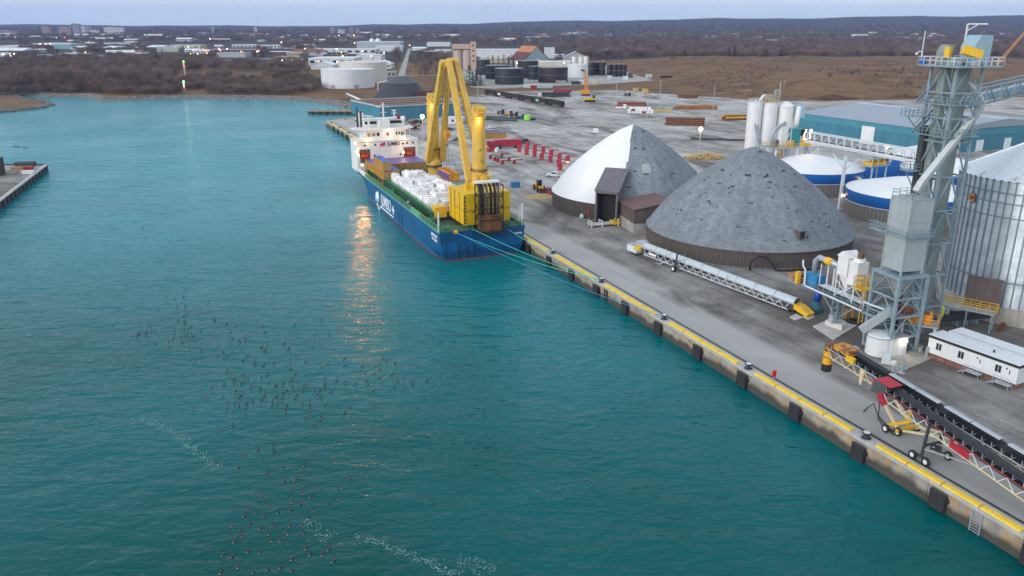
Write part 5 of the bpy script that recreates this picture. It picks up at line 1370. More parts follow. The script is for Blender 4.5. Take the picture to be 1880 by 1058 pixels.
# white truss gallery from the silos to the tower
ga, gb = Vector((84.0, 244.0, 17.8)), Vector((104.5, 201.5, 19.0))
ga = G(1488, 259, 18.6); gb = G(1702, 299, 18.6); gd = (gb - ga)
t = thing('conveyor_gallery', 'white truss conveyor gallery running from the silo platform to the tower', 'conveyor', (ga.x, ga.y, 0), math.atan2(gd.y, gd.x))
GL = gd.length + 6; gz = 18.6
for sy in (-1.2, 1.2):
    b = MB(); b.beam((-1, sy, gz), (GL, sy, gz), 0.32); b.build('bottom_chord', M_WSTEEL, t)
    b = MB(); b.beam((-1, sy, gz + 2.6), (GL, sy, gz + 2.6), 0.28); b.build('top_chord', M_WSTEEL, t)
    for i in range(17):
        x = i * GL / 16; b = MB(); b.beam((x, sy, gz), (x, sy, gz + 2.6), 0.24); b.build('post', M_WSTEEL, t)
        if i < 16 and i % 2 == 0: b = MB(); b.beam((x, sy, gz), (x + GL / 16, sy, gz + 2.6), 0.16); b.build('diagonal', M_WSTEEL, t)
b = MB(); b.bb(-1, GL, -1.1, 1.1, gz - 0.6, gz + 0.35); b.build('belt_trough', M_WSTEEL, t)
b = MB(); b.bb(-1, GL, -0.6, 0.6, gz + 0.36, gz + 0.5); b.build('belt', M_DARK, t)
b = MB(); b.box((GL * 0.63, -1.4, gz + 2.2), (0.4, 0.3, 0.3)); b.build('lamp', L_WARM, t)
point_light('lamp_light', (GL * 0.63, -2.0, gz + 2.0), 50, (1, 0.7, 0.3), 0.2, t)
p = G(1540, 387)
t = thing('gallery_support', 'tall white post with V struts carrying the conveyor gallery', 'post', p, math.atan2(gd.y, gd.x))
b = MB(); b.beam((0, 0, 0), (0, 0, 15.4), 0.7); b.build('post', M_WSTEEL, t)
for s_ in (-1, 1): b = MB(); b.beam((0, 0, 11.5), (s_ * 5.0, 0, 15.4), 0.25); b.build('strut', M_WSTEEL, t)
b = MB(); b.bb(-1.2, 1.2, -1.2, 1.2, 0, 0.4); b.build('footing', M_CONC, t)

# ------------------------------------------------------------------ grain bin
def bin_mat():
    m, N, L, B = new_mat('galvanised bin sheet')
    tc = N.new('ShaderNodeTexCoord'); sx = N.new('ShaderNodeSeparateXYZ'); L.new(tc.outputs['Object'], sx.inputs[0])
    at = N.new('ShaderNodeMath'); at.operation = 'ARCTAN2'; L.new(sx.outputs['Y'], at.inputs[0]); L.new(sx.outputs['X'], at.inputs[1])
    mu = N.new('ShaderNodeMath'); mu.operation = 'MULTIPLY'; mu.inputs[1].default_value = 13.0; L.new(at.outputs[0], mu.inputs[0])
    cb = N.new('ShaderNodeCombineXYZ'); L.new(mu.outputs[0], cb.inputs[0]); L.new(sx.outputs['Z'], cb.inputs[1])
    br = N.new('ShaderNodeTexBrick'); br.inputs['Scale'].default_value = 1.0; br.inputs['Brick Width'].default_value = 2.7; br.inputs['Row Height'].default_value = 1.12; br.inputs['Mortar Size'].default_value = 0.02
    br.inputs['Color1'].default_value = (0.44, 0.50, 0.56, 1); br.inputs['Color2'].default_value = (0.58, 0.63, 0.67, 1); br.inputs['Mortar'].default_value = (0.30, 0.35, 0.40, 1)
    L.new(cb.outputs[0], br.inputs['Vector'])
    n = N.new('ShaderNodeTexNoise'); n.inputs['Scale'].default_value = 0.25; n.inputs['Detail'].default_value = 4; L.new(tc.outputs['Object'], n.inputs['Vector'])
    x = N.new('ShaderNodeMix'); x.data_type = 'RGBA'; x.blend_type = 'OVERLAY'; x.inputs[0].default_value = 0.35; L.new(br.outputs['Color'], x.inputs[6]); L.new(n.outputs['Fac'], x.inputs[7])
    L.new(x.outputs[2], B.inputs['Base Color']); B.inputs['Roughness'].default_value = 0.38; B.inputs['Metallic'].default_value = 0.55
    wv = N.new('ShaderNodeTexWave'); wv.bands_direction = 'Z'; wv.inputs['Scale'].default_value = 3.0; L.new(tc.outputs['Object'], wv.inputs['Vector'])
    bp = N.new('ShaderNodeBump'); bp.inputs['Strength'].default_value = 0.35; bp.inputs['Distance'].default_value = 0.05; L.new(wv.outputs['Fac'], bp.inputs['Height']); L.new(bp.outputs[0], B.inputs['Normal'])
    return m
BC = G(1866, 561); BR = 13.0; BH = 24.6
t = thing('grain_bin', 'huge ribbed galvanised grain bin with conical roof at the right edge', 'grain bin', BC)
b = MB(); b.lathe([(BR + 0.4, 0), (BR + 0.4, 3.0), (BR - 0.5, 3.02)], 64); b.build('concrete_ring', mat('pale bin concrete', (0.42, 0.39, 0.34), 0.85, 0, 0.2, 0.4, 0.2, 4, streak=0.2), t)
b = MB(); b.lathe([(BR, 3.0), (BR, BH)], 96); b.build('wall', bin_mat(), t, True)
M_STIFF = mat('bin stiffener', (0.20, 0.25, 0.30), 0.5, 0.4, 0.15, 1)
b = MB(); b.bb(-0.02, 0.16, -0.11, 0.11, 3.0, BH); st_m = b.mesh('stiffener', M_STIFF)
for i in range(64):
    a = 2 * math.pi * i / 64 + 0.03; obj_from(st_m, 'stiffener', t, ((BR + 0.02) * math.cos(a), (BR + 0.02) * math.sin(a), 0), a)
for z in (BH - 3.6, BH - 6.0, BH - 1.9, 7.5): b = MB(); b.lathe([(BR, z - 0.08), (BR + 0.26, z - 0.08), (BR + 0.26, z + 0.08), (BR, z + 0.08)], 96); b.build('wind_ring', M_STIFF, t)
b = MB(); aa = math.pi / 64
b.add([((BR + 0.35) * math.cos(-aa), (BR + 0.35) * math.sin(-aa), BH), ((BR + 0.35) * math.cos(aa), (BR + 0.35) * math.sin(aa), BH), (0.8 * math.cos(aa), 0.8 * math.sin(aa), BH + 6.8), (0.8 * math.cos(-aa), 0.8 * math.sin(-aa), BH + 6.8),
       ((BR + 0.35), 0, BH + 0.22), (0.8, 0, BH + 6.95)], [(0, 4, 5, 3), (4, 1, 2, 5)])
rp_m = b.mesh('roof_panel', mat('galvanised roof', (0.62, 0.67, 0.72), 0.4, 0.45, 0.06, 0.3))
for i in range(64): obj_from(rp_m, 'roof_panel', t, (0, 0, 0), 2 * math.pi * (i + 0.5) / 64)
for i in range(14):
    a = 2 * math.pi * i / 14 + 0.2; b = MB(); b.box((BR - 0.6, 0, BH + 0.5), (1.2, 0.8, 0.3), 0, Matrix.Rotation(R(26), 3, 'Y')); o = b.build('roof_vent', M_STEEL, t); o.rotation_euler = (0, 0, a)
# round orange badge on the wall
q = G(1787, 332, 24.0); aq = R(218)
for a_try in range(180, 275):
    w_ = BC + Vector((math.cos(R(a_try)) * BR, math.sin(R(a_try)) * BR, BH - 3.9)); u_, v_ = pjp(w_.x, w_.y, w_.z)
    if u_ >= 1787: aq = R(a_try); break
sg = bpy.data.objects.new('badge', None); COL.objects.link(sg); sg.parent = t; sg.location = ((BR + 0.2) * math.cos(aq), (BR + 0.2) * math.sin(aq), BH - 3.75); sg.rotation_euler = (R(90), 0, aq + R(90))
b = MB(); b.cyl((0, 0, 0), (0, 0, 0.12), 0.86, n=24); b.build('badge_rim', M_DARK, sg)
b = MB(); b.cyl((0, 0, 0.10), (0, 0, 0.15), 0.74, n=24); b.build('badge_disc', mat('badge orange', (0.50, 0.20, 0.05), 0.5), sg)
text('GSI', mat('badge brown', (0.06, 0.02, 0.01), 0.5), sg, (0, 0, 0.17), (0, 0, 0), 0.85, 'badge_lettering', 0.02, 0.85)
# service platform and canopy at the foot of the bin
p = G(1772, 600); t = thing('bin_platform', 'yellow railed steel platform with dark panel at the foot of the grain bin', 'platform', p, R(-40))
b = MB(); b.bb(-4.2, 4.2, -1.4, 1.4, 3.3, 3.5); b.build('deck', M_STEEL, t)
rail_box(t, -4.2, 4.2, -1.4, 1.4, 3.5, M_YEL, 1.1, step=1.2)
for x in (-3.8, 0, 3.8):
    for y in (-1.2, 1.2): b = MB(); b.beam((x, y, 0), (x, y, 3.3), 0.2); b.build('leg', M_BLUESTEEL, t)
b = MB(); b.bb(-1.0, 4.0, 1.5, 1.7, 3.5, 8.6); b.bb(-1.2, 4.2, 1.45, 1.75, 8.6, 8.8); b.build('dark_panel', M_BROWN, t)

# ------------------------------------------------------------------ grain elevator tower
TWC = Vector((68.2, 126.4, ZQ)); TA45 = R(45) + math.atan2(TWC.y, TWC.x) - R(90)
t = thing('elevator_tower', 'tall blue grey steel lattice elevator tower with yellow drive hoods on top', 'tower', TWC, TA45)
tw = t; W = 2.45; TZ = 43.6
for sx in (-1, 1):
    for sy in (-1, 1): b = MB(); b.beam((sx * W, sy * W, 0), (sx * W, sy * W, TZ), 0.36); b.build('leg', M_BLUESTEEL, t)
lv = [0, 5.4, 10.8, 16.2, 21.6, 27.0, 32.4, 36.0, 39.8, TZ]
for za, zb in zip(lv[:-1], lv[1:]):
    for s_ in (-1, 1):
        for (a, c) in (((-W, s_ * W, zb), (W, s_ * W, zb)), ((s_ * W, -W, zb), (s_ * W, W, zb))): b = MB(); b.beam(a, c, 0.24); b.build('girt', M_BLUESTEEL, t)
        zm = (za + zb) / 2
        for (a, c) in (((-W, s_ * W, za), (0, s_ * W, zb)), ((W, s_ * W, za), (0, s_ * W, zb)), ((s_ * W, -W, za), (s_ * W, 0, zb)), ((s_ * W, W, za), (s_ * W, 0, zb))): b = MB(); b.beam(a, c, 0.16); b.build('brace', M_BLUESTEEL, t)
M_CASE = mat('grey green elevator casing', (0.24, 0.29, 0.28), 0.55, 0.1, 0.15, 0.5, streak=0.15)
b = MB(); b.bb(-0.4, 1.5, -1.2, 0.3, 0, TZ + 1); b.build('elevator_casing', M_CASE, t)
b = MB(); b.bb(-1.9, -0.8, 0.2, 1.5, 0, TZ + 1); b.build('elevator_casing', M_CASE, t)
for k in range(20): b = MB(); b.bb(-0.44, 1.54, -1.24, 0.34, 1 + k * 2.15, 1.1 + k * 2.15); b.build('casing_flange', M_BLUESTEEL, t)
b = MB(); b.bb(-W - 0.3, -W + 0.7, W - 0.9, W + 0.1, 0, 34.5); b.build('dark_ladder_shaft', M_DARK, t)
# head platform
b = MB(); b.bb(-3.9, 4.3, -4.3, 3.9, TZ, TZ + 0.25); b.build('head_deck', M_BLUESTEEL, t)
rail_box(t, -3.9, 4.3, -4.3, 3.9, TZ + 0.25, M_WSTEEL, 1.2, 'head_rail', 1.1, 0.08)
M_HEAD = mat('pale blue head casing', (0.28, 0.42, 0.50), 0.45, 0.1, 0.1, 0.6)
b = MB(); b.extr([(0.2, -2.4, TZ + 0.3), (3.4, -2.4, TZ + 0.3), (3.4, -2.4, TZ + 4.6), (1.2, -2.4, TZ + 4.6), (0.2, -2.4, TZ + 3.0)], (0, 0, 0), (0, 2.6, 0)); b.build('head_casing', M_HEAD, t)
b = MB(); b.extr([(-2.0, 0.9, TZ + 0.3), (-0.2, 0.9, TZ + 0.3), (-0.2, 0.9, TZ + 3.2), (-1.4, 0.9, TZ + 3.2), (-2.0, 0.9, TZ + 2.2)], (0, 0, 0), (0, 1.6, 0)); b.build('small_head_casing', M_CASE, t)
b = MB(); b.box((-0.6, -2.9, TZ + 2.2), (2.9, 0.9, 1.2), R(-20), Matrix.Rotation(R(16), 3, 'Y')); o = b.build('drive_hood', M_YEL, t)
b = MB(); b.box((-2.8, -0.6, TZ + 2.2), (0.8, 0.8, 1.5), R(20)); b.build('drive_hood', M_YEL, t)
for (x, y) in ((-1.6, -1.6), (-2.6, -1.4), (0.2, -3.2)):
    b = MB(); b.cyl((x, y, TZ + 1.0), (x + 0.9, y, TZ + 1.0), 0.42, n=10); b.box((x, y, TZ + 0.6), (0.9, 0.7, 0.7)); b.build('motor', M_STEEL, t)
b = MB(); b.beam((1.2, 0.6, TZ), (1.2, 0.6, TZ + 6.2), 0.2); b.beam((1.2, 0.6, TZ + 6.2), (2.6, -1.8, TZ + 6.2), 0.16); b.beam((1.2, 0.6, TZ + 5.2), (1.9, -0.6, TZ + 6.1), 0.12); b.build('davit', M_WSTEEL, t)
b = MB(); b.beam((-3.7, 3.6, TZ), (-3.7, 3.6, TZ + 5.2), 0.1); b.build('mast', M_WSTEEL, t)
b = MB(); b.tube([(-3.7, 3.5, TZ + 1.2), (-3.7, 3.5, TZ + 2.0), (-4.0, 3.8, TZ + 2.2), (-4.3, 4.0, TZ + 1.9)], 0.07, 6); b.sphere((-4.3, 4.0, TZ + 1.8), 0.22, 8, 5); b.build('lantern', M_WSTEEL, t)
b = MB(); b.bb(-3.9, -3.1, 3.0, 3.7, TZ + 0.3, TZ + 1.1); b.build('blue_cabinet', M_BLUE, t)
# balconies and caged stairs
for (z, x0, x1, y0, y1) in ((TZ - 5.6, -3.1, 3.1, -3.1, 3.1), (TZ - 10.4, -3.2, 3.2, -3.2, 3.2)):
    for (a0, a1, c0, c1) in ((x0, x1, y0, y0 + 0.7), (x0, x1, y1 - 0.7, y1), (x0, x0 + 0.7, y0 + 0.7, y1 - 0.7), (x1 - 0.7, x1, y0 + 0.7, y1 - 0.7)):
        b = MB(); b.bb(a0, a1, c0, c1, z, z + 0.12); b.build('balcony_floor', M_BLUESTEEL, t)
    rail_box(t, x0, x1, y0, y1, z + 0.12, M_BLUESTEEL, 1.1, 'balcony_rail', 0.8, 0.07)
for (z, L0) in ((TZ - 7.6, 3.4), (TZ - 16.2, 2.2), (TZ - 23.4, 2.4)):
    b = MB(); b.bb(-W - L0, -W - 0.1, W - 1.2, W + 1.2, z, z + 0.12); b.build('landing', M_BLUESTEEL, t)
    rail_box(t, -W - L0, -W - 0.1, W - 1.2, W + 1.2, z + 0.12, M_BLUESTEEL, 1.1, 'landing_rail', 0.8, 0.07)
    b = MB(); b.beam((-W - L0 + 0.2, W, z), (-W, W, z - 3.0), 0.14); b.build('landing_strut', M_BLUESTEEL, t)
for (z0, z1) in ((TZ - 10.3, TZ - 5.6), (TZ - 5.5, TZ)):
    b = MB(); b.beam((-W - 0.8, W + 0.4, z0), (W - 0.5, W + 0.9, z1), 0.16, 0.3); b.beam((-W - 0.8, W + 1.2, z0), (W - 0.5, W + 1.7, z1), 0.16, 0.3); b.beam((-W - 0.8, W + 1.2, z0 + 1), (W - 0.5, W + 1.7, z1 + 1), 0.08)
    b.build('stair', M_BLUESTEEL, t)
# grain spout from the tower down to the dryer
BX = Vector((60.9, 119.2, ZQ)); BA = R(45) + math.atan2(BX.y, BX.x) - R(90)
M_SPOUT = mat('pale spout', (0.52, 0.55, 0.55), 0.5, 0.1, 0.1, 0.5, streak=0.1)
so = TWC + Vector((0, 0, 40.5 - 2.5))
pts = [Vector((69.6, 126.6, 43.8)), Vector((71.6, 126.6, 42.6)), Vector((72.9, 126.2, 40.6)), Vector((72.4, 125.8, 39.6)), Vector((62.0, 119.8, 29.2)), Vector((61.4, 119.5, 28.1))]
b = MB(); b.tube([p - pts[0] for p in pts], 0.62, 4); o = b.build('spout', M_SPOUT); o.location = pts[0]; tag(o, 'long pale square spout slanting from the tower to the grey dryer', 'spout')
# blue truss gallery leaving the tower to the right
ga, gb = Vector((70.5, 129.0, 39.6)), Vector((128, 178, 42.5)); gd = gb - ga
t = thing('bin_gallery', 'blue grey truss conveyor bridge leaving the tower towards the right edge', 'conveyor', (ga.x, ga.y, 0), math.atan2(gd.y, gd.x))
GL = math.hypot(gd.x, gd.y)
for sy in (-1.1, 1.1):
    for dz in (0, 2.6): b = MB(); b.beam((0, sy, ga.z + dz), (GL, sy, gb.z + dz), 0.28); b.build('chord', M_BLUESTEEL, t)
    for i in range(24):
        x0, x1 = GL * i / 24, GL * (i + 1) / 24; z0, z1 = ga.z + (gb.z - ga.z) * i / 24, ga.z + (gb.z - ga.z) * (i + 1) / 24
        b = MB(); b.beam((x0, sy, z0 + (2.6 if i % 2 else 0)), (x1, sy, z1 + (0 if i % 2 else 2.6)), 0.17); b.build('web', M_BLUESTEEL, t)
b = MB(); b.beam((0, 0, ga.z + 0.9), (GL, 0, gb.z + 0.9), 1.5, 1.2); b.build('conveyor_trough', M_HEAD, t)
b = MB(); b.beam((GL - 2, 0, 0), (GL - 2, 0, gb.z), 1.0); b.build('far_support', M_BLUESTEEL, t)

# ------------------------------------------------------------------ grey dryer box on its braced stand
t = thing('grain_dryer', 'tall grey box dryer on a braced blue grey stand in front of the tower', 'dryer', BX, BA)
S = 1.98; z0, z1 = 13.6, 24.7
M_DRY = mat('dryer grey', (0.37, 0.41, 0.43), 0.5, 0.1, 0.08, 0.5, streak=0.10)
b = MB(); b.bb(-S, S, -S, S, z0, z1); b.build('box', M_DRY, t)
for z in (z0 + 3.2, z0 + 6.0, z0 + 7.6):
    b = MB(); b.bb(-S - 0.06, S + 0.06, -S - 0.06, S + 0.06, z, z + 0.1); b.build('panel_band', M_STEEL, t)
b = MB(); b.bb(-S - 0.03, -S, -0.05, 0.05, z0 + 7.7, z1); b.bb(-0.05, 0.05, -S - 0.03, -S, z0 + 7.7, z1); b.build('panel_seam', M_STEEL, t)
for sx in (-1, 1):
    for sy in (-1, 1): b = MB(); b.beam((sx * (S + 0.02), sy * (S + 0.02), z0 - 0.6), (sx * (S + 0.02), sy * (S + 0.02), z1), 0.22); b.build('corner_post', M_DRY, t)
b = MB(); b.bb(-S - 0.1, S + 0.1, -S - 0.1, S + 0.1, z1, z1 + 0.15); b.build('roof', M_STEEL, t)
rail_box(t, -S, S, -S, S, z1 + 0.15, M_BLUESTEEL, 1.0, 'roof_rail', 1.2, 0.07)
b = MB(); b.bb(-S - 1.0, S + 0.2, -S - 1.0, -S - 0.05, z0 + 5.6, z0 + 5.75); b.bb(-S - 1.0, -S - 0.05, -S, S + 0.3, z0 + 5.6, z0 + 5.75); b.build('walkway', M_BLUESTEEL, t)
rail([(S + 0.2, -S - 1.0, z0 + 5.7), (-S - 1.0, -S - 1.0, z0 + 5.7), (-S - 1.0, S + 0.3, z0 + 5.7)], 1.0, 1.1, 'walkway_rail', M_BLUESTEEL, t, 0.07, (1.0, 0.55))
rail_box(t, -S - 0.9, -S - 0.1, S + 0.2, S + 3.0, z0 + 5.6, M_BLUESTEEL, 1.1, 'side_landing_rail', 0.9, 0.08)
b = MB(); b.bb(-S - 0.9, -S - 0.1, S + 0.2, S + 3.0, z0 + 5.45, z0 + 5.6); b.build('side_landing', M_BLUESTEEL, t)
# stand
F = 2.9
b = MB()
for (x0, x1, y0, y1) in ((-F, F, -F, -F + 0.5), (-F, F, F - 0.5, F), (-F, -F + 0.5, -F + 0.5, F - 0.5), (F - 0.5, F, -F + 0.5, F - 0.5)): b.bb(x0, x1, y0, y1, 12.6, 13.0)
b.bb(-F + 0.5, F - 0.5, -F + 0.5, F - 0.5, 12.7, 12.95); b.build('top_frame', M_BLUESTEEL, t)
for sx in (-1, 1):
    for sy in (-1, 1): b = MB(); b.beam((sx * F * 0.93, sy * F * 0.93, 0), (sx * F * 0.93, sy * F * 0.93, 12.6), 0.42); b.build('leg', M_BLUESTEEL, t)
g_ = F * 0.93
for (za, zb) in ((9.4, 12.5), (6.4, 9.4), (3.0, 6.4), (0.2, 3.0)):
    for s_ in (-1, 1):
        for (a, c) in (((-g_, s_ * g_, za), (g_, s_ * g_, za)), ((s_ * g_, -g_, za), (s_ * g_, g_, za))): b = MB(); b.beam(a, c, 0.26); b.build('girt', M_BLUESTEEL, t)
        for (a, c) in (((-g_, s_ * g_, za), (0, s_ * g_, zb)), ((g_, s_ * g_, za), (0, s_ * g_, zb)), ((s_ * g_, -g_, za), (s_ * g_, 0, zb)), ((s_ * g_, g_, za), (s_ * g_, 0, zb))): b = MB(); b.beam(a, c, 0.15); b.build('brace', M_BLUESTEEL, t)
b = MB(); b.lathe([(2.0, 12.6), (0.5, 9.8), (0.5, 8.8), (0, 8.8)], 4, (0, 0, 0), R(45), R(405)); b.build('hopper', M_DRY, t)
for (x, y, z) in ((-1.4, -0.8, 7.0), (0.9, -1.6, 7.0), (1.4, 0.5, 6.8)):
    b = MB(); b.cyl((x - 0.7, y, z), (x + 0.7, y, z), 0.5, n=10); b.box((x, y, z - 0.4), (1.6, 0.8, 0.4)); b.build('rusty_motor', M_RUST, t)
b = MB(); b.bb(-g_, g_, -g_, g_, 6.2, 6.35); b.build('floor_deck', M_BLUESTEEL, t)
# grey chute towards the quay from the stand
a, c = Vector((-1.8, -1.4, 7.4)), Vector((-5.6, 0.6, 3.6))
b = MB(); b.beam(a, c, 1.0, 1.1); b.build('chute', M_DRY, t)
# orange railed machine deck beside the stand
p = G(1680, 640); t = thing('machine_deck', 'orange railed machine platform at the foot of the dryer stand', 'platform', p, R(-28))
b = MB(); b.bb(-2.6, 2.6, -1.8, 1.8, 4.4, 4.6); b.build('deck', M_BLUESTEEL, t)
rail_box(t, -2.6, 2.6, -1.8, 1.8, 4.6, M_ORANGE, 1.1, step=1.3)
b = MB(); b.bb(-1.7, 1.6, -1.0, 1.2, 4.6, 6.0); b.bb(-1.8, 1.7, -1.1, 1.3, 6.0, 6.15); b.build('orange_hopper', M_ORANGE, t)
b = MB(); b.bb(-1.3, 1.2, -0.8, 1.0, 6.151, 6.22); b.build('rusty_grate', M_RUST, t)
for (x, y) in ((-2.3, -1.5), (2.3, -1.5), (-2.3, 1.5), (2.3, 1.5)): b = MB(); b.cyl((x, y, 0), (x, y, 4.4), 0.22, n=8); b.build('leg', M_STEEL, t)
b = MB(); b.cyl((0.4, -0.9, 0), (0.4, -0.9, 0.9), 0.8, n=14); b.build('footing', M_CONC, t)
# control shed and round tank at its foot
p = G(1644, 655); t = thing('control_shed', 'small white control shed with a lit lamp beneath the dryer', 'shed', p, R(20))
b = MB(); b.bb(-1.2, 2.0, 0, 3.4, 0, 3.0); b.build('wall', M_WHITE, t)
b = MB(); b.bb(-1.4, 2.2, -0.2, 3.6, 3.0, 3.2); b.build('roof', M_STEEL, t)
b = MB(); b.bb(1.0, 1.8, -0.08, 0, 0.05, 2.2); b.build('door', M_WSTEEL, t)
b = MB(); b.box((1.2, -0.25, 2.6), (0.7, 0.3, 0.35)); b.build('lamp', L_WHITE, t)
point_light('lamp_light', (1.2, -0.8, 2.5), 45, (1, 0.8, 0.5), 0.15, t)
p = G(1612, 648); t = thing('round_tank_small', 'short white cylindrical tank under the dryer chute', 'tank', p)
b = MB(); b.lathe([(2.0, 0), (2.0, 3.2), (1.9, 3.3), (0, 3.5)], 24); b.build('shell', M_WHITE, t)
b = MB(); b.lathe([(2.02, 3.0), (2.12, 3.0), (2.12, 3.12), (2.02, 3.12)], 24); b.build('rim', M_STEEL, t)
b = MB(); b.prism([(G(*q) - p)[:2] for q in ((1612, 668), (1640, 690), (1720, 655), (1680, 640))], 0.0, 0.12); o = b.build('concrete_apron', M_CONC); o.location = p; struct(o)
for k, (u, v) in enumerate(((1655, 687), (1700, 656))):
    b = MB(); b.cyl((0, 0, 0), (0, 0, 2.6 - k * 1.0), 0.22, n=10); b.cyl((0, 0, 0), (0, 0, 0.12), 0.5, n=10); o = b.build('guard_post', M_STEEL); o.location = G(u, v) + Vector((0, 0, 0.12)); tag(o, ['taller grey guard post before the control shed', 'shorter grey guard post by the trailer office corner'][k], 'post')
p = G(1625, 672); t = thing('cabinet', 'pale electrical cabinet standing in front of the dryer leg', 'cabinet', p, R(-30))
b = MB(); b.bb(-0.6, 0.6, -0.3, 0.3, 0.4, 2.2); b.build('body', M_WSTEEL, t)
for x in (-0.5, 0.5): b = MB(); b.beam((x, 0, 0), (x, 0, 0.4), 0.12); b.build('leg', M_STEEL, t)
p = G(1638, 684); t = thing('satellite_dish', 'white dish on a thin tripod before the control shed', 'dish', p)
b = MB(); b.sphere((0, 0, 1.5), (0.55, 0.2, 0.5), 12, 6); b.build('dish', M_WHITE, t)
for a in (0, 2.1, 4.2): b = MB(); b.beam((0, 0, 1.4), (0.7 * math.cos(a), 0.7 * math.sin(a), 0), 0.06); b.build('leg', M_STEEL, t)
# bin unloading conveyor (dark, low) and grey duct near the bin
p = G(1705, 600); t = thing('reclaim_conveyor', 'dark low reclaim conveyor between the dryer and the grain bin', 'conveyor', p, R(12))
b = MB(); b.bb(0, 12, -0.8, 0.8, 1.0, 2.2); b.build('casing', M_DARK, t)
for x in (1, 5, 9): b = MB(); b.bb(x, x + 0.3, -0.7, 0.7, 0, 1); b.build('stand', M_BLUESTEEL, t)
b = MB(); b.cyl((3, 0, 2.2), (3, 0, 3.2), 0.5, n=10); b.build('inlet', M_STEEL, t)
p = G(1722, 610); b = MB(); b.lathe([(0.05, 0), (0.08, 2.2), (0.34, 3.0), (0.4, 4.4), (0.0, 4.9)], 10); o = b.build('yellow_buoy_marker', mat('lime marker', (0.62, 0.66, 0.03), 0.5)); o.location = p; tag(o, 'lime yellow marker float on a pole by the tower leg', 'marker')

# ------------------------------------------------------------------ belt gallery with filter house beside the tower
p = G(1535, 600)
A, C = Vector((52.8, 136.6, 8.4)), Vector((59.3, 117.6, 8.4)); gd = C - A
t = thing('belt_gallery', 'blue grey belt gallery with white filter unit on a single lattice leg', 'conveyor', (A.x, A.y, 0), math.atan2(gd.y, gd.x))
L0 = gd.length; z = 8.0
def loc_of(w): return Matrix.Rotation(-math.atan2(gd.y, gd.x), 3, 'Z') @ (Vector((w.x, w.y, 0)) - Vector((A.x, A.y, 0)))
for sy in (-1.0, 1.0): b = MB(); b.beam((-0.5, sy, z), (L0, sy, z), 0.28, 0.4); b.build('stringer', M_BLUESTEEL, t)
b = MB(); b.bb(-0.5, L0, -0.95, 0.95, z - 0.15, z + 0.05); b.build('walkway', M_BLUESTEEL, t)
b = MB(); b.bb(1.0, L0, -0.4, 0.9, z + 0.25, z + 0.9); b.build('belt_trough', M_DARK, t)
for k in range(6): b = MB(); b.bb(4.2 + k * 1.75, 5.8 + k * 1.75, -0.5, 1.0, z + 0.9, z + 1.05); b.build('belt_cover', M_WSTEEL, t)
rail([(0, -1.0, z), (L0 - 2, -1.0, z)], 1.1, 1.5, 'guard_rail', M_BLUESTEEL, t, 0.07, (1.0, 0.55))
b = MB(); b.tube([(0.4, -1.3, z + 4.6), (0.6, -1.35, z + 3.6), (1.4, -1.4, z + 3.0), (1.5, -1.4, z + 0.4), (2.2, -1.4, z + 0.2), (L0 - 4.2, -1.4, z + 0.2), (L0 - 4.0, -1.4, z + 1.8), (L0, -1.2, z + 1.9)], 0.16, 8); b.build('silver_pipe', M_WSTEEL, t, True)
b = MB(); b.bb(0.6, 3.6, -0.7, 1.2, z + 0.1, z + 2.4); b.build('blue_drive_box', mat('machine blue', (0.02, 0.20, 0.42), 0.5), t)
b = MB(); b.bb(-3.0, 0.6, -1.6, 1.4, z - 0.1, z + 0.05); b.build('end_deck', M_BLUESTEEL, t)
rail_box(t, -3.0, 0.6, -1.6, 1.4, z + 0.05, M_ORANGE, 1.1, 'end_rail', 1.1)
b = MB(); b.cyl((-2.2, 0, z + 0.8), (-0.6, 0, z + 0.8), 0.55, n=10); b.box((-1.4, 0, z + 0.4), (2.4, 1.4, 0.6)); b.build('head_drum', M_RUST, t)
b = MB(); b.bb(-0.2, 0.5, -2.2, -1.5, z + 0.2, z + 2.4); b.build('yellow_guard', M_YEL, t)
# duct, filter unit, ladder cage
b = MB(); b.tube([(1.6, 0.4, z + 2.4), (1.6, 0.4, z + 4.6), (2.4, 0.4, z + 5.4), (8.0, 0.7, z + 5.2)], 0.5, 10); b.build('silver_duct', M_STEEL, t, True)
b = MB(); b.cyl((4.2, 0.5, z + 5.35), (5.6, 0.55, z + 5.3), 0.66, n=12); b.build('duct_valve', M_YEL, t)
for x in (4.0, 5.8, 7.2):
    for y in (-0.3, 1.2): b = MB(); b.beam((x, y, z + 0.2), (x, y, z + 4.8), 0.11); b.build('duct_stand', M_WHITE, t)
b = MB(); b.bb(8.0, 10.4, -0.5, 1.9, z + 4.2, z + 7.4); b.extr([(7.8, -0.7, z + 7.4), (10.6, -0.7, z + 7.4), (10.6, -0.7, z + 7.6), (9.0, -0.7, z + 8.4)], (0, 0, 0), (0, 2.8, 0)); b.build('filter_house', M_WHITE, t)
b = MB(); b.bb(10.6, 12.6, -0.4, 1.8, z + 3.2, z + 7.2); b.lathe([(1.1, 0), (0.9, 0.5), (0, 0.6)], 16, (11.6, 0.7, z + 7.2)); b.build('filter_cyclone', M_WHITE, t)
b = MB(); b.lathe([(1.5, 4.2), (0.3, 1.4), (0, 1.4)], 4, (9.6, 0.7, z), R(45), R(405)); b.build('filter_hopper', M_WHITE, t)
b = MB(); b.cyl((11.7, 0.7, z + 7.8), (11.7, 0.7, z + 8.7), 0.5, n=10); b.build('copper_fan', M_RUST, t)
for x in (8.2, 12.4):
    for y in (-0.5, 1.8): b = MB(); b.beam((x, y, z + 0.2), (x, y, z + 4.2), 0.16); b.build('filter_leg', M_WHITE, t)
b = MB()
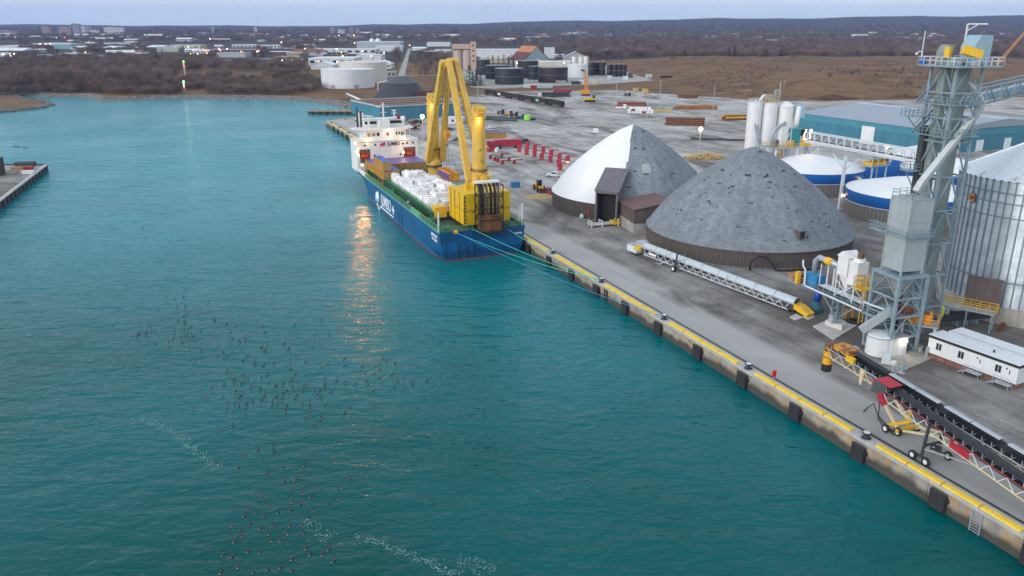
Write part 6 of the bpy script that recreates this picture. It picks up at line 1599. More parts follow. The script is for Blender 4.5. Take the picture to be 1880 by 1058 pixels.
for (a, c) in (((8.2, -0.5), (12.4, -0.5)), ((8.2, 1.8), (12.4, 1.8))): b.beam((a[0], a[1], z + 0.4), (c[0], c[1], z + 3.2), 0.1); b.beam((a[0], a[1], z + 3.2), (c[0], c[1], z + 0.4), 0.1)
b.build('filter_brace', M_WHITE, t)
b = MB(); b.bb(12.6, 14.6, -0.9, 1.2, z + 3.1, z + 3.3); b.build('filter_landing', M_YEL, t)
rail_box(t, 12.7, 14.6, -0.9, 1.2, z + 3.3, M_YEL, 1.9, 'filter_cage', 0.55, 0.07)
for y in (-0.4, 0.4): b = MB(); b.beam((14.3, y, z - 2.6), (14.3, y, z + 3.3), 0.1); b.build('ladder_rail', M_YEL, t)
for k in range(9): b = MB(); b.beam((14.3, -0.4, z - 2.2 + k * 0.6), (14.3, 0.4, z - 2.2 + k * 0.6), 0.07); b.build('ladder_rung', M_YEL, t)
# lattice leg on its block
q = loc_of(G(1533, 602)); q.z = 0
b = MB(); b.prism([((loc_of(G(*w))).x, (loc_of(G(*w))).y) for w in ((1492, 600), (1530, 625), (1574, 598), (1532, 584))], 2.5, 2.64); b.build('ground_slab', mat('pale slab', (0.47, 0.45, 0.42), 0.85, 0, 0.15, 0.5), t)
b = MB(); b.box((q.x, q.y, 3.1), (3.2, 1.2, 0.95), 0.3); b.build('concrete_block', mat('pale block', (0.55, 0.53, 0.50), 0.85, 0, 0.12, 0.5), t)
b = MB(); lattice_leg(b, q.x, q.y, 3.6, z - 0.2, 1.3, 4, 0.1); b.build('lattice_leg', M_BLUESTEEL, t)
for (x, y) in ((q.x - 4.2, 0), (q.x + 4.4, 0)): b = MB(); b.beam((q.x, q.y, 4.2), (x, y, z - 0.2), 0.18); b.build('leg_strut', M_BLUESTEEL, t)
b = MB(); b.bb(q.x - 0.5, q.x + 0.5, q.y - 1.2, q.y - 0.6, 3.6, 4.9); b.build('junction_box', M_DRY, t)
# telescopic blue boot hanging from the end of the gallery
bt = G(1497, 572); t = thing('loading_boot', 'blue telescopic loading boot hanging from the belt gallery end', 'loading boot', bt)
b = MB(); b.cyl((0, 0, 2.0), (0, 0, 4.2), 0.55, 0.5, 14); b.build('lower_sleeve', mat('bright blue sleeve', (0.01, 0.08, 0.50), 0.45), t, True)
b = MB(); b.cyl((0, 0, 4.2), (0, 0, 5.6), 0.45, n=14); b.build('upper_sleeve', M_DARK, t, True)
b = MB(); b.lathe([(0.5, 2.0), (1.3, 0.8), (1.3, 0.1)], 14); b.build('skirt', mat('dark teal skirt', (0.02, 0.10, 0.14), 0.6), t)
b = MB(); b.beam((0.75, 0.3, 0), (0.75, 0.3, 6.0), 0.28); b.build('guide_post', M_RUST, t)
p = G(1558, 586); t = thing('orange_pump_frame', 'rusty orange pump frame beside the lattice leg block', 'pump', p)
b = MB(); b.beam((-0.7, 0, 0), (-0.4, 0, 4.0), 0.3); b.beam((0.6, 0, 0), (0.4, 0, 4.0), 0.3); b.beam((-0.6, 0, 2.0), (0.5, 0, 2.0), 0.25); b.build('frame', M_ORANGE, t)
b = MB(); b.cyl((-0.9, 0, 2.7), (0.9, 0, 2.7), 0.55, n=10); b.build('pump', M_RUST, t)
p = G(1570, 592); b = MB(); b.lathe([(0.9, 0), (1.7, 0.15), (1.3, 0.4), (0.8, 0.35), (0.9, 0)], 24); o = b.build('coiled_hose', M_BLACK); o.location = p; tag(o, 'black hose coiled on the ground beside the pump frame', 'hose')
for k, q in enumerate((((1472, 582), (1485, 577), (1497, 583), (1484, 588)), ((1450, 583), (1462, 577), (1474, 584), (1460, 589)))):
    w = [G(*a) for a in q]; b = MB(); b.prism([(a.x - w[0].x, a.y - w[0].y) for a in w], 0.006, 0.14); o = b.build('ground_slab', mat('pale slab', (0.47, 0.45, 0.42))); o.location = (w[0].x, w[0].y, ZQ); struct(o)

# ------------------------------------------------------------------ tubular belt conveyor in front of the near dome
A, C = G(1182, 452, 5.0), G(1464, 557, 4.3); gd = C - A
t = thing('tube_conveyor', 'long silver covered conveyor on a truss with wheels before the dome', 'conveyor', (A.x, A.y, 0), math.atan2(gd.y, gd.x))
L0 = math.hypot(gd.x, gd.y)
M_COVER = mat('silver conveyor cover', (0.58, 0.62, 0.66), 0.32, 0.6, 0.07, 0.4)
def zc(x): return 5.0 + (4.3 - 5.0) * x / L0
n = 9
for k in range(n):
    x0, x1 = L0 * k / n + 0.03, L0 * (k + 1) / n - 0.03
    P, F = [], []
    for x in (x0, x1):
        for i in range(9):
            a = math.pi * i / 8; P.append((x, 0.95 * math.cos(a), zc(x) + 0.95 * math.sin(a)))
    F = [(i, i + 1, 9 + i + 1, 9 + i) for i in range(8)]
    b = MB(); b.add(P, F); o = b.build('cover_section', M_COVER, t, True)
    b = MB(); b.tube([(x1, 0.99 * math.cos(math.pi * i / 8), zc(x1) + 0.99 * math.sin(math.pi * i / 8)) for i in range(9)], 0.05, 5); b.build('hoop', M_STEEL, t)
for sy in (-0.9, 0.9):
    b = MB(); b.beam((0, sy, zc(0) - 0.05), (L0, sy, zc(L0) - 0.05), 0.14, 0.25); b.build('top_chord', M_STEEL, t)
    b = MB(); b.beam((1, sy, zc(1) - 1.5), (L0 - 1, sy, zc(L0) - 1.4), 0.14); b.build('bottom_chord', M_WSTEEL, t)
    for i in range(36):
        x0, x1 = 1 + (L0 - 2) * i / 36, 1 + (L0 - 2) * (i + 1) / 36
        b = MB(); b.beam((x0, sy, zc(x0) - (1.5 if i % 2 else 0.1)), (x1, sy, zc(x1) - (0.1 if i % 2 else 1.5)), 0.1); b.build('web', M_WSTEEL, t)
b = MB(); b.bb(-0.1, L0, -0.8, 0.8, 4.0, 4.1); o = b.build('return_pan', M_DARK, t)
b = MB(); b.bb(-1.6, 0.4, -1.1, 1.1, 4.4, 6.0); b.build('tail_hood', M_COVER, t)
b = MB(); b.bb(-4.6, -1.0, -1.2, -0.9, 3.2, 4.6); b.bb(-4.6, -1.0, 0.9, 1.2, 3.2, 4.6); b.bb(-4.6, -4.3, -1.2, 1.2, 3.2, 4.6); b.bb(-4.6, -1, -0.9, 0.9, 3.2, 3.4); b.build('tail_frame', M_WSTEEL, t)
b = MB(); b.bb(-1.2, 0.8, -1.9, -1.15, 4.3, 5.0); b.build('yellow_motor_guard', M_YEL, t)
b = MB(); b.beam((-1.5, -0.8, 0 + 2.5), (-1.5, -0.8, 4), 0.3); b.beam((-1.5, 0.8, 2.5), (-1.5, 0.8, 4), 0.3); b.build('tail_leg', M_DARK, t)
wx = 12.3
for sy in (-2.0, 2.0):
    b = MB(); b.cyl((wx, sy - 0.25, 3.2), (wx, sy + 0.25, 3.2), 0.7, n=18); o = b.build('wheel', M_BLACK, t)
    b = MB(); b.cyl((wx, sy - 0.29, 3.2), (wx, sy + 0.29, 3.2), 0.36, n=14); b.build('rim', M_WHITE, o)
    b = MB(); b.beam((wx, sy * 0.8, 3.2), (wx + 0.3, sy * 0.75, 6.6 if sy < 0 else 4.2), 0.26); b.build('wheel_post', M_DARK, t)
b = MB(); b.beam((wx, -2.0, 3.2), (wx, 2.0, 3.2), 0.25); b.build('axle', M_DARK, t)
b = MB(); b.beam((wx - 6, -0.8, 2.55), (wx - 3.2, -0.8, 3.9), 0.3); b.beam((wx - 7, -0.8, 2.6), (wx - 5, -0.8, 2.6), 0.3, 0.15); b.build('jack_leg', M_STEEL, t)
for f in (0.2, 0.33, 0.62): b = MB(); b.beam((L0 * f, -1.0, zc(L0 * f)), (L0 * f, -1.0, zc(L0 * f) + 2.0), 0.07); b.build('marker_rod', M_STEEL, t)
b = MB(); b.bb(3.0, 5.4, -1.02, -0.97, 3.9, 4.4); b.build('name_plate', M_WHITE, t)
b = MB(); b.extr([(L0 - 0.2, -0.9, 3.4), (L0 + 3.0, -0.9, 2.7), (L0 + 3.2, -0.9, 3.3), (L0 + 1.2, -0.9, 4.2), (L0 - 0.2, -0.9, 4.3)], (0, 0, 0), (0, 1.8, 0)); b.build('yellow_boot', M_YEL, t)
b = MB(); b.bb(L0 - 3, L0, -0.92, 0.92, 3.0, 4.0); b.build('boot_frame', M_DARK, t)
b = MB(); b.beam((L0 - 1, -0.9, 2.5), (L0 - 1, -0.9, 3.2), 0.25); b.beam((L0 - 1, 0.9, 2.5), (L0 - 1, 0.9, 3.2), 0.25); b.build('boot_leg', M_DARK, t)
# low pipe rack before the white dome
A, C = G(1083, 419), G(1160, 412); gd = C - A
t = thing('pipe_rack', 'low rack of pale pipes with a yellow valve before the white dome', 'pipes', A, math.atan2(gd.y, gd.x))
for y in (0, 0.8, 1.5): b = MB(); b.tube([(0, y, 0.7), (gd.length, y, 0.7)], 0.28, 8); b.build('pipe', mat('pale pipe', (0.40, 0.40, 0.38), 0.6), t, True)
for x in (0.4, 3.4, 8.0): b = MB(); b.tube([(x, -0.3, 0), (x, -0.3, 1.6), (x, 1.8, 1.6), (x, 1.8, 0)], 0.14, 6); b.build('hoop', M_WHITE, t)
b = MB(); b.bb(6.4, 8.4, -0.4, 1.8, 0.4, 1.3); b.beam((8.2, 0, 0), (8.2, 0, 1.9), 0.3); b.build('valve_box', M_YEL, t)

# ------------------------------------------------------------------ trailer office
A, C = G(1701, 655), G(1862, 716); gd = C - A; TL = gd.length
t = thing('trailer_office', 'long white trailer office with black roof edge and brick red skirt', 'trailer', A, math.atan2(gd.y, gd.x))
M_SKIRT = mat('brick red skirt', (0.26, 0.12, 0.085), 0.8, 0, 0.25, 0.7, streak=0.2)
M_TROOFW = mat('white trailer roof', (0.66, 0.69, 0.73), 0.5, 0, 0.06, 0.5)
M_SIDING = mat('white siding', (0.72, 0.74, 0.76), 0.5, 0, 0.05, 0.5, streak=0.06)
nb = 9
for k in range(nb): b = MB(); b.bb(TL * k / nb + 0.03, TL * (k + 1) / nb - 0.03, 0.0, 0.08, 0, 0.75 + (0.0)); b.build('skirt_panel', M_SKIRT, t)
b = MB(); b.bb(TL - 0.08, TL, 0.08, 6.4, 0, 0.75); b.bb(0, 0.08, 0.08, 6.4, 0, 0.75); b.build('end_skirt', M_SKIRT, t)
b = MB(); b.bb(-0.05, TL + 0.05, -0.06, 6.45, 0.76, 3.35); b.build('wall', M_SIDING, t)
b = MB(); b.bb(-0.05, TL + 0.05, -0.10, -0.06, 0.74, 0.84); b.build('sill_trim', M_BLACK, t)
b = MB(); b.bb(-0.2, TL + 0.2, -0.2, 6.6, 3.35, 3.75); b.build('fascia', M_BLACK, t)
b = MB(); b.bb(-0.16, TL + 0.16, -0.16, 3.3, 3.75, 3.84); b.build('roof', M_TROOFW, t)
b = MB(); b.bb(0.8, TL + 0.16, 3.32, 6.56, 3.75, 4.02); b.build('rear_roof', M_TROOFW, t)
b = MB()
for k in range(int(TL / 0.35)): b.beam((1 + k * 0.35, 3.28, 3.85), (1.17 + k * 0.35, 3.28, 4.2), 0.05); b.beam((1.17 + k * 0.35, 3.28, 4.2), (1.35 + k * 0.35, 3.28, 3.85), 0.05)
b.beam((0.9, 3.28, 4.2), (TL, 3.28, 4.2), 0.06); b.build('cable_tray', M_STEEL, t)
for x in (1.3, 4.9, 10.6):
    b = MB(); b.bb(x, x + 0.9, -0.10, -0.06, 1.75, 2.85); o = b.build('window', M_GLASS, t)
    b = MB(); b.bb(x - 0.1, x, -0.13, -0.06, 1.65, 2.95); b.bb(x + 0.9, x + 1.0, -0.13, -0.06, 1.65, 2.95); b.bb(x, x + 0.9, -0.13, -0.06, 2.85, 2.95); b.bb(x, x + 0.9, -0.13, -0.06, 1.65, 1.75); b.bb(x + 0.42, x + 0.48, -0.12, -0.1, 1.75, 2.85); b.build('frame', M_WHITE, o)
for x in (8.0, 12.4):
    b = MB(); b.bb(x, x + 0.95, -0.12, -0.06, 0.9, 2.95); o = b.build('door', M_WHITE, t)
    b = MB(); b.bb(x + 0.25, x + 0.40, -0.135, -0.12, 2.0, 2.7); b.build('door_pane', M_GLASS, o)
    b = MB(); b.cyl((x + 0.85, -0.16, 1.85), (x + 0.85, -0.12, 1.85), 0.05, n=8); b.build('handle', M_STEEL, o)
    b = MB(); b.bb(x - 1.2, x + 1.2, -1.4, -0.14, 0.62, 0.70); b.build('step_landing', M_STEEL, t)
    for xx in (x - 1.1, x + 1.1):
        for yy in (-1.3, -0.3): b = MB(); b.beam((xx, yy, 0), (xx, yy, 0.62), 0.08); b.build('step_leg', M_STEEL, t)
    rail([(x - 1.2, -1.35, 0.7), (x + 1.2, -1.35, 0.7)], 1.0, 1.2, 'step_rail', M_STEEL, t, 0.05, (1.0, 0.5))
    b = MB(); b.bb(x - 1.7, x - 1.2, -1.3, -0.3, 0.3, 0.36); b.bb(x - 2.1, x - 1.7, -1.3, -0.3, 0.12, 0.18); b.build('step', M_STEEL, t)
    b = MB(); b.box((x - 0.15, -0.12, 2.75), (0.16, 0.12, 0.2)); b.build('porch_lamp', M_DARK, t)
b = MB(); b.lathe([(0.14, 3.84), (0.14, 4.2), (0.2, 4.2), (0, 4.3)], 10, (9.2, 1.4, 0)); b.build('roof_vent', M_DARK, t)
p = G(1838, 608); b = MB(); b.box((0, 0, 0.6), (1.2, 0.8, 1.2), 0.4); b.box((0.1, 0, 1.35), (0.6, 0.5, 0.4)); o = b.build('rusty_skid', M_RUST); o.location = p; tag(o, 'small rusty machine skid behind the trailer by the bin base', 'machine')

# ------------------------------------------------------------------ mobile stacking conveyors on the quay
M_CREAM = mat('cream truss paint', (0.62, 0.52, 0.33), 0.55, 0, 0.15, 0.6, rust_amt=0.28)
M_BELT = mat('black belt', (0.022, 0.024, 0.03), 0.7, 0, 0.25, 0.8)
def wheel(t, x, y, z, r_=0.55, w=0.36):
    b = MB(); b.lathe([(r_ * 0.55, -w / 2), (r_ * 0.92, -w / 2), (r_, -w * 0.35), (r_, w * 0.35), (r_ * 0.92, w / 2), (r_ * 0.55, w / 2)], 20)
    o = b.build('wheel', M_BLACK, t); o.location = (x, y, z); o.rotation_euler = (R(90), 0, 0)
    b = MB(); b.lathe([(0, -w * 0.42), (r_ * 0.56, -w * 0.42), (r_ * 0.56, w * 0.42), (0, w * 0.42)], 16); b.build('rim', M_WHITE, o)
def stacker(name, label, s0, z0, s1, z1, tt, Lext, m_truss, m_top, red_panel, cover):
    # local x runs from the head (0) down the conveyor
    base = ST(s0, tt, 0); t = thing(name, label, 'conveyor', base, QANG + math.pi)
    sl = (z1 - z0) / (s0 - s1); L0 = Lext
    def zt(x): return z0 + sl * x
    W, D = 0.85, 1.35
    for sy in (-W, W):
        b = MB(); b.beam((0, sy, zt(0)), (L0, sy, zt(L0)), 0.13, 0.16); b.build('top_chord', m_top, t)
        b = MB(); b.beam((0.4, sy, zt(0.4) - D * 0.8), (L0, sy, zt(L0) - D), 0.15); b.build('bottom_chord', M_CREAM, t)
        n = int(L0 / 1.1)
        for i in range(n):
            xa, xb = 0.4 + (L0 - 0.4) * i / n, 0.4 + (L0 - 0.4) * (i + 1) / n
            b = MB(); b.beam((xa, sy, zt(xa) - (D if i % 2 else 0.05)), (xb, sy, zt(xb) - (0.05 if i % 2 else D)), 0.09); b.build('web', m_truss, t)
    n = int(L0 / 1.25)
    for i in range(n):
        x = 0.9 + i * 1.25; z = zt(x)
        b = MB(); b.beam((x, -W, z + 0.12), (x, -W - 0.02, z + 0.62), 0.07); b.beam((x, W, z + 0.12), (x, W + 0.02, z + 0.62), 0.07); b.beam((x, -W, z + 0.15), (x, W, z + 0.15), 0.12); b.build('idler_bracket', M_STEEL, t)
    # troughed belt
    P, F = [], []
    ns = 12
    for i in range(ns + 1):
        x = 0.3 + (L0 - 0.3) * i / ns
        for (y, dz) in ((-W * 0.95, 0.55), (-W * 0.45, 0.28), (W * 0.45, 0.28), (W * 0.95, 0.55)): P.append((x, y, zt(x) + dz))
    for i in range(ns):
        for k in range(3): F.append((i * 4 + k, i * 4 + k + 1, (i + 1) * 4 + k + 1, (i + 1) * 4 + k))
    b = MB(); b.add(P, F); b.build('belt', M_BELT, t)
    b = MB(); b.beam((0.3, 0, zt(0.3) - 0.35), (L0, 0, zt(L0) - 0.35), 1.3, 0.05); b.build('return_belt', M_BELT, t)
    if red_panel:
        for (x0, x1, m_) in red_panel: b = MB(); b.extr([(x0, -W - 0.08, zt(x0) - 0.25), (x1, -W - 0.08, zt(x1) - 0.25), (x1, -W - 0.08, zt(x1) - 1.15), (x0, -W - 0.08, zt(x0) - 1.15)], (0, 0, 0), (0, 0.05, 0)); b.build('sign_panel', m_, t)
    if cover:
        for k, (x0, x1) in enumerate(cover):
            P = []
            for x in (x0, x1):
                for (y, dz) in ((-0.2, 1.0), (0.25, 1.12), (W + 0.1, 0.9), (W + 0.25, 0.35)): P.append((x, y, zt(x) + dz))
            b = MB(); b.add(P, [(0, 1, 5, 4), (1, 2, 6, 5), (2, 3, 7, 6)]); b.build('belt_cover', M_BELT if k < 3 else M_COVERG, t)
    return t, zt, W, D
M_COVERG = mat('pale grey belt cover', (0.40, 0.43, 0.46), 0.5, 0.2, 0.1, 0.5)
# the cream one with the hanging yellow spout
t, zt, W, D = stacker('stacking_conveyor', 'cream stacking conveyor with a yellow discharge spout hanging from its head', 35.2, 9.1, 5.9, 6.5, -6.9, 46.0, M_CREAM, M_COVERG, [(8.6, 12.2, mat('faded red sign', (0.42, 0.07, 0.09), 0.6, 0, 0.25, 2.0))], [(3.9, 6.6), (6.7, 8.4), (8.5, 10.2), (10.3, 14.4), (14.5, 18.0), (18.8, 22.4), (22.5, 26.2), (27.2, 32), (32.1, 38)])
b = MB(); b.cyl((0.1, -W, zt(0) + 0.2), (0.1, W, zt(0) + 0.2), 0.45, n=16); b.build('head_pulley', M_RUST, t, True)
b = MB(); b.extr([(0.9, -W - 0.15, zt(1) + 0.4), (4.2, -W - 0.15, zt(4) + 0.5), (4.0, -W - 0.15, zt(4) + 1.25), (1.4, -W - 0.15, zt(1) + 1.15)], (0, 0, 0), (0, 2 * W + 0.3, 0)); b.build('rusty_head_hood', mat('rusty yellow hood', (0.50, 0.24, 0.04), 0.7, 0, 0.2, 0.6, rust=(0.22, 0.07, 0.025), rust_amt=0.5), t)
b = MB(); b.extr([(3.8, -W - 0.2, zt(4) - 0.1), (5.2, -W - 0.2, zt(5) - 0.1), (5.2, -W - 0.2, zt(5) + 0.7), (3.8, -W - 0.2, zt(4) + 0.7)], (0, 0, 0), (0, 0.5, 0)); b.build('yellow_gearbox', M_YEL, t)
b = MB(); b.lathe([(0.85, -0.3), (1.0, 0), (0.9, 0.55), (0.2, 0.9)], 16, (2.2, W + 0.9, zt(2))); b.build('grey_fan', M_STEEL, t, True)
b = MB(); b.lathe([(0.62, -0.6), (0.66, -2.6)], 18, (-0.1, -0.25, zt(0))); b.build('spout_body', mat('spout yellow', (0.72, 0.36, 0.01), 0.5, 0, 0.12, 0.8, rust_amt=0.3), t, True)
b = MB(); b.lathe([(0.68, -2.55), (0.72, -3.6), (0.60, -3.7), (0.60, -2.6)], 18, (-0.1, -0.25, zt(0))); b.build('spout_skirt', M_BLACK, t, True)
b = MB(); b.lathe([(0.68, -1.5), (0.72, -1.5), (0.72, -1.4), (0.68, -1.4)], 18, (-0.1, -0.25, zt(0))); b.build('spout_band', M_DARK, t)
b = MB(); b.extr([(6.4, -W - 0.02, zt(6)), (7.2, -W - 0.02, zt(7)), (6.9, -W - 0.02, zt(7) - 2.2), (6.6, -W - 0.02, zt(7) - 2.0)], (0, -0.12, 0), (0, 0, 0)); b.build('gusset', M_CREAM, t)
wx = 35.2 - 20.9
for y in (-1.2, 1.2):
    b = MB(); b.beam((9.5, y * 0.7, zt(9.5) - D), (wx - 0.6, y, 3.4), 0.34, 0.4); b.build('main_strut', M_CREAM, t)
    b = MB(); b.beam((22, y * 0.7, zt(22) - D), (wx + 0.4, y, 3.4), 0.26); b.build('rear_strut', M_CREAM, t)
b = MB(); b.beam((wx, -1.9, 3.3), (wx, 1.9, 3.3), 0.4); b.build('axle', M_YEL, t)
b = MB(); b.beam((wx - 0.3, 0.3, 3.2), (wx - 0.3, 0.3, 5.6), 0.3); b.beam((wx - 1.6, -1.8, 3.3), (wx + 0.4, -0.2, 4.6), 0.35); b.build('hydraulic_ram', M_YEL, t)
for (x, y) in ((wx - 0.1, -1.5), (wx - 0.1, 1.7), (wx - 1.4, -2.2)): wheel(t, x, y, ZQ + 0.55)
# the red topped one nearer the water
t, zt, W, D = stacker('stacking_conveyor', 'stacking conveyor with red top rail and open black belt nearest the water', 23.0, 8.6, 3.8, 5.7, -4.35, 32.0, M_WSTEEL, mat('faded rail red', (0.24, 0.05, 0.06), 0.6, 0, 0.25, 0.7), [(10.6, 13.2, M_RED)], None)
b = MB(); b.extr([(-1.4, -W - 0.1, zt(0) - 0.9), (0.6, -W - 0.1, zt(0) - 1.0), (0.9, -W - 0.1, zt(0) + 0.7), (-1.0, -W - 0.1, zt(0) + 0.9)], (0, 0, 0), (0, 2 * W + 0.2, 0)); b.build('head_chute', mat('dark grey rubber chute', (0.07, 0.08, 0.085), 0.7, 0, 0.2, 1), t)
b = MB(); b.extr([(-0.8, -W - 0.2, zt(0) + 0.92), (1.6, -W - 0.2, zt(0) + 0.7), (1.6, -W - 0.2, zt(0) + 0.8), (-0.8, -W - 0.2, zt(0) + 1.0)], (0, 0, 0), (0, 2 * W + 0.4, 0)); b.build('red_hood', M_RED, t)
b = MB(); b.extr([(0.3, -W - 0.12, zt(0) - 0.4), (1.5, -W - 0.12, zt(1) - 1.3), (0.9, -W - 0.12, zt(1) - 1.9), (-0.2, -W - 0.12, zt(0) - 0.9)], (0, -0.2, 0), (0, 0.1, 0)); b.build('red_drive_guard', M_RED, t)
wx = 23.0 - 15.2
for y in (-1.45, 1.45):
    b = MB(); b.beam((wx, y, 3.4), (wx, y * 0.75, zt(wx) + 0.2), 0.28); b.build('wheel_post', M_DARK, t)
    b = MB(); b.beam((wx - 1.0, y, 3.15), (wx + 1.0, y, 3.15), 0.25); b.build('bogie', M_DARK, t)
    for dx in (-0.95, 0.95): wheel(t, wx + dx, y * 1.25, ZQ + 0.55)
    b = MB(); b.beam((wx, y * 0.9, 4.2), (wx + 6, y * 0.5, zt(wx + 6) - D), 0.16); b.build('brace', M_STEEL, t)
b = MB(); b.beam((wx, -1.45, 4.6), (wx, 1.45, 4.6), 0.2); b.build('axle_tie', M_DARK, t)
b = MB(); b.extr([(20.6, -W - 0.1, zt(20.6) - 0.1), (22.4, -W - 0.1, zt(22.4) - 0.1), (22.4, -W - 0.1, zt(22.4) - 1.2), (20.6, -W - 0.1, zt(20.6) - 1.2)], (0, 0, 0), (0, 0.06, 0)); b.build('yellow_sign', M_YEL, t)
b = MB(); b.beam((31, 0, ZQ), (31, 0, zt(31)), 0.6); b.build('tail_support', M_STEEL, t)
# loose black cables on the concrete
p = G(1600, 780)
pts = [G(1585, 757), G(1592, 750), G(1602, 753), G(1612, 765), G(1622, 775), G(1633, 790), G(1640, 800)]
b = MB(); b.tube([q - pts[0] + Vector((0, 0, 0.08 + (0.9 if i == 2 else 0))) for i, q in enumerate(pts)], 0.07, 6); o = b.build('cable', M_BLACK, None, True); o.location = pts[0]; tag(o, 'loose black cable looping on the quay left of the conveyor wheels', 'cable')
pts = [G(1620, 752), G(1612, 758), G(1612, 770), G(1622, 783), G(1638, 792), G(1650, 795)]
b = MB(); b.tube([q - pts[0] + Vector((0, 0, 0.1 + (1.6 if i < 2 else 0))) for i, q in enumerate(pts)], 0.07, 6); o = b.build('cable', M_BLACK, None, True); o.location = pts[0]; tag(o, 'black cable hanging from the red conveyor head to the wheels', 'cable')
# red lifebuoy board at the kerb
p = G(1420, 701); t = thing('lifebuoy_case', 'bright red lifebuoy case on a post at the quay edge', 'lifebuoy case', p, QANG + R(90))
b = MB(); b.beam((0, 0, 0), (0, 0, 0.9), 0.12); b.build('post', M_STEEL, t)
b = MB(); b.box((0, 0, 1.25), (0.75, 0.3, 1.1)); o = b.build('case', mat('signal red', (0.55, 0.01, 0.03), 0.4), t)
bm = bmesh.new(); bm.from_mesh(o.data); bmesh.ops.bevel(bm, geom=bm.edges[:], offset=0.12, segments=3, affect='EDGES'); bm.to_mesh(o.data); bm.free()

# ------------------------------------------------------------------ vehicles and goods in the yard
def vehicle(kind, label, p, rz, body, scale=1.0, group=None):
    """kind: car, pickup, van - body with wheel arches, glasshouse, wheels, lamps"""
    t = thing({'car': 'parked_car', 'pickup': 'pickup_truck', 'van': 'van'}[kind], label, {'car': 'car', 'pickup': 'pickup', 'van': 'van'}[kind], p, rz, group)
    t.scale = (scale,) * 3
    if kind == 'pickup': sec = [(-2.8, 0.95), (-2.75, 1.05), (-0.9, 1.05), (-0.85, 1.8), (0.6, 1.85), (1.2, 1.15), (2.6, 1.05), (2.8, 0.8)]
    elif kind == 'van': sec = [(-2.6, 1.0), (-2.55, 2.2), (-2.2, 2.3), (1.3, 2.3), (2.0, 1.3), (2.6, 1.1), (2.7, 0.8)]
    else: sec = [(-2.2, 0.8), (-2.1, 1.0), (-1.5, 1.1), (-0.9, 1.5), (0.5, 1.5), (1.1, 1.05), (2.0, 0.9), (2.2, 0.7)]
    poly = [(sec[0][0], -0.0, 0.35)] + [(x, 0, z) for x, z in sec] + [(sec[-1][0], 0, 0.35)]
    b = MB(); b.extr(poly, (0, -0.92, 0), (0, 0.92, 0)); b.build('body', body, t)
    if kind == 'pickup':
        b = MB(); b.bb(-2.6, -1.0, -0.75, 0.75, 1.052, 1.07); b.build('bed', M_DARK, t)
        gl = [(-0.75, 1.15), (-0.7, 1.7), (0.5, 1.75), (0.95, 1.2)]
    elif kind == 'van': gl = [(0.4, 1.35), (0.4, 2.1), (1.25, 2.1), (1.75, 1.35)]
    else: gl = [(-1.3, 1.1), (-0.85, 1.42), (0.45, 1.42), (0.9, 1.1)]
    b = MB(); b.extr([(x, 0, z) for x, z in gl], (0, -0.94, 0), (0, 0.94, 0)); b.build('side_glass', M_GLASS, t)
    a, c = sec[4 if kind != 'van' else 3], sec[5 if kind != 'van' else 4]
    b = MB(); b.add([(a[0] + 0.05, -0.8, a[1] - 0.02), (a[0] + 0.05, 0.8, a[1] - 0.02), (c[0] + 0.04, 0.8, c[1] + 0.06), (c[0] + 0.04, -0.8, c[1] + 0.06)], [(0, 3, 2, 1)]); b.build('windscreen', M_GLASS, t)
    xr, xf = (-1.7, 1.75) if kind != 'car' else (-1.35, 1.4)
    for x in (xr, xf):
        for y in (-0.82, 0.82):
            b = MB(); b.cyl((x, y - 0.12, 0.36), (x, y + 0.12, 0.36), 0.36, n=14); o = b.build('wheel', M_BLACK, t)
            b = MB(); b.cyl((x, y - 0.13, 0.36), (x, y + 0.13, 0.36), 0.2, n=10); b.build('rim', M_STEEL, o)
    for y in (-0.65, 0.65): b = MB(); b.box((sec[-1][0] + 0.01, y, 0.72), (0.06, 0.35, 0.16)); b.build('headlight', M_WSTEEL, t)
    return t
M_CARW = mat('white car paint', (0.70, 0.71, 0.72), 0.3, 0, 0.03, 1); M_CARG = mat('grey car paint', (0.20, 0.21, 0.22), 0.3, 0, 0.05, 1); M_CARD = mat('dark car paint', (0.03, 0.035, 0.045), 0.3, 0, 0.05, 1)
M_CARB = mat('blue green car paint', (0.03, 0.07, 0.11), 0.3, 0, 0.05, 1)
vehicle('pickup', 'white pickup truck parked by the left foot of the white dome', G(1018, 325), R(160), M_CARW)
vehicle('van', 'white van driving alone across the open yard above the white dome', G(1093, 245), R(100), M_CARW)
vehicle('van', 'dark van standing at the end of the red flatbed load', G(962, 264), R(20), M_CARB)
vehicle('car', 'silver car parked behind the ship crane hook', G(838, 258), R(40), M_CARG)
vehicle('car', 'dark car parked by the small white office behind the cranes', G(826, 240), R(170), M_CARD)
vehicle('car', 'white car, nearer of two parked right of the near crane head', G(893, 237), R(15), M_CARW)
vehicle('car', 'white car, farther of two parked right of the near crane head', G(903, 236), R(15), M_CARW)
vehicle('pickup', 'dark pickup on the quay end beside the bridge masts', G(659, 224), R(-60), M_CARD)
vehicle('car', 'white car on the quay end beside the bridge masts', G(655, 221), R(-60), M_CARW)

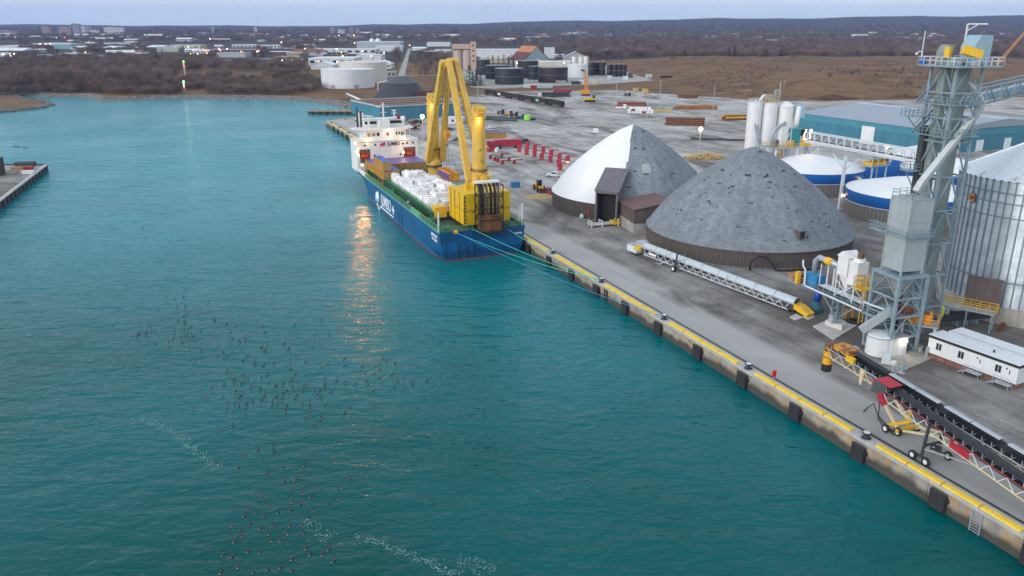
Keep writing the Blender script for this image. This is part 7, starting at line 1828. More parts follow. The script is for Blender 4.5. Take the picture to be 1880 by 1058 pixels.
# yellow wheel loader
p = G(990, 350); t = thing('wheel_loader', 'yellow wheel loader working beside the ship near the white dome', 'loader', p, R(-75))
b = MB(); b.bb(-3.0, -0.6, -0.9, 0.9, 0.9, 2.1); b.build('engine_hood', M_YEL, t)
b = MB(); b.bb(-0.6, 1.6, -0.8, 0.8, 0.8, 1.5); b.build('front_frame', M_YEL, t)
b = MB(); b.bb(-0.9, 0.5, -0.7, 0.7, 1.5, 3.1); b.build('cab_glass', M_GLASS, t)
b = MB(); b.bb(-1.05, 0.65, -0.85, 0.85, 3.1, 3.3); b.build('cab_roof', M_DARK, t)
for (x, y) in ((-2.0, -1.1), (-2.0, 1.1), (1.1, -1.1), (1.1, 1.1)):
    b = MB(); b.cyl((x, y - 0.3, 0.8), (x, y + 0.3, 0.8), 0.8, n=18); o = b.build('wheel', M_BLACK, t)
    b = MB(); b.cyl((x, y - 0.32, 0.8), (x, y + 0.32, 0.8), 0.38, n=12); b.build('rim', M_YEL, o)
for y in (-0.6, 0.6): b = MB(); b.beam((0.8, y, 1.5), (3.4, y, 0.8), 0.25, 0.4); b.build('lift_arm', M_YEL, t)
b = MB(); b.extr([(3.2, -1.4, 0.1), (4.6, -1.4, 0.1), (4.4, -1.4, 0.3), (3.6, -1.4, 0.5), (3.5, -1.4, 1.3), (3.2, -1.4, 1.2)], (0, 0, 0), (0, 2.8, 0)); b.build('bucket', M_DARK, t)
p = G(996, 362); t = thing('sand_spill', 'low heap of tan sand beside the yellow loader', 'sand', p)
b = MB(); rr_ = [(0, 0.9), (1.2, 0.75), (2.6, 0.4), (4.0, 0.05), (4.4, -0.1)]; b.lathe(list(reversed(rr_)), 20); o = b.build('heap', mat('tan sand', (0.42, 0.30, 0.14), 0.95, 0, 0.2, 1, 0.5, 3), t, True); o.scale = (1.5, 0.8, 1)
vehicle('pickup', 'red pickup at the foot of the white dome beside the loader', G(1009, 356), R(-80), M_RED)
p = G(946, 344); b = MB(); b.bb(-1.4, 1.4, -1.0, 1.0, 0.1, 1.7); b.bb(-1.5, 1.5, -1.1, 1.1, 1.7, 1.85); o = b.build('blue_crate', mat('crate blue', (0.03, 0.18, 0.38), 0.5)); o.location = p + Vector((0, 0, -0.1)); o.rotation_euler = (0, 0, 0.2); tag(o, 'blue steel crate alone on the yard behind the stern machinery', 'crate')

# red trestles in two rows, and a shorter group
def trestle_row(pts, L0, tag_, rz):
    for i, (u, v) in enumerate(pts):
        p = G(u, v); t = thing('red_trestle', '%s red steel trestle from the left in the %s' % (ORD[i], tag_), 'trestle', p, rz, 'red trestles on the yard')
        b = MB(); b.bb(-0.65, 0.65, -0.65, 0.65, 0, 2.2); b.build('pedestal', M_RED, t)
        b = MB(); b.bb(-0.8, 0.8, -0.8, 0.8, 2.2, 2.45); b.build('cap', M_RED, t)
        b = MB(); b.bb(0, L0, -0.2, 0.2, 2.45, 2.8); b.build('beam', M_RED, t)
trestle_row([(953, 279), (967, 284), (981.5, 288.5), (994.5, 293.5), (1010.5, 298.5), (1026, 305), (1028.5, 312.5)], 3.3, 'front row of long red trestles', R(-20))
trestle_row([(968, 272), (982, 276.5), (997.5, 281), (1012, 287), (1027, 293.5), (1042, 299)], 3.0, 'rear row of long red trestles', R(-20))
for i, (u, v) in enumerate(((900.5, 292), (908.5, 295.5), (914, 298), (922.5, 302), (944, 301), (921, 289), (934.5, 296))):
    p = G(u, v); t = thing('red_stool', '%s short red stand of the group near the crane column foot' % ORD[i], 'trestle', p, R(15), 'short red stands')
    b = MB(); b.bb(-0.5, 0.5, -0.5, 0.5, 0, 1.3); b.build('block', M_RED, t)
    b = MB(); b.bb(-0.2, 3.4, -0.25, 0.25, 1.3, 1.6); b.build('beam', M_RUST, t)
# red flatbed truck with a load
p = G(925, 272); t = thing('red_truck', 'red truck with high red load standing left of the trestle rows', 'truck', p, R(12))
b = MB(); b.bb(-2.0, 7.8, -1.25, 1.25, 1.0, 3.6); b.build('load', M_RED, t)
b = MB(); b.bb(-5.0, 8.2, -1.2, 1.2, 0.7, 1.0); b.build('flatbed', M_DARK, t)
b = MB(); b.bb(-7.4, -5.2, -1.2, 1.2, 0.7, 3.2); b.build('cab', M_RED, t)
b = MB(); b.bb(-7.45, -7.4, -1.0, 1.0, 2.0, 3.0); b.build('windscreen', M_GLASS, t)
b = MB(); b.bb(-4.6, -2.4, -1.1, 1.1, 1.0, 2.6); b.cyl((-3.4, 0, 2.6), (-3.4, 0, 3.5), 0.8, n=12); b.build('winch', M_RED, t)
for x in (-6.4, -3.5, 5.0, 6.4):
    for y in (-1.1, 1.1): b = MB(); b.cyl((x, y - 0.2, 0.5), (x, y + 0.2, 0.5), 0.5, n=12); b.build('wheel', M_BLACK, t)
random.seed(21)
for i in range(7):
    p = G(890 + i * 4.5, 274 + (i % 3) * 2.5); m_ = (M_WHITE, M_ORANGE, M_RED, M_DARK, M_RED, M_WHITE, M_DARK)[i]
    b = MB(); b.box((0, 0, 0.7), (1.6, 1.2, 1.4), random.random()); b.cyl((0.2, 0, 1.4), (0.2, 0, 2.0), 0.35, n=8); o = b.build('machine_crate', m_); o.location = p; tag(o, '%s of seven small %s machine crates from the left beside the red truck' % (ORD[i], ['white', 'orange', 'red', 'dark', 'red', 'white', 'dark'][i]), 'crate')
p = G(925, 262); t = thing('steel_stack', 'long dark steel sections stacked behind the red truck', 'steel', p, R(20))
for i in range(5): b = MB(); b.bb(-6 + i * 0.4, 8 - i * 0.3, -1.4 + i * 0.6, -1.0 + i * 0.6, 0.1 + 0.35 * (i % 2), 0.5 + 0.35 * (i % 2)); b.build('section', M_DARK, t)
C40Y = container_meshes(12.2, 2.44, 2.6, M_CONT, M_CTOP, 'yard')
container(C40Y, 'ochre container with blue roof on the yard, nearer of the pair', G(905, 254), R(20))
container(C40Y, 'ochre container with blue roof on the yard, farther of the pair', G(893, 250), R(20))

# ------------------------------------------------------------------ light poles
def light_pole(label, p, h, lit, power=0.0, r_=0.55, name='light_pole', m=None, group=None):
    t = thing(name, label, 'light pole', p, 0, group)
    b = MB(); b.cyl((0, 0, 0), (0, 0, h), 0.22, 0.12, 8); b.build('pole', m or M_STEEL, t)
    b = MB(); b.beam((-0.9, 0, h), (0.9, 0, h), 0.14); b.build('crossarm', M_STEEL, t)
    if lit:
        b = MB(); b.sphere((0, -0.3, h), r_, 10, 6); b.build('lamp_head', lit, t)
        if power: point_light('lamp_light', (0, -r_ - 0.6, h - 0.2), power, (1.0, 0.72, 0.32), 0.4, t)
    else:
        for x in (-0.7, 0.7): b = MB(); b.box((x, -0.2, h + 0.1), (0.5, 0.5, 0.25)); b.build('lamp_head', M_STEEL, t)
    return t
L_POLE = emit('sodium flood', (1.0, 0.66, 0.22), 5.0); L_POLEW = emit('bright white flood', (1.0, 0.85, 0.6), 8.0)
light_pole('tall light pole with glowing yellow lamp between the white dome and the silos', G(1283, 282), HG(1283, 282, 237), L_POLE, 900, 0.9)
light_pole('tall pole with brilliant white lamp behind the ship bridge', G(777, 262), HG(777, 262, 214), L_POLEW, 900, 0.9)
light_pole('short pole with a warm lamp at the end of the red trestles', G(1042, 309), HG(1042, 309, 298), L_POLE, 60, 0.35)
for k, (u, v, vt) in enumerate(((1131, 189, 147), (1210, 203, 148), (1308, 217, 158), (1187, 218, 190), (878, 198, 150), (1438, 170, 148))):
    light_pole('%s unlit slender yard pole from the left among the stacked steel' % ORD[k], G(u, v), HG(u, v, vt), None)

# ------------------------------------------------------------------ teal warehouse with rusty roof behind the ship
A, C, D_ = G(699, 222), G(845, 213), G(669, 207)
gd = C - A; t = thing('teal_shed', 'teal dock shed with rust brown flat roof behind the ship bridge', 'warehouse', A, math.atan2(gd.y, gd.x))
L0, WD = gd.length, 46.0
EH = 7.2
b = MB(); b.bb(0, L0, 0, WD, 0, EH); b.build('wall', M_TEAL, t)
b = MB(); b.bb(-0.3, L0 + 0.3, -0.3, 0.5, EH, EH + 0.7); b.bb(-0.3, 0.5, 0.5, WD + 0.3, EH, EH + 0.7); b.bb(0.5, L0 + 0.3, WD - 0.4, WD + 0.3, EH, EH + 0.7); b.build('parapet', M_COPE, t)
b = MB(); b.bb(0.5, L0, 0.5, WD - 0.4, EH, EH + 0.25); b.build('roof', mat('rust brown roof', (0.20, 0.13, 0.10), 0.85, 0, 0.35, 0.12, rust_amt=0.4), t)
for k in range(7): b = MB(); b.bb(1.5, L0 - 2, 4 + k * 5.6, 4.8 + k * 5.6, EH + 0.25, EH + 0.55); b.build('roof_curb', M_CONC if k % 2 else M_RUST, t)
for k in range(5): b = MB(); b.bb(6 + k * 8, 9 + k * 8, -0.08, 0, 0.1, 4.0); b.build('shed_door', M_TEAL, t)
p = G(812, 228); t = thing('site_office', 'small white single storey office behind the crane columns', 'office', p, R(5))
b = MB(); b.bb(0, 11, 0, 5, 0, 3.2); b.build('wall', M_WHITE, t); b = MB(); b.bb(-0.3, 11.3, -0.3, 5.3, 3.2, 3.5); b.build('roof', M_TROOFW, t)
for x in (2, 5, 8): b = MB(); b.bb(x, x + 1.1, -0.06, 0, 1.1, 2.3); b.build('window', M_GLASS, t)
random.seed(4)
for k, (u, v, m_) in enumerate(((752, 226, M_WOOD), (760, 232, M_RUST), (768, 228, M_DARK), (763, 238, M_WOOD))):
    p = G(u, v); t = thing('timber_pile', '%s heap of brown timber and scrap from the left behind the bridge' % ORD[k], 'pile', p)
    for j in range(9): b = MB(); b.box((random.uniform(-2, 2), random.uniform(-1.5, 1.5), random.uniform(0.3, 2.2)), (random.uniform(1, 3.4), random.uniform(0.5, 1.2), random.uniform(0.4, 0.9)), random.uniform(0, 3)); b.build('log', random.choice((m_, M_WOOD, M_DARK)), t)
# black tarpaulin covered pile with truncated top
p = G(737, 181); t = thing('covered_stockpile', 'black sheeted truncated cone stockpile behind the teal shed', 'stockpile', p)
h = HG(737, 181, 141); rb = 55 / PXM(p)
b = MB(); b.lathe([(rb, 0), (rb * 0.86, h * 0.2), (rb * 0.58, h * 0.68), (rb * 0.56, h * 0.72)], 40); b.build('cover', mat('black sheeting', (0.035, 0.037, 0.045), 0.6, 0, 0.2, 0.2), t, True)
b = MB(); b.lathe([(rb * 0.57, h * 0.72), (rb * 0.30, h * 0.94), (rb * 0.26, h), (0, h * 1.01)], 40); b.build('cap', mat('grey sheeting', (0.075, 0.08, 0.088), 0.6, 0, 0.15, 0.2), t)
b = MB(); b.bb(rb * 0.55, rb * 1.05, -rb * 0.75, -rb * 0.1, 0, h * 0.42); b.build('entrance_hut', mat('dark maroon', (0.07, 0.025, 0.025), 0.7), t)
b = MB(); b.beam((-rb * 0.75, -2, h * 0.72), (-rb * 0.3, -2, h * 0.86), 0.5); b.beam((-rb * 0.75, -2, h * 0.35), (-rb * 0.75, -2, h * 0.72), 0.5); b.build('conveyor_pipe', M_WHITE, t)

# ------------------------------------------------------------------ storage tanks
def tank(label, u, v, wpx, vt, m, roof=None, rim=0.3, cone=0.04, name='storage_tank', cat='tank', ladder=False, group=None):
    """u, v = foot of the front of the tank in the survey; wpx its width; vt its top"""
    p = G(u, v); r_ = wpx / 2 / PXM(p)
    c = p + Vector((p.x, p.y, 0)).normalized() * r_; r_ = wpx / 2 / PXM(c)
    h = HG(u, v, vt)
    t = thing(name, label, cat, c, 0, group)
    b = MB(); b.lathe([(r_, 0), (r_, h)], 40); b.build('shell', m, t, True)
    b = MB(); b.lathe([(r_ + 0.12, h - 0.2), (r_ + 0.12, h + 0.05), (r_ * 0.5, h + r_ * cone * 0.7), (0, h + r_ * cone)], 40); b.build('roof', roof or m, t)
    b = MB(); b.lathe([(r_, h * 0.5 - 0.1), (r_ + 0.1, h * 0.5 - 0.1), (r_ + 0.1, h * 0.5 + 0.1), (r_, h * 0.5 + 0.1)], 40); b.build('seam_ring', roof or m, t)
    return t
M_TANKW = mat('white tank paint', (0.68, 0.70, 0.72), 0.5, 0, 0.06, 0.15, streak=0.10)
M_TANKP = mat('cream tank paint', (0.66, 0.62, 0.57), 0.5, 0, 0.06, 0.15, streak=0.08)
M_TANKB = mat('black tank paint', (0.022, 0.026, 0.034), 0.55, 0, 0.5, 0.15, streak=0.25); M_TANKBR = mat('dark brown tank paint', (0.035, 0.026, 0.030), 0.55, 0, 0.4, 0.12, streak=0.3, rust_amt=0.28)
M_TRIM = mat('grey tank roof', (0.25, 0.26, 0.27), 0.7)
tank('nearer of the two big white oil tanks by the far shore', 640, 163, 96, 129, M_TANKW)
tank('farther cream tinted oil tank behind the big white one', 668, 153, 86, 115.5, M_TANKP)
for (lab, u, v, w, vt, m, rf) in (('black tank at the front left of the tank farm', 935, 156, 53, 126.5, M_TANKB, M_TRIM), ('brown streaked black tank at the front right of the tank farm', 1015, 152.5, 54, 124.5, M_TANKBR, M_TRIM),
        ('black tank half hidden behind the front left tank', 913, 146, 44, 121, M_TANKB, M_TRIM), ('tall dark tank at the back left beside the conifers', 888, 138, 24, 110, M_TANKB, M_TRIM),
        ('dark maroon tank standing before the cream shed', 969, 144, 38, 112, M_TANKBR, M_TRIM), ('small black tank between the two front tanks', 981, 147, 22, 122, M_TANKB, M_TRIM),
        ('rust and dark red tank below the beige silos', 867, 150, 20, 122, M_RUST, M_TRIM), ('white low tank right of the front black tanks', 1060, 143, 38, 119, M_TANKW, M_TANKW)):
    tank(lab, u, v, w, vt, m, rf)
for k, u in enumerate((1086, 1096, 1106)): tank('%s tall black tank from the left in the right hand cluster' % ORD[k], u, 139 - (k % 2), 13, 114, M_TANKB, M_ORANGE)
for k, u in enumerate((1118, 1128, 1137, 1145)): tank('%s slim black tank from the left at the right end of the cluster' % ORD[k], u, 142.5, 10.5, 118, M_TANKB, M_ORANGE)
tank('slim white pipe tank between the black tank clusters', 1113.5, 139, 4, 120, M_TANKW)
for k, u in enumerate((1054, 1066, 1075)): tank('%s white upright silo from the left behind the low white tank' % ORD[k], u, 128, 9, 104, M_TANKW, M_ORANGE, cone=0.3)
# beige grain silo block
p = G(853, 150); w = 43 / PXM(p); h = HG(853, 150, 77)
t = thing('beige_silo_block', 'tall beige concrete silo block with two round bins and a tower', 'silo', p)
M_BEIGE = mat('beige concrete', (0.50, 0.37, 0.30), 0.8, 0, 0.12, 0.1, streak=0.15); M_BEIGE2 = mat('pale pink concrete', (0.48, 0.39, 0.36), 0.8, 0, 0.1, 0.1, streak=0.12)
b = MB(); b.bb(-w / 2, w / 2 - 5, 3, 12, 0, h * 0.86); b.build('back_wall', M_BEIGE, t)
for x, r_ in ((-w * 0.26, 4.2), (w * 0.12, 4.6)): b = MB(); b.lathe([(r_, 0), (r_, h * 0.80)], 24, (x, 4, 0)); b.build('bin', M_BEIGE2, t, True)
b = MB(); b.bb(-w / 2 - 0.2, w / 2 - 5, -1, 12, h * 0.82, h * 0.94); b.build('headhouse', M_BEIGE, t)
b = MB(); b.bb(w / 2 - 5, w / 2, -1.5, 8, 0, h); b.build('stair_tower', M_BEIGE, t)
for k in range(4): b = MB(); b.bb(w / 2 - 3.2, w / 2 - 1.6, -1.62, -1.5, h * (0.5 + 0.13 * k), h * (0.5 + 0.13 * k) + 1.4); b.build('window', M_DARK, t)
# dock machinery shed below it
p = G(856, 152); t = thing('white_plant', 'low pale green plant building below the beige silos', 'building', p)
b = MB(); b.bb(-9, 9, -8, -2, 0, 11); b.build('wall', mat('pale plant green', (0.42, 0.48, 0.44), 0.6, 0, 0.12, 0.2), t); b = MB(); b.bb(-9.4, 9.4, -8.4, -1.6, 11, 11.6); b.build('roof', M_TRIM, t)

# ------------------------------------------------------------------ town and works buildings
def building(label, u0, u1, v, vt, m, roof, depth=20.0, gable=None, rz=0.0, windows=0, name='works_building', zoff=0.0, doors=0):
    uc = (u0 + u1) / 2; p = G(uc, v, ZQ)
    gz_ = ground_z(p.x, p.y)
    p.z = ZQ
    w = (u1 - u0) / PXM(p); h = HG(uc, v, vt)
    t = thing(name, label, 'building', (p.x, p.y, ZQ), rz)
    if gable == 'front':
        rd = h * 0.42; eh = h - rd
        b = MB(); b.extr([(-w / 2, 0, 0), (w / 2, 0, 0), (w / 2, 0, eh), (0, 0, h), (-w / 2, 0, eh)], (0, 0, 0), (0, depth, 0)); b.build('wall', m, t)
        for s_ in (-1, 1): b = MB(); b.extr([(s_ * (w / 2 + 0.6), -0.6, eh - 0.3), (0, -0.6, h + 0.1), (0, -0.6, h + 0.5), (s_ * (w / 2 + 0.6), -0.6, eh + 0.1)], (0, 0, 0), (0, depth + 1.2, 0)); b.build('roof', roof, t)
    elif gable == 'side':
        rd = h * 0.3; eh = h - rd
        b = MB(); b.bb(-w / 2, w / 2, 0, depth, 0, eh); b.build('wall', m, t)
        b = MB(); b.extr([(-w / 2 - 0.4, -0.5, eh), (-w / 2 - 0.4, depth + 0.5, eh), (-w / 2 - 0.4, depth / 2, h)], (0, 0, 0), (w + 0.8, 0, 0)); b.build('roof', roof, t)
    else:
        eh = h
        b = MB(); b.bb(-w / 2, w / 2, 0, depth, 0, h - 0.6); b.build('wall', m, t)
        b = MB(); b.bb(-w / 2 - 0.4, w / 2 + 0.4, -0.4, depth + 0.4, h - 0.6, h); b.build('roof', roof, t)
    for k in range(windows):
        x = -w / 2 + w * (k + 0.5) / windows; b = MB(); b.bb(x - w / windows * 0.28, x + w / windows * 0.28, -0.12, 0, eh * 0.35, eh * 0.7); b.build('window', M_GLASS, t)
    for k in range(doors):
        x = -w / 2 + w * (k + 0.5) / doors; b = MB(); b.bb(x - 2, x + 2, -0.15, 0, 0, min(4.5, eh * 0.7)); b.build('door', M_DARK, t)
    return t
Mc = lambda n, c, **k: mat(n, c, 0.7, 0, 0.12, 0.1, **k)
W1, W2, W3 = Mc('works white', (0.62, 0.64, 0.66)), Mc('works pale grey', (0.40, 0.43, 0.46)), Mc('works cream', (0.52, 0.48, 0.38))
GR, BK, TN = Mc('works grey roof', (0.30, 0.33, 0.36)), Mc('works brick', (0.24, 0.09, 0.06)), Mc('works tan', (0.36, 0.28, 0.20)); WR = Mc('works white roof', (0.66, 0.69, 0.73)); BL = Mc('works blue', (0.05, 0.22, 0.38))
WOODR = mat('maroon barn roof', (0.10, 0.035, 0.035), 0.7, 0, 0.1, 0.1); RUSTR = mat('rusty roof sheet', (0.42, 0.18, 0.07), 0.7, 0, 0.2, 0.2)
# big gabled salt barn with grey gable and maroon roof
p = G(985, 124); t = thing('gabled_barn', 'large barn with grey gable, maroon roof and rusty ridge behind the black tanks', 'barn', p, R(28))
k_ = 1 / PXM(p); hw, hh, ln = 27 * k_, HG(985, 124, 86), 55 * k_
b = MB(); b.extr([(-hw, 0, 0), (hw, 0, 0), (hw, 0, hh * 0.35), (0, 0, hh), (-hw, 0, hh * 0.35)], (0, 0, 0), (0, ln, 0)); b.build('wall', Mc('barn grey', (0.27, 0.32, 0.36)), t)
for s_ in (-1, 1):
    b = MB(); b.extr([(s_ * (hw + 0.8), -0.5, hh * 0.33), (s_ * hw * 0.45, -0.5, hh * 0.70), (s_ * hw * 0.45, -0.5, hh * 0.73), (s_ * (hw + 0.8), -0.5, hh * 0.36)], (0, 0, 0), (0, ln + 1, 0)); b.build('lower_roof', WOODR, t)
    b = MB(); b.extr([(s_ * hw * 0.45, -0.5, hh * 0.70), (0, -0.5, hh * 1.0), (0, -0.5, hh * 1.03), (s_ * hw * 0.45, -0.5, hh * 0.73)], (0, 0, 0), (0, ln + 1, 0)); b.build('upper_roof', RUSTR, t)
b = MB(); b.bb(0.5, 3.5, -0.15, 0, hh * 0.3, hh * 0.42); b.build('hatch', M_WHITE, t)
BLD = [('cream flat roofed shed behind the maroon tank', 946, 1048, 128, 113, W3, WR, 25, None, 0), ('blue grey gabled shed behind the white upright silos', 1036, 1080, 120, 96, W2, GR, 30, 'front', 0),
       ('long white warehouse behind the conifers', 870, 960, 112, 91, W1, WR, 40, None, 0), ('white narrow tower building right of the barn', 1000, 1018, 108, 88, W1, WR, 20, None, 0),
       ('yellow roofed low shed before the long white warehouse', 884, 932, 116, 108, W3, Mc('ochre roof', (0.45, 0.36, 0.12)), 12, None, 0),
       ('white long factory with two roof domes on the hill', 655, 735, 92, 77, W2, WR, 60, None, 0), ('white low wing of the factory at the street', 690, 738, 96, 84, W1, WR, 20, None, 0),
       ('long pale warehouse with lit yard lamps', 578, 692, 100, 90, W1, WR, 40, None, 8), ('orange lit loading bay of the pale warehouse', 600, 636, 102, 95, TN, WR, 15, None, 4),
       ('large white shed behind the oil tanks, left part', 567, 650, 121, 107, W1, WR, 60, None, 6), ('white shed with low gable left of the oil tanks', 571, 612, 128, 114, W1, WR, 30, 'front', 0),
       ('white stepped mill beside the street', 682, 718, 126, 112, W1, WR, 30, 'front', 4), ('white shed with red drum tanks behind the mill', 655, 700, 112, 101, W1, WR, 40, None, 0),
       ('blue grey small cabin right of the oil tanks', 692, 703, 144, 132, Mc('cabin blue', (0.30, 0.42, 0.50)), WR, 8, None, 2), ('grey substation block beside the street foot', 704, 726, 142, 132, W2, GR, 10, None, 3),
       ('long grey green warehouse left of the conifer', 398, 450, 106, 97, W2, GR, 40, None, 0), ('brick factory behind the grey green warehouse', 380, 470, 98, 91, BK, GR, 40, None, 8),
       ('white roofed brick hall right of the tall conifer', 495, 526, 101, 95, BK, WR, 30, None, 4), ('white roofed low hall right of the brick hall', 526, 556, 104, 96, TN, WR, 30, None, 0),
       ('bright blue windowed workshop among the brown trees', 424, 456, 117, 111, BL, BK, 15, None, 5), ('white workshop left of the blue one', 404, 424, 117, 111, W1, GR, 15, None, 2),
       ('grey low sheds right of the blue workshop', 463, 505, 116, 108, W2, GR, 20, None, 4), ('tan low warehouse row before the oil tanks', 505, 552, 112, 104, TN, GR, 20, None, 0),
       ('white long block on the far rise, middle', 426, 470, 88, 82, W1, WR, 30, None, 6), ('pale long block on the far rise, right', 478, 515, 90, 83, W1, WR, 30, None, 6),
       ('white lit hall at the left of the works', 312, 334, 92, 83, W3, WR, 40, None, 0), ('cream lit hall beside the white one', 338, 368, 92, 83, W3, WR, 40, None, 0),
       ('white house among the trees above the shore', 172, 190, 110, 102, W1, GR, 15, 'side', 0), ('row of low shops left of the spruces', 68, 100, 108, 101, TN, WR, 15, None, 5),
       ('long pale sheds at the far left edge', 0, 34, 92, 84, W1, WR, 60, None, 0), ('white low mall behind the orange lamps', 60, 110, 86, 80, W1, WR, 80, None, 0),
       ('teal roofed plant behind the orange lamps', 100, 132, 92, 81, Mc('teal plant', (0.22, 0.38, 0.42)), WR, 50, None, 0), ('brown shop row left of the white house', 110, 140, 106, 98, TN, WR, 20, None, 6),
       ('pale long shed at the left edge above the shore trees', -10, 14, 107, 98, W1, WR, 30, None, 0),
       ('white hall right of the street among the trees', 784, 826, 88, 78, W1, WR, 40, None, 0), ('white low shed between trees right of the street', 798, 828, 98, 91, W1, WR, 20, None, 0),
       ('white farm building beyond the bare woods', 1340, 1356, 70, 62, W1, WR, 30, None, 0), ('red and white houses row beyond the woods at the right', 1466, 1500, 66, 60, Mc('house red', (0.45, 0.14, 0.08)), WR, 20, 'side', 0),
       ('second row of red and white houses beyond the woods', 1502, 1540, 65, 59, W1, Mc('house red roof', (0.42, 0.16, 0.10)), 20, 'side', 0), ('long pale houses row beyond the woods at the far right', 1590, 1650, 62, 56, W3, WR, 20, 'side', 0),
       ('white cottage beyond the woods, left', 1272, 1280, 62, 58, W1, WR, 20, 'side', 0), ('far white shed on the hillside above the tank cluster', 1190, 1206, 78, 74, W1, WR, 20, None, 0)]
for (lab, u0, u1, v, vt, m, rf, dp, gb_, wn) in BLD: building(lab, u0, u1, v, vt, m, rf, dp, gb_, 0.0, wn)
# apartment towers on the skyline
APT = Mc('apartment brick', (0.36, 0.25, 0.22)); APW = Mc('apartment white', (0.60, 0.60, 0.60)); APG = Mc('apartment grey', (0.30, 0.31, 0.34))
for (lab, u0, u1, v, vt, m, wn) in (('beige apartment block at the left on the skyline', 77, 92, 60, 50, APT, 5), ('long brick apartment block left of the skyline crane', 108, 134, 63, 51, APT, 8), ('dark unfinished tower on the skyline', 132, 147, 62, 44.5, APG, 3),
        ('slim grey tower right of the unfinished one', 150, 158, 62, 49, APW, 2), ('grey stepped tower left of the white blocks', 158, 166, 64, 47.5, APG, 2), ('white low blocks left of the water mast', 166, 180, 64, 56, APW, 4), ('broad white and brick apartment slab on the skyline', 192, 226, 64, 51, APW, 9),
        ('grey twin towers far away in the middle', 607, 614, 62, 52, APG, 2), ('pale low block beside the twin towers', 620, 632, 62, 55, APW, 3), ('slim brown tower far away in the middle', 642, 648, 60, 52, APT, 2), ('slim pale tower far away in the middle', 653, 660, 60, 53, APT, 2),
        ('small dark tower far left of the middle', 388, 393, 60, 48, APG, 1), ('thin white chimney block far away', 467, 471, 60, 51, APW, 1), ('red brick flats at the far left', 0, 30, 64, 57, APT, 6)):
    uc = (u0 + u1) / 2; d0 = 4200.0
    p = G(uc, v); sc_ = d0 / p.y if p.y > d0 else 1.0
    p = Vector((p.x * sc_, p.y * sc_, 0)); p.z = ground_z(p.x, p.y) - 1
    px = PXM(p); w = (u1 - u0) / px
    lo = 0
    for _z in range(10, 400):
        if pjv(p.x, p.y, _z) < vt: lo = _z; break
    h = max(8, lo - p.z)
    t = thing('apartment_block', lab, 'building', p)
    b = MB(); b.bb(-w / 2, w / 2, 0, min(w, 22), 0, h); b.build('wall', m, t); b = MB(); b.bb(-w / 2 + w * 0.2, -w / 2 + w * 0.55, 4, 14, h, h + 4); b.build('roof_plant', APG, t)
    b = MB(); b.bb(-w / 2 - 0.3, w / 2 + 0.3, -0.3, min(w, 22) + 0.3, h, h + 0.8); b.build('roof', APG, t)
    fl = max(2, int(h / 6))
    for k in range(wn):
        x = -w / 2 + w * (k + 0.5) / wn
        for j in range(fl): b = MB(); b.bb(x - w / wn * 0.3, x + w / wn * 0.3, -0.2, 0, h * (j + 0.3) / fl, h * (j + 0.75) / fl); b.build('window', M_GLASS, t)
BLD_PTS = [((u0 + u1) / 2, (u1 - u0) / 2, v, vt) for (_, u0, u1, v, vt, *_r) in BLD]
# two white domes on the factory roof and red drum tanks
for k, (u, v) in enumerate(((681, 78), (692, 78))):
    p = G(u, 92); h0 = HG(u, 92, 78); b = MB(); r_ = 5.0 / PXM(p); b.sphere((0, 0, r_ * 0.5), (r_, r_, r_), 14, 8); b.cyl((0, 0, 0), (0, 0, r_), r_ * 0.9, n=14); o = b.build('roof_dome', WR); o.location = (p.x, p.y + 20, ZQ + h0 - 0.5); tag(o, ['left white dome on the long factory roof', 'right white dome on the long factory roof'][k], 'dome')
for k, (u, v) in enumerate(((686, 110), (698, 109))): tank(['left red drum tank on the white shed', 'right red drum tank on the white shed'][k], u, v + 2, 5, v - 8, M_RED, W1)

# ------------------------------------------------------------------ harbour range lights on the far shore
L_GRN = emit('green lamp', (0.1, 1.0, 0.15), 9.0); L_REDN = emit('red neon', (1.0, 0.12, 0.08), 2.5); L_WNE = emit('white neon', (1.0, 0.5, 0.45), 2.0)
for k, (u, v, vt) in enumerate(((340, 139, 113), (339, 166, 150))):
    p = G(u, v); h = HG(u, v, vt); p.z = ground_z(p.x, p.y); t = thing('range_light', ['upper range light mast with green lamp on the far shore', 'lower range light with green lamp and red glow at the water'][k], 'beacon', p)
    h -= (p.z - ZQ)
    b = MB(); lattice_leg(b, 0, 0, 0, h * 0.95, 1.0, 6, 0.12); b.build('mast', M_WHITE, t)
    b = MB(); b.sphere((0, 0, h), 0.7, 10, 6); b.build('lamp', L_GRN, t)
    b = MB(); b.bb(-0.3, 0.3, -0.7, -0.55, h * (0.6 if k == 0 else 0.35), h * 0.9); b.build('day_strip', L_WNE if k else L_REDN, t)

# ------------------------------------------------------------------ cranes, rail cars, yard stock in the distance
p = G(1083, 187); k_ = 1 / PXM(p); t = thing('mobile_crane', 'orange mobile crane with raised lattice boom in the far yard', 'crane', p, R(4))
b = MB(); b.bb(-11 * k_, 9 * k_, -1.5, 1.5, 0.6, 2.4); b.build('carrier', M_YEL, t)
for x in range(6): b = MB(); b.cyl(((-9 + x * 3.4) * k_, -1.6, 0.7), ((-9 + x * 3.4) * k_, 1.6, 0.7), 0.7, n=10); b.build('wheel', M_BLACK, t)
b = MB(); b.bb(5 * k_, 9 * k_, -1.3, 1.3, 2.4, 4.4); b.build('cab', M_DARK, t)
p2 = G(1075, 176); t = thing('crawler_crane', 'bright orange crawler crane boom standing behind the carrier', 'crane', p2, R(0)); k_ = 1 / PXM(p2); hb_ = HG(1075, 176, 131)
b = MB(); b.bb(-7 * k_, 8 * k_, -2, 2, 0, 1.4); b.build('tracks', M_DARK, t)
b = MB(); b.bb(-9 * k_, 7 * k_, -1.8, 1.8, 1.4, 4.2); b.build('house', M_ORANGE, t)
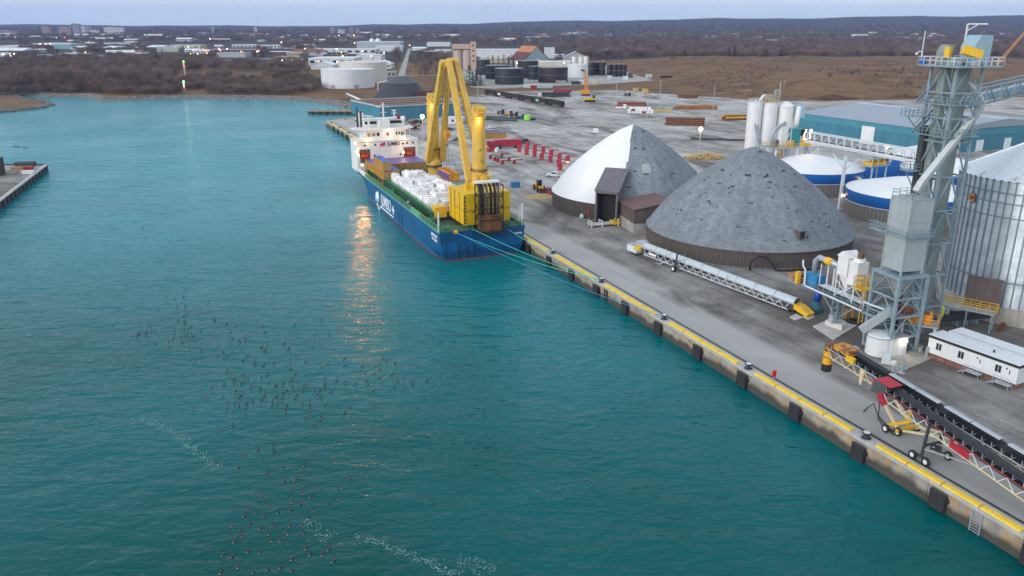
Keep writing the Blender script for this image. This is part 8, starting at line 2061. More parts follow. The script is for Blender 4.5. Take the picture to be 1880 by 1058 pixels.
b = MB(); a, c = Vector((2 * k_, 0, 3)), Vector((-3 * k_, 0, hb_))
for (dx, dy) in ((-1.1, -1.1), (1.1, -1.1), (-1.1, 1.1), (1.1, 1.1)): b.beam(a + Vector((dx, dy, 0)), c + Vector((dx * 0.6, dy * 0.6, 0)), 0.5)
for i in range(10): b.beam(a.lerp(c, i / 10) + Vector((-1 if i % 2 else 1, -1, 0)), a.lerp(c, (i + 1) / 10) + Vector((1 if i % 2 else -1, -1, 0)), 0.35)
b.build('lattice_boom', M_ORANGE, t)
b = MB(); b.beam(c, c + Vector((-2.5, 0, 1.0)), 1.4); b.build('boom_head', M_DARK, t)
b = MB(); b.tube([c, (c.x + 3, -1, 1.0)], 0.12, 4); b.build('hoist_rope', M_STEEL, t)
# lattice boom crane at the far right
p = G(1822, 132); t = thing('lattice_crane', 'orange lattice boom crane far behind the tower at the right', 'crane', p, 0); k_ = 1 / PXM(p); hb_ = HG(1822, 132, 52)
a, c = Vector((2 * k_, 0, 4)), Vector((50 * k_, 0, hb_))
b = MB(); w_ = 1.5
for (dx, dy) in ((-1, -1), (1, -1), (-1, 1), (1, 1)): b.beam(a + Vector((dx * w_, dy * w_, 0)), c + Vector((dx * w_ * 0.4, dy * w_ * 0.4, 0)), 0.4)
for i in range(18):
    f0, f1 = i / 18, (i + 1) / 18; s_ = 1 if i % 2 else -1
    b.beam(a.lerp(c, f0) + Vector((-s_ * w_, -w_, 0)), a.lerp(c, f1) + Vector((s_ * w_ * 0.9, -w_, 0)), 0.28)
b.build('boom', mat('crane orange', (0.55, 0.28, 0.10), 0.6), t)
b = MB(); b.bb(-4 * k_, 8 * k_, -3, 3, 0, 2); b.bb(-3 * k_, 6 * k_, -2.5, 2.5, 2, 6); b.build('upper_works', M_ORANGE, t)
# gondola rail cars on their track
A, C = G(892, 174), G(1034, 198); gd = C - A; L0 = gd.length; az = math.atan2(gd.y, gd.x)
t0 = thing('rail_track', 'straight rail track under the black gondola cars', 'track', A, az)
for y in (-0.75, 0.75): b = MB(); b.bb(-10, L0 + 12, y - 0.06, y + 0.06, 0.1, 0.25); b.build('rail', M_RUST, t0)
b = MB()
for i in range(int(L0 / 1.6)): b.bb(i * 1.6, i * 1.6 + 0.5, -1.3, 1.3, 0.0, 0.12)
stuff(b.build('sleepers', M_WOOD, t0))
M_GOND = mat('black gondola paint', (0.03, 0.028, 0.03), 0.7, 0, 0.5, 0.3, streak=0.2)
ng = 6; gl = L0 / ng
for i in range(ng):
    t = thing('gondola_car', '%s black gondola rail car from the left in the line%s' % (ORD[i], ', with a green painted tag' if i == 4 else ''), 'rail car', A + gd * ((i + 0.5) / ng) + Vector((0, 0, 0.25)), az)
    b = MB(); b.bb(-gl / 2 + 0.6, gl / 2 - 0.6, -1.5, -1.35, 0.9, 3.6); b.bb(-gl / 2 + 0.6, gl / 2 - 0.6, 1.35, 1.5, 0.9, 3.6); b.bb(-gl / 2 + 0.6, -gl / 2 + 0.75, -1.35, 1.35, 0.9, 3.6); b.bb(gl / 2 - 0.75, gl / 2 - 0.6, -1.35, 1.35, 0.9, 3.6); b.bb(-gl / 2 + 0.75, gl / 2 - 0.75, -1.35, 1.35, 0.9, 1.1); b.build('tub', M_GOND, t)
    for j in range(8): x = -gl / 2 + 1 + j * (gl - 2) / 7; b = MB(); b.bb(x, x + 0.2, -1.62, -1.5, 0.9, 3.6); b.build('side_rib', M_GOND, t)
    for x in (-gl / 2 + 2.2, gl / 2 - 2.2):
        b = MB(); b.bb(x - 1.2, x + 1.2, -1.1, 1.1, 0.4, 0.9); b.build('bogie', M_DARK, t)
        for dx in (-0.8, 0.8): b = MB(); b.cyl((x + dx, -0.85, 0.45), (x + dx, 0.85, 0.45), 0.45, n=10); b.build('wheelset', M_RUST, t)
    if i in (1, 4): b = MB(); b.bb(-gl * 0.25, -gl * 0.05, -1.66, -1.5, 1.3, 2.9); b.build('painted_tag', M_WHITE if i == 1 else mat('tag green', (0.15, 0.55, 0.35), 0.6), t)
# containers and trailers around the tank farm
C20 = {}
for (lab, u, v, rz, m, mt, l) in (('white long trailer before the black tanks', 976, 161, 8, W1, WR, 14), ('small red container beside the white trailer', 979.5, 163.5, 8, M_RED, M_RED, 5), ('pale blue tank trailer right of the small red container', 1000, 161.5, 8, Mc('pale trailer blue', (0.42, 0.55, 0.60)), WR, 13),
        ('dark red container with blue roof behind the pipe stack', 1032, 171, 4, M_RED, M_CTOP, 14), ('blue tarpaulin covered crate row in the tank farm', 1030, 153.5, 5, M_CONC, M_CTOP, 9), ('white cabin right of the orange crane', 1067, 155, 0, W1, WR, 5),
        ('dark tank container left of the orange crane', 1057, 155.5, 0, M_DARK, M_DARK, 8), ('cream cabins right of the orange crane', 1087, 154, 0, W3, W3, 8), ('cream square cabin further right of the crane', 1102, 153, 0, W3, W3, 4),
        ('white site cabin at the foot of the black tank cluster', 1119, 146, 0, W1, WR, 5), ('long grey trailer at the foot of the black tank cluster', 1133, 147, 0, W2, GR, 11), ('white cube cabin at the right end of the black tanks', 1148, 147, 0, W1, WR, 5),
        ('dark brown upright tank frame right of the black tanks', 1157, 143, 0, M_BROWN, M_BROWN, 5), ('truck with white box on the pale apron', 1191, 143, 20, W1, WR, 6), ('black sheeted load at the apron end', 1223, 145, 0, M_BLACK, M_BLACK, 12)):
    key = lab[:12]; h = 4.5 if 'upright' in lab else (3.6 if 'cabin' in lab or 'box' in lab else 2.9)
    container(container_meshes(l, 2.5, h, m, mt, key), lab, G(u, v), R(rz))
# wooden crates
for k, (u, v) in enumerate(((1167, 169), (1184.5, 172), (1191, 171.5))):
    p = G(u, v); s_ = (3.2, 3.6, 1.8)[k]; t = thing('wooden_crate', ['left of the three tan crates on the far yard', 'middle and largest of the three tan crates on the far yard', 'small right one of the three tan crates on the far yard'][k], 'crate', p, 0.2)
    b = MB(); b.bb(-s_ / 2, s_ / 2, -s_ / 2, s_ / 2, 0.1, s_ * 0.95); b.build('box', mat('fresh timber', (0.55, 0.36, 0.14), 0.8, 0, 0.15, 1), t)
    b = MB()
    for x in (-1, 0, 1): b.bb(x * s_ * 0.48 - 0.1, x * s_ * 0.48 + 0.1, -s_ / 2 - 0.06, -s_ / 2, 0.1, s_ * 0.95)
    b.build('batten', M_WOOD, t)
# stacks of pipe, steel and white bagged goods
def bar_stack(label, u, v, l, n, rows_, m, rz, r_=0.45, name='pipe_stack', cat='pipes', extra=None):
    p = G(u, v); t = thing(name, label, cat, p, rz)
    for j in range(rows_):
        for i in range(n - j):
            b = MB(); x0 = random.uniform(-0.8, 0.8); b.cyl((-l / 2 + x0, (i + j / 2) * r_ * 2.02, r_ + j * r_ * 1.75), (l / 2 + x0, (i + j / 2) * r_ * 2.02, r_ + j * r_ * 1.75), r_ * 0.98, n=8); b.build('bar', m if not extra or random.random() < 0.75 else extra, t)
random.seed(12)
bar_stack('large rusty pipe stack right of the gravel road bend', 1258, 231, 19, 6, 4, M_RUST, R(-8), 0.55)
bar_stack('rusty steel stack with yellow ends left of the white silos', 1352, 221, 14, 5, 3, M_RUST, R(12), 0.5, extra=M_YEL)
bar_stack('long rusty orange stack beyond the gravel road', 1278, 201, 26, 4, 2, mat('orange rust', (0.30, 0.12, 0.04), 0.8, 0, 0.3, 0.5), R(2), 0.6)
bar_stack('rusty red bars behind the white bagged goods', 1161, 194.5, 18, 5, 2, mat('red rust', (0.22, 0.07, 0.04), 0.8, 0, 0.3, 0.5), R(-5), 0.6)
bar_stack('dark pipe stack beside the gondola cars', 1022, 178, 20, 5, 3, M_DARK, R(4), 0.6, extra=M_RUST)
bar_stack('pale blue grey pipe bundle left of the dark pipe stack', 1000, 177.5, 9, 4, 2, M_WSTEEL, R(4), 0.6)
bar_stack('thin dark steel lengths on the yard beyond the lit lamp', 1320, 258, 24, 6, 1, M_DARK, R(-14), 0.3, 'steel_lengths', 'steel')
bar_stack('rusty machinery lengths in the far middle yard', 1264, 180, 13, 4, 2, M_RUST, R(0), 0.6, 'scrap_lengths', 'scrap')
bar_stack('pair of dark green pontoon beams, upper line', 930, 218, 34, 2, 1, mat('pontoon green', (0.03, 0.06, 0.06), 0.6), R(-24), 0.5, 'pontoon_beam', 'beam')
bar_stack('pair of dark green pontoon beams, lower line', 905, 221, 28, 2, 1, mat('pontoon green', (0.03, 0.06, 0.06), 0.6), R(-24), 0.5, 'pontoon_beam', 'beam')
for k, (u0, u1, v) in enumerate(((1131, 1152, 199), (1152, 1204, 208), (1156, 1200, 204))):
    p = G((u0 + u1) / 2, v); w = (u1 - u0) / PXM(p); t = thing('bagged_goods', ['left low strip of white bagged goods in the far yard', 'front broad block of white bagged goods in the far yard', 'rear block of white bagged goods in the far yard'][k], 'bags', p, R(-3))
    n = int(w / 2.2)
    for i in range(n):
        for j in range(2): b = MB(); b.box((-w / 2 + 2.2 * i + 1, random.uniform(-0.3, 0.3), 0.62 + j * 1.2), (1.9, 2.4, 1.1), random.uniform(-0.06, 0.06)); b.build('bag', M_WRAP if random.random() < 0.85 else M_RED, t)
p = G(1218, 206.5); t = thing('yellow_beam_stack', 'stack of yellow beams right of the white bagged goods', 'beams', p)
for i in range(4): b = MB(); b.bb(-5, 5, i * 0.8, i * 0.8 + 0.6, 0, 1.2 + 0.4 * (i % 2)); b.build('beam', mat('faded yellow', (0.48, 0.38, 0.14), 0.7, 0, 0.2, 0.6), t)
p = G(968, 221); b = MB(); b.lathe([(1.0, 0), (1.3, 0.2), (1.3, 1.8), (1.1, 2.1), (0, 2.2)], 14); o = b.build('lime_tank', mat('lime paint', (0.25, 0.75, 0.05), 0.5)); o.location = p; o.scale = (1.4, 1.2, 1.3); tag(o, 'bright lime green tank on the open yard', 'tank')
for k, (u, v, m_, lab) in enumerate(((935, 213, M_ORANGE, 'orange tractor unit on the open yard left of the lime tank'), (945, 215, M_DARK, 'dark tractor beside the orange one on the open yard'), (920, 210, M_BROWN, 'brown machine left of the orange tractor on the open yard'), (1153, 177, M_DARK, 'dark forklift standing in the far yard'), (957, 219, M_CARB, 'small dark blue trailer at the lime tank'))):
    p = G(u, v); t = thing('yard_tractor', lab, 'tractor', p, R(-15))
    b = MB(); b.bb(-2.2, 0.6, -0.8, 0.8, 0.8, 1.9); b.build('hood', m_, t); b = MB(); b.bb(0.5, 1.9, -0.8, 0.8, 0.8, 3.0); b.build('cab', M_GLASS if k != 4 else m_, t)
    for (x, y, r_) in ((-1.7, -0.9, 0.5), (-1.7, 0.9, 0.5), (1.2, -1.0, 0.8), (1.2, 1.0, 0.8)): b = MB(); b.cyl((x, y - 0.2, r_), (x, y + 0.2, r_), r_, n=12); b.build('wheel', M_BLACK, t)
    if k == 3: b = MB(); b.beam((-2.5, -0.4, 0.3), (-2.5, -0.4, 4.6), 0.25); b.beam((-2.5, 0.4, 0.3), (-2.5, 0.4, 4.6), 0.25); b.build('mast', M_DARK, t)
# wood chip heap and scrap heaps
def heap(label, u, v, rx, ry, h, m, n=160, name='heap', cat='heap', bits=None):
    p = G(u, v); t = thing(name, label, cat, p)
    P, F = [], []
    rings, seg = 7, 26
    for j in range(rings + 1):
        f = j / rings
        for i in range(seg):
            a = 2 * math.pi * i / seg; q = 1 + random.uniform(-0.12, 0.12)
            P.append((rx * f * q * math.cos(a), ry * f * q * math.sin(a), h * (1 - f) ** 0.8 * (1 + random.uniform(-0.2, 0.2)) - (0.1 if j == rings else 0)))
    for j in range(rings):
        for i in range(seg): k = (i + 1) % seg; F.append((j * seg + i, (j + 1) * seg + i, (j + 1) * seg + k, j * seg + k))
    b = MB(); b.add(P, F); b.build('mound', m, t, True)
    if bits:
        b = MB()
        for _ in range(n):
            a, f = random.uniform(0, 6.28), random.random() ** 0.6 * 0.9
            b.box((rx * f * math.cos(a), ry * f * math.sin(a), h * (1 - f) ** 0.8 + 0.1), (random.uniform(0.8, 3.0), 0.25, 0.22), random.uniform(0, 3.1))
        stuff(b.build('loose_pieces', bits, t))
heap('low heap of tan timber offcuts beyond the white dome', 1298, 291, 9.5, 5, 2.0, mat('tan chip soil', (0.24, 0.17, 0.09), 0.95, 0, 0.3, 0.6), 220, 'timber_heap', 'timber', mat('offcut timber', (0.50, 0.36, 0.17), 0.8, 0, 0.25, 1))
heap('brown brush heap at the edge of the grass hill', 1528, 183, 20, 8, 3.2, mat('brush brown', (0.08, 0.05, 0.035), 0.95, 0, 0.4, 0.6), 260, 'brush_heap', 'brush', M_RUST)
heap('brown brush heap by the gravel road right of the silos', 1660, 180, 14, 7, 2.6, mat('brush brown', (0.08, 0.05, 0.035)), 160, 'brush_heap', 'brush', M_RUST)

# ------------------------------------------------------------------ trees
def bark_mat(name, c, var=0.3):
    m = mat(name, c, 0.9, 0, var, 0.2); N, L = m.node_tree.nodes, m.node_tree.links
    B = N['Principled BSDF']; src = B.inputs['Base Color'].links[0].from_socket       # every tree its own shade
    oi = N.new('ShaderNodeObjectInfo'); mr = N.new('ShaderNodeMapRange'); mr.inputs[3].default_value, mr.inputs[4].default_value = 0.6, 1.35; L.new(oi.outputs['Random'], mr.inputs[0])
    x = N.new('ShaderNodeMix'); x.data_type = 'RGBA'; x.blend_type = 'MULTIPLY'; x.inputs[0].default_value = 1; L.new(src, x.inputs[6]); L.new(mr.outputs[0], x.inputs[7]); L.new(x.outputs[2], B.inputs['Base Color'])
    return m
M_TWIGS = [bark_mat('brown twigs', (0.165, 0.115, 0.095)), bark_mat('grey brown twigs', (0.20, 0.155, 0.135)), bark_mat('reddish twigs', (0.165, 0.095, 0.08)), bark_mat('purple brown twigs', (0.12, 0.085, 0.085))]
M_TRUNK = bark_mat('bark', (0.075, 0.060, 0.050)); M_CONIF = mat('conifer needles', (0.020, 0.042, 0.026), 0.9, 0, 0.4, 0.3)

def bare_tree(seed, ntw=420, spread=0.5):
    """unit height tree: trunk with limbs, crown of thin twigs"""
    r_ = random.Random(seed)
    tb = MB(); tb.tube([(0, 0, -0.03), (0.01, 0, 0.15), (r_.uniform(-.03, .03), r_.uniform(-.03, .03), 0.34)], 0.022, 5)
    ends = []
    for i in range(7):
        a = 2 * math.pi * i / 7 + r_.uniform(-.4, .4); e = Vector((math.cos(a) * r_.uniform(.18, .36) * spread / .5, math.sin(a) * r_.uniform(.18, .36) * spread / .5, r_.uniform(.5, .85)))
        s_ = Vector((0, 0, r_.uniform(.16, .34))); m_ = s_.lerp(e, .5) + Vector((0, 0, .04)); tb.tube([s_, m_, e], 0.009, 3); ends += [m_, e, s_.lerp(e, .75)]
    cb = MB()
    for i in range(ntw):
        # points through a lumpy dome volume
        while True:
            p = Vector((r_.uniform(-1, 1), r_.uniform(-1, 1), r_.uniform(-1, 1)))
            if p.length < 1: break
        p = p * (0.55 + 0.45 * r_.random())
        c = Vector((p.x * spread, p.y * spread, 0.54 + p.z * 0.45))
        d = (c - Vector((0, 0, 0.18))).normalized() + Vector((r_.uniform(-.5, .5), r_.uniform(-.5, .5), r_.uniform(-.2, .5)))
        d.normalize(); l = r_.uniform(.05, .12); s_ = d.cross(Vector((r_.uniform(-1, 1), r_.uniform(-1, 1), r_.uniform(-1, 1)))).normalized() * r_.uniform(.006, .013)
        cb.add([c - s_, c + s_, c + d * l], [(0, 1, 2)])
    return tb, cb
def conifer(seed, n=420):
    r_ = random.Random(seed)
    tb = MB(); tb.cyl((0, 0, -0.02), (0, 0, 0.9), 0.02, 0.004, 5)
    cb = MB()
    for i in range(n):
        h = 0.06 + 0.94 * r_.random() ** 1.2; rad = (1 - h) * 0.26 + 0.015; a = r_.uniform(0, 6.28); f = r_.uniform(.35, 1.05)
        c = Vector((math.cos(a) * rad * f, math.sin(a) * rad * f, h)); d = Vector((math.cos(a), math.sin(a), -0.35)).normalized() * r_.uniform(.04, .08) * (1.2 - h * .6)
        s_ = Vector((-math.sin(a), math.cos(a), r_.uniform(-.3, .3))) * r_.uniform(.012, .026)
        cb.add([c - s_ - d * .3, c + s_ - d * .3, c + d], [(0, 1, 2)])
    return tb, cb
TREE = []
for i in range(6):
    tb, cb = bare_tree(40 + i, 520, 0.42 + 0.07 * (i % 3)); TREE.append((tb.mesh('trunk', M_TRUNK), cb.mesh('crown', M_TWIGS[i % 4])))
CON = []
for i in range(3):
    tb, cb = conifer(80 + i); CON.append((tb.mesh('trunk', M_TRUNK), cb.mesh('crown', M_CONIF)))
def plant(ms, label, p, h, wid=1.0, name='bare_tree', group=None, cat='tree'):
    t = thing(name, label, cat, p, random.uniform(0, 6.28), group)
    for me, nm in zip(ms, ('trunk', 'crown')):
        o = obj_from(me, nm, t, (0, 0, 0), 0, (h * wid, h * wid, h))
    return t
random.seed(99)
# the row of bushy bare trees on the far left shore, one by one
def rand_ground(u0, u1, v0, v1):
    u, v = random.uniform(u0, u1), random.uniform(v0, v1); p = G(u, v); p.z = ground_z(p.x, p.y); return p
for i in range(90):
    p = rand_ground(-20, 318, 150, 171); plant(TREE[i % 6], 'bushy bare brown tree in the dense belt along the left shore', p, random.uniform(10, 16), random.uniform(0.95, 1.3), group='bare trees along the left shore')
for i in range(42):
    p = rand_ground(345, 600, 142, 168); plant(TREE[i % 6], 'low bare bush on the brown bank between range lights and oil tanks', p, random.uniform(5, 8.5), random.uniform(1.1, 1.5), 'bare_bush', 'bushes on the brown bank', 'bush')
for i in range(34):
    p = rand_ground(752, 832, 108, 142) if i < 26 else rand_ground(722, 733, 100, 138); plant(TREE[i % 6], 'tall bare tree in the grove beside the town street', p, random.uniform(13, 20), 0.8, group='grove beside the street')
for i, (u, v, h) in enumerate(((862, 156, 17), (874, 157, 13), (882, 158, 11), (868, 158, 12))): plant(CON[i % 3], '%s dark conifer from the left below the beige silos' % ORD[i], G(u, v), h, 1.6, 'conifer')
for i, (u, v, h) in enumerate(((896, 124, 13), (905, 124, 15), (915, 124, 14), (925, 124, 16), (934, 124, 13), (942, 123, 12))): plant(CON[i % 3], '%s dark conifer from the left in the row above the black tanks' % ORD[i], G(u, v), h, 1.3, 'conifer')
for i, (u, v, h) in enumerate(((482, 108, 15), (470, 107, 11), (100, 116, 14), (118, 115, 13), (128, 114, 12), (289, 118, 17), (497, 92, 12), (573, 96, 12), (692, 100, 9), (732, 112, 10), (725, 110, 9))): plant(CON[i % 3], 'dark conifer standing out among the bare trees and buildings of the town', G(u, v), h, 1.5, 'conifer', 'scattered conifers')
for i, (u, v) in enumerate(((594, 165), (612, 166), (655, 166), (586, 160))): plant(TREE[i], '%s small bare bush from the left at the foot of the big white oil tank' % ORD[[1, 2, 3, 0][i]], G(u, v), 5.0, 1.2, 'bare_bush', None, 'bush')
plant(TREE[1], 'lone bare tree in front of the beige silos', G(843, 147), 16, 0.8)
plant(TREE[4], 'single pale bare tree on the green slope left of the tower', G(1662, 168), 11, 1.0)
for i in range(16):
    p = rand_ground(1500, 1690, 150, 166); plant(TREE[i % 6], 'small bare bush scattered on the grass hill left of the tower', p, random.uniform(3, 5.5), 1.3, 'bare_bush', 'bushes on the grass hill', 'bush')

# ------------------------------------------------------------------ far woods: masses of trees, one object each
def wood(name, label, pts, srcs):
    """pts: list of (x, y, z, height); the trees are instances of the crowns and trunks above"""
    me = bpy.data.meshes.new(name); me.from_pydata([(x, y, z) for x, y, z, _ in pts], [], [])
    at = me.attributes.new('h', 'FLOAT', 'POINT'); at.data.foreach_set('value', [h for *_, h in pts])
    o = bpy.data.objects.new(name, me); COL.objects.link(o); stuff(o); o['label'] = label; o['category'] = 'trees'
    ng = bpy.data.node_groups.new(name, 'GeometryNodeTree')
    ng.interface.new_socket('Geometry', in_out='INPUT', socket_type='NodeSocketGeometry'); ng.interface.new_socket('Geometry', in_out='OUTPUT', socket_type='NodeSocketGeometry')
    N, L = ng.nodes, ng.links
    gi, go = N.new('NodeGroupInput'), N.new('NodeGroupOutput')
    mp = N.new('GeometryNodeMeshToPoints'); L.new(gi.outputs[0], mp.inputs[0])
    jn = N.new('GeometryNodeJoinGeometry'); g2 = None
    for so in srcs:
        oi = N.new('GeometryNodeObjectInfo'); oi.inputs[0].default_value = so; oi.inputs[1].default_value = True
        L.new(oi.outputs['Geometry'], jn.inputs[0])
    ip = N.new('GeometryNodeInstanceOnPoints'); L.new(mp.outputs[0], ip.inputs['Points']); L.new(jn.outputs[0], ip.inputs['Instance'])
    ip.inputs['Pick Instance'].default_value = True
    rv = N.new('FunctionNodeRandomValue'); rv.data_type = 'FLOAT_VECTOR'; rv.inputs[0].default_value = (0, 0, 0); rv.inputs[1].default_value = (0, 0, 6.28); L.new(rv.outputs[0], ip.inputs['Rotation'])
    na = N.new('GeometryNodeInputNamedAttribute'); na.data_type = 'FLOAT'; na.inputs[0].default_value = 'h'
    cx = N.new('ShaderNodeCombineXYZ'); mu = N.new('ShaderNodeMath'); mu.operation = 'MULTIPLY'; mu.inputs[1].default_value = 1.25
    L.new(na.outputs[0], mu.inputs[0]); L.new(mu.outputs[0], cx.inputs[0]); L.new(mu.outputs[0], cx.inputs[1]); L.new(na.outputs[0], cx.inputs[2]); L.new(cx.outputs[0], ip.inputs['Scale'])
    L.new(ip.outputs[0], go.inputs[0])
    md = o.modifiers.new('trees', 'NODES'); md.node_group = ng
    return o
crown_src = {}
for o in bpy.data.objects:
    if o.name.startswith('crown') and o.data.name not in crown_src: crown_src[o.data.name] = o
bare_src = [crown_src[m.name] for _, m in TREE]; con_src = [crown_src[m.name] for _, m in CON]
def clear_of(u, v):
    """keep roofs, street and open ground free of trees"""
    for (uc, hw, bv, bt) in BLD_PTS:
        if abs(u - uc) < hw + 3 and bt - 3 < v < bv + 3.0: return False
    if 728 < u < 766 and 78 < v < 142: return False
    if 585 < u < 728 and v > 100: return False
    if v > 120 and not (u < 590): return False
    return True
def sample(n, ylo, yhi, hlo, hhi, test, far=1.0):
    out = []
    tries = 0
    while len(out) < n and tries < n * 8:
        tries += 1
        y = math.exp(random.uniform(math.log(ylo), math.log(yhi))); x = random.uniform(-0.78, 0.80) * y
        gz_ = ground_z(x, y); u, v = pjp(x, y, ZQ)
        if not test(u, v, x, y): continue
        k = 1.0 + max(0, (y - 2200) / 4000)
        out.append((x, y, gz_ - 0.2, random.uniform(hlo, hhi) * k))
    return out
def noise2(x, y): return math.sin(x * 0.013 + 1.7 * math.sin(y * 0.004)) + math.sin(y * 0.007 + 2.1 * math.sin(x * 0.006)) + 0.5 * math.sin(x * 0.031 - y * 0.02)
def in_hill(x, y): return float(field_h(np.float64(x), np.float64(y))) > 0.5 if 100 < x < 780 and 500 < y < 1300 else False
random.seed(5)
wood('shore_wood', 'mass of bare brown trees behind the left shore', sample(1500, 690, 1150, 8, 13, lambda u, v, x, y: -60 < u < 560 and v < 152 - max(0, (u - 300) * 0.06) and clear_of(u, v) and (u < 320 or v < 132) and not (u > 380 and 104 < v < 120)), bare_src)
wood('shore_brush', 'low brown brush crowding the far shoreline', sample(2600, 590, 760, 3, 8, lambda u, v, x, y: -60 < u < 585 and v < (172 if u < 190 else 174.5) and y > (606 if u > 200 else 625) and (u < 330 or noise2(x * 4, y * 4) > -0.2)), bare_src)
wood('town_wood', 'bare street trees spread through the town', sample(4200, 1150, 3000, 7, 12, lambda u, v, x, y: u < 1120 and clear_of(u, v) and noise2(x, y) > -0.55), bare_src)
wood('town_conifers', 'dark evergreens spread through the town', sample(420, 1100, 3600, 8, 13, lambda u, v, x, y: u < 1500 and clear_of(u, v)), con_src)
wood('east_wood', 'broad bare brown wood beyond the grass hill', sample(5200, 1150, 2600, 10, 16, lambda u, v, x, y: u > 1060 and not in_hill(x, y) and v < 108), bare_src)
wood('distant_wood', 'endless bare woods fading to blue towards the horizon', sample(7500, 2600, 5600, 9, 14, lambda u, v, x, y: True), bare_src)
wood('dry_tufts', 'dry brown weeds and tufts growing over the grass hill', sample(3000, 560, 1250, 0.8, 2.4, lambda u, v, x, y: in_hill(x, y) and noise2(x * 3, y * 3) > 0.2), bare_src)

# ------------------------------------------------------------------ small houses and sheds of the far town, one by one
HM = []
for wm, rm in ((W1, WR), (W3, GR), (BK, GR), (W2, WR), (TN, WR), (W1, BK)):
    b = MB(); b.bb(-0.5, 0.5, -0.35, 0.35, 0, 0.32); w_ = b.mesh('wall', wm)
    b = MB(); b.extr([(-0.54, -0.4, 0.32), (-0.54, 0.4, 0.32), (-0.54, 0, 0.5)], (0, 0, 0), (1.08, 0, 0)); HM.append((w_, b.mesh('roof', rm)))
random.seed(17)
nh = 0
while nh < 210:
    y = math.exp(random.uniform(math.log(1350), math.log(4300))); x = random.uniform(-0.66, 0.60) * y; u, v = pjp(x, y, ZQ)
    if not clear_of(u, v) or (u > 1050 and y < 2300) or noise2(x * 0.7, y * 0.7) < -0.5 - (0.6 if u < 800 else -0.7): continue
    s_ = random.uniform(13, 24) * (1.7 if random.random() < 0.22 else 1) * (1 + y / 6000); nh += 1
    t = thing('town_house', 'small pale house or shed far off among the trees of the town', 'house', (x, y, ground_z(x, y)), random.uniform(-0.5, 0.5), 'houses of the far town')
    for me, nm in zip(random.choice(HM), ('wall', 'roof')): obj_from(me, nm, t, (0, 0, 0), 0, (s_, s_ * random.uniform(0.7, 1.0), max(7.5, s_ * 0.5)))

# ------------------------------------------------------------------ street and yard lamps glowing in the distance
L_FAR = {'w': emit('far white lamp', (1.0, 0.82, 0.62), 10.0), 'o': emit('far sodium lamp', (1.0, 0.42, 0.12), 9.0), 'r': emit('far red lamp', (1.0, 0.10, 0.05), 8.0)}
FARL = [(74, 83, 'o'), (84, 83, 'o'), (92, 82, 'o'), (157, 96, 'o'), (27, 65, 'o'), (104, 70, 'w'), (118, 66, 'r'), (18, 99, 'o'), (26, 99, 'w'), (20, 103, 'w'), (6, 100, 'w'), (322, 87, 'w'), (346, 87, 'w'), (350, 99, 'o'), (363, 99, 'o'), (380, 98, 'o'), (379, 94, 'r'), (402, 90, 'w'), (417, 90, 'w'), (405, 93, 'o'),
        (355, 93, 'r'), (373, 90, 'r'), (517, 80, 'w'), (560, 90, 'w'), (386, 74, 'w'), (405, 74, 'w'), (518, 111, 'w'), (536, 111, 'w'), (555, 110, 'w'), (587, 91, 'w'), (585, 113, 'w'), (619, 114, 'w'), (627, 96, 'o'), (618, 91, 'w'), (629, 103, 'w'), (651, 81, 'w'), (673, 81, 'w'), (694, 80, 'w'), (711, 81, 'w'), (666, 94, 'w'),
        (650, 66, 'o'), (622, 66, 'w'), (752, 85, 'o'), (682, 103, 'w'), (705, 97, 'w'), (1114, 91, 'w'), (929, 95, 'w'), (1036, 116, 'w'), (949, 116, 'w'), (953, 118, 'w'), (472, 95, 'w'), (443, 95, 'o'), (475, 94, 'o')]
lamp_b = {k: MB().sphere((0, 0, 0), 1.0, 8, 5).mesh('lamp_head', m) for k, m in L_FAR.items()}
pole_b = MB().cyl((0, 0, 0), (0, 0, 1), 0.16, n=5).mesh('pole', M_STEEL)
for (u, v, c) in FARL:
    # the lamp hangs about nine metres above the ground
    hgt = 9.0 if v < 100 else 8.0
    p = G(u, v, ZQ + hgt) if v > 62 else G(u, 64, ZQ + hgt)
    if p.y > 3000: k = 3000 / p.y; p = Vector((p.x * k, p.y * k, 0))
    gz_ = ground_z(p.x, p.y)
    t = thing('street_lamp', {'w': 'distant white lamp on a pole among the town roofs', 'o': 'distant orange sodium lamp on a pole among the town roofs', 'r': 'distant red lamp on a pole among the town roofs'}[c], 'street lamp', (p.x, p.y, gz_), 0, 'distant town lamps')
    o = obj_from(pole_b, 'pole', t, (0, 0, 0), 0, (1, 1, hgt)); s_ = max(0.5, p.y / 1462 * 0.75)
    obj_from(lamp_b[c], 'lamp_head', t, (0, -0.3, hgt), 0, s_)

# ------------------------------------------------------------------ geese swimming on the harbour
def goose_mesh():
    b = MB()
    # hull of the body: rings along x
    rings = [(-0.50, 0.02, 0.16, 0.02), (-0.42, 0.07, 0.13, 0.06), (-0.28, 0.14, 0.09, 0.12), (-0.05, 0.18, 0.07, 0.16), (0.16, 0.16, 0.07, 0.14), (0.30, 0.10, 0.10, 0.10), (0.36, 0.05, 0.14, 0.07)]
    return rings
M_GBODY, _N, _L, _B = new_mat('goose plumage')
_tc = _N.new('ShaderNodeTexCoord'); _sx = _N.new('ShaderNodeSeparateXYZ'); _L.new(_tc.outputs['Object'], _sx.inputs[0])
_rp = _N.new('ShaderNodeValToRGB'); _mr = _N.new('ShaderNodeMapRange'); _mr.inputs[1].default_value = -0.5; _mr.inputs[2].default_value = 0.5
_L.new(_sx.outputs['X'], _mr.inputs[0]); _L.new(_mr.outputs[0], _rp.inputs[0])
_cr = _rp.color_ramp; _cr.interpolation = 'CONSTANT'
_cr.elements[0].position, _cr.elements[0].color = 0.0, (0.02, 0.018, 0.016, 1)
_cr.elements[1].position, _cr.elements[1].color = 0.08, (0.50, 0.48, 0.46, 1)
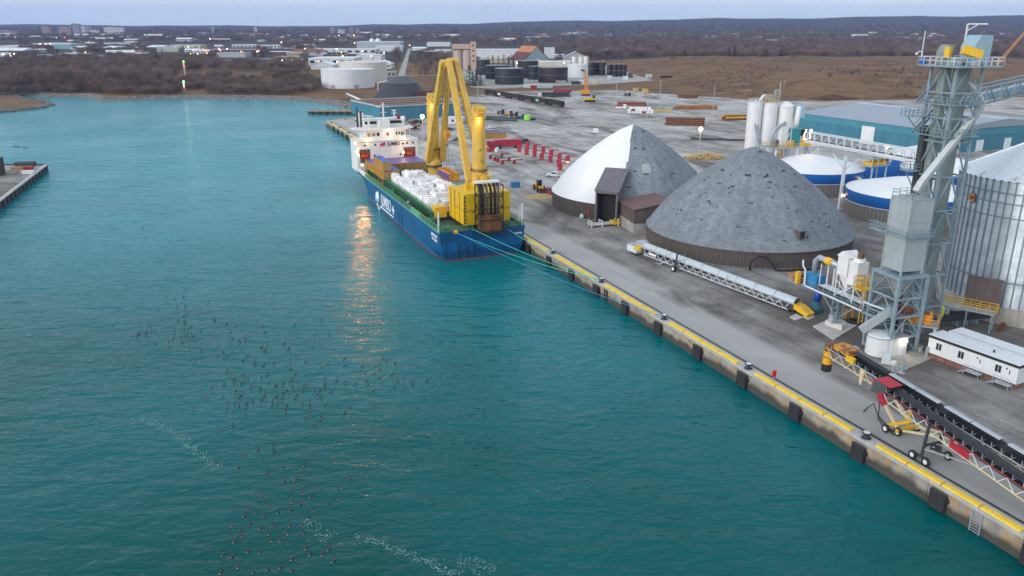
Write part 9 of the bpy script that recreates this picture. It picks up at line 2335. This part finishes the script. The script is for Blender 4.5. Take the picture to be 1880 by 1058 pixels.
for pos, c in ((0.15, (0.035, 0.028, 0.022)), (0.68, (0.10, 0.085, 0.07)), (0.80, (0.013, 0.013, 0.013))):
    e = _cr.elements.new(pos); e.color = (*c, 1)
_L.new(_rp.outputs[0], _B.inputs['Base Color']); _B.inputs['Roughness'].default_value = 0.7
def goose(neck):
    b = MB(); n = 8
    path = [(-0.52, 0.17, 0.015), (-0.44, 0.13, 0.07), (-0.30, 0.10, 0.13), (-0.06, 0.09, 0.17), (0.14, 0.09, 0.16), (0.27, 0.13, 0.11)] + neck
    P, F = [], []
    for k, (x, z, r_) in enumerate(path):
        a = path[max(k - 1, 0)]; c = path[min(k + 1, len(path) - 1)]
        d = Vector((c[0] - a[0], 0, c[1] - a[1])).normalized(); nrm = Vector((-d.z, 0, d.x))
        for i in range(n):
            t = 2 * math.pi * i / n; q = Vector((x, 0, z)) + nrm * (r_ * math.cos(t) * (0.85 if k < 6 else 1)) + Vector((0, 1, 0)) * r_ * math.sin(t) * (1.15 if k < 6 else 1); P.append(q)
    m_ = len(path)
    F = [(k * n + i, k * n + (i + 1) % n, (k + 1) * n + (i + 1) % n, (k + 1) * n + i) for k in range(m_ - 1) for i in range(n)] + [tuple(range(n)), tuple(reversed(range((m_ - 1) * n, m_ * n)))]
    b.add(P, F)
    return b.mesh('goose', M_GBODY, True)
GO = [goose([(0.33, 0.22, 0.055), (0.35, 0.36, 0.042), (0.345, 0.50, 0.040), (0.36, 0.58, 0.055), (0.42, 0.60, 0.055), (0.48, 0.585, 0.03), (0.55, 0.575, 0.012)]),
      goose([(0.34, 0.20, 0.055), (0.40, 0.32, 0.042), (0.42, 0.44, 0.040), (0.45, 0.51, 0.055), (0.51, 0.52, 0.055), (0.57, 0.505, 0.03), (0.63, 0.495, 0.012)]),
      goose([(0.33, 0.20, 0.055), (0.30, 0.30, 0.045), (0.29, 0.40, 0.042), (0.32, 0.46, 0.055), (0.38, 0.47, 0.055), (0.45, 0.455, 0.03), (0.51, 0.445, 0.012)])]
random.seed(31)
# flock: (centre u, centre v, spread u, spread v, how many, heading in degrees)
FLOCK = [(335, 575, 22, 38, 26, 95), (330, 620, 40, 18, 26, 95), (440, 612, 55, 20, 20, 70), (470, 655, 60, 20, 24, 80), (560, 630, 40, 22, 12, 100), (430, 700, 40, 22, 24, 90), (520, 712, 50, 20, 34, 80), (600, 705, 50, 14, 22, 40), (690, 675, 35, 16, 18, 40), (730, 700, 32, 10, 14, 40),
         (420, 760, 40, 22, 12, 95), (500, 745, 60, 20, 26, 85), (575, 760, 40, 20, 10, 80), (520, 850, 60, 30, 16, 92), (560, 900, 55, 18, 14, 92), (510, 930, 60, 20, 16, 92), (500, 975, 45, 22, 22, 92), (490, 1025, 60, 22, 16, 92), (560, 1020, 40, 20, 7, 92), (258, 415, 8, 3, 2, 0), (400, 845, 4, 10, 2, 95)]
occ = []
cnt = 0
for (uc, vc, su, sv_, n, hd) in FLOCK:
    for i in range(int(n * 0.72 + 0.5)):
        for _ in range(30):
            u, v = random.gauss(uc, su * 0.8), random.gauss(vc, sv_ * 0.75)
            p = G(u, v, 0.0)
            if all((p - q).length > 0.95 for q in occ): break
        if v > 1062: continue
        occ.append(p); cnt += 1
        if cnt > 298: break
        o = obj_from(random.choice(GO), 'goose', None, (p.x, p.y, -0.07), R(hd + random.gauss(0, 28)), random.uniform(0.65, 0.88))
        tag(o, 'dark goose with black neck swimming in the flock on the harbour water', 'goose', 'flock of geese on the water')
for i, (u, v) in enumerate(((26, 269), (30, 270), (34, 270.5), (43, 271.5), (48, 272.5))):
    p = G(u, v, 0); o = obj_from(GO[i % 3], 'goose', None, (p.x, p.y, -0.07), R(20), 1.2); tag(o, 'goose in the short line swimming behind the left pier', 'goose', 'line of geese behind the pier')

# ------------------------------------------------------------------ foam streaks
def foam(name, label, pts, wid, n, seed, dens=1.0):
    r_ = random.Random(seed); b = MB(); P = [G(u, v, 0.0) for u, v in pts]
    seg = [(a, c, (c - a).length) for a, c in zip(P[:-1], P[1:])]; tot = sum(s[2] for s in seg)
    for _ in range(n):
        d = r_.uniform(0, tot)
        for a, c, l in seg:
            if d <= l: break
            d -= l
        q = a.lerp(c, d / l); nr = Vector((-(c - a).y, (c - a).x, 0)).normalized(); q = q + nr * (r_.gauss(0, wid) + 0.5 * math.sin(d * 2.2 + seed) * wid) + Vector((0, 0, 0.03))
        k = r_.randint(4, 6); sz = r_.uniform(0.008, 0.032); st = r_.uniform(2, 7); an = math.atan2((c - a).y, (c - a).x) + r_.gauss(0, 0.5)
        vv = []
        for j in range(k):
            t = 2 * math.pi * j / k; x, y = math.cos(t) * sz * st * r_.uniform(.6, 1.2), math.sin(t) * sz * r_.uniform(.6, 1.2)
            vv.append((q.x + x * math.cos(an) - y * math.sin(an), q.y + x * math.sin(an) + y * math.cos(an), 0.03 + r_.uniform(0, 0.03)))
        b.add(vv, [tuple(range(k))])
    o = stuff(b.build(name, mat('sea foam', (0.36, 0.52, 0.54), 0.8))); o['label'] = label; o['category'] = 'foam'; return o
foam('foam_streak', 'white foam streak on the water at the left', [(252, 771), (290, 780), (320, 797), (350, 822), (375, 840), (400, 862)], 0.4, 520, 1)
foam('foam_streak', 'pale foam streak on the water at the bottom centre', [(650, 985), (700, 1000), (750, 1020), (800, 1040), (850, 1062)], 0.35, 380, 2)
foam('foam_streak', 'pale foam patch on the water at the bottom right of the streak', [(840, 1030), (880, 1035), (905, 1050)], 0.7, 150, 3)
foam('foam_streak', 'faint foam fleck line beside the lower flock of geese', [(560, 955), (580, 975), (605, 990)], 0.5, 130, 4)
foam('foam_streak', 'faint foam line below the left edge', [(15, 515), (40, 545), (60, 560)], 0.4, 90, 5)

# ------------------------------------------------------------------ haze over land and water
b = MB(); b.bb(-16500, 16500, -400, 17500, -6.0, 420.0)
hz = b.build('haze', None); stuff(hz); hz['label'] = 'thin blue evening haze filling the air'; hz['category'] = 'haze'
hm = bpy.data.materials.new('evening haze'); hm.use_nodes = True
hn = hm.node_tree.nodes; hn.clear()
ho = hn.new('ShaderNodeOutputMaterial'); hv = hn.new('ShaderNodeVolumePrincipled')
hv.inputs['Color'].default_value = (0.28, 0.50, 1.0, 1); hv.inputs['Density'].default_value = 0.000045; hv.inputs['Anisotropy'].default_value = 0.2
hm.node_tree.links.new(hv.outputs[0], ho.inputs['Volume'])
hz.data.materials.append(hm)
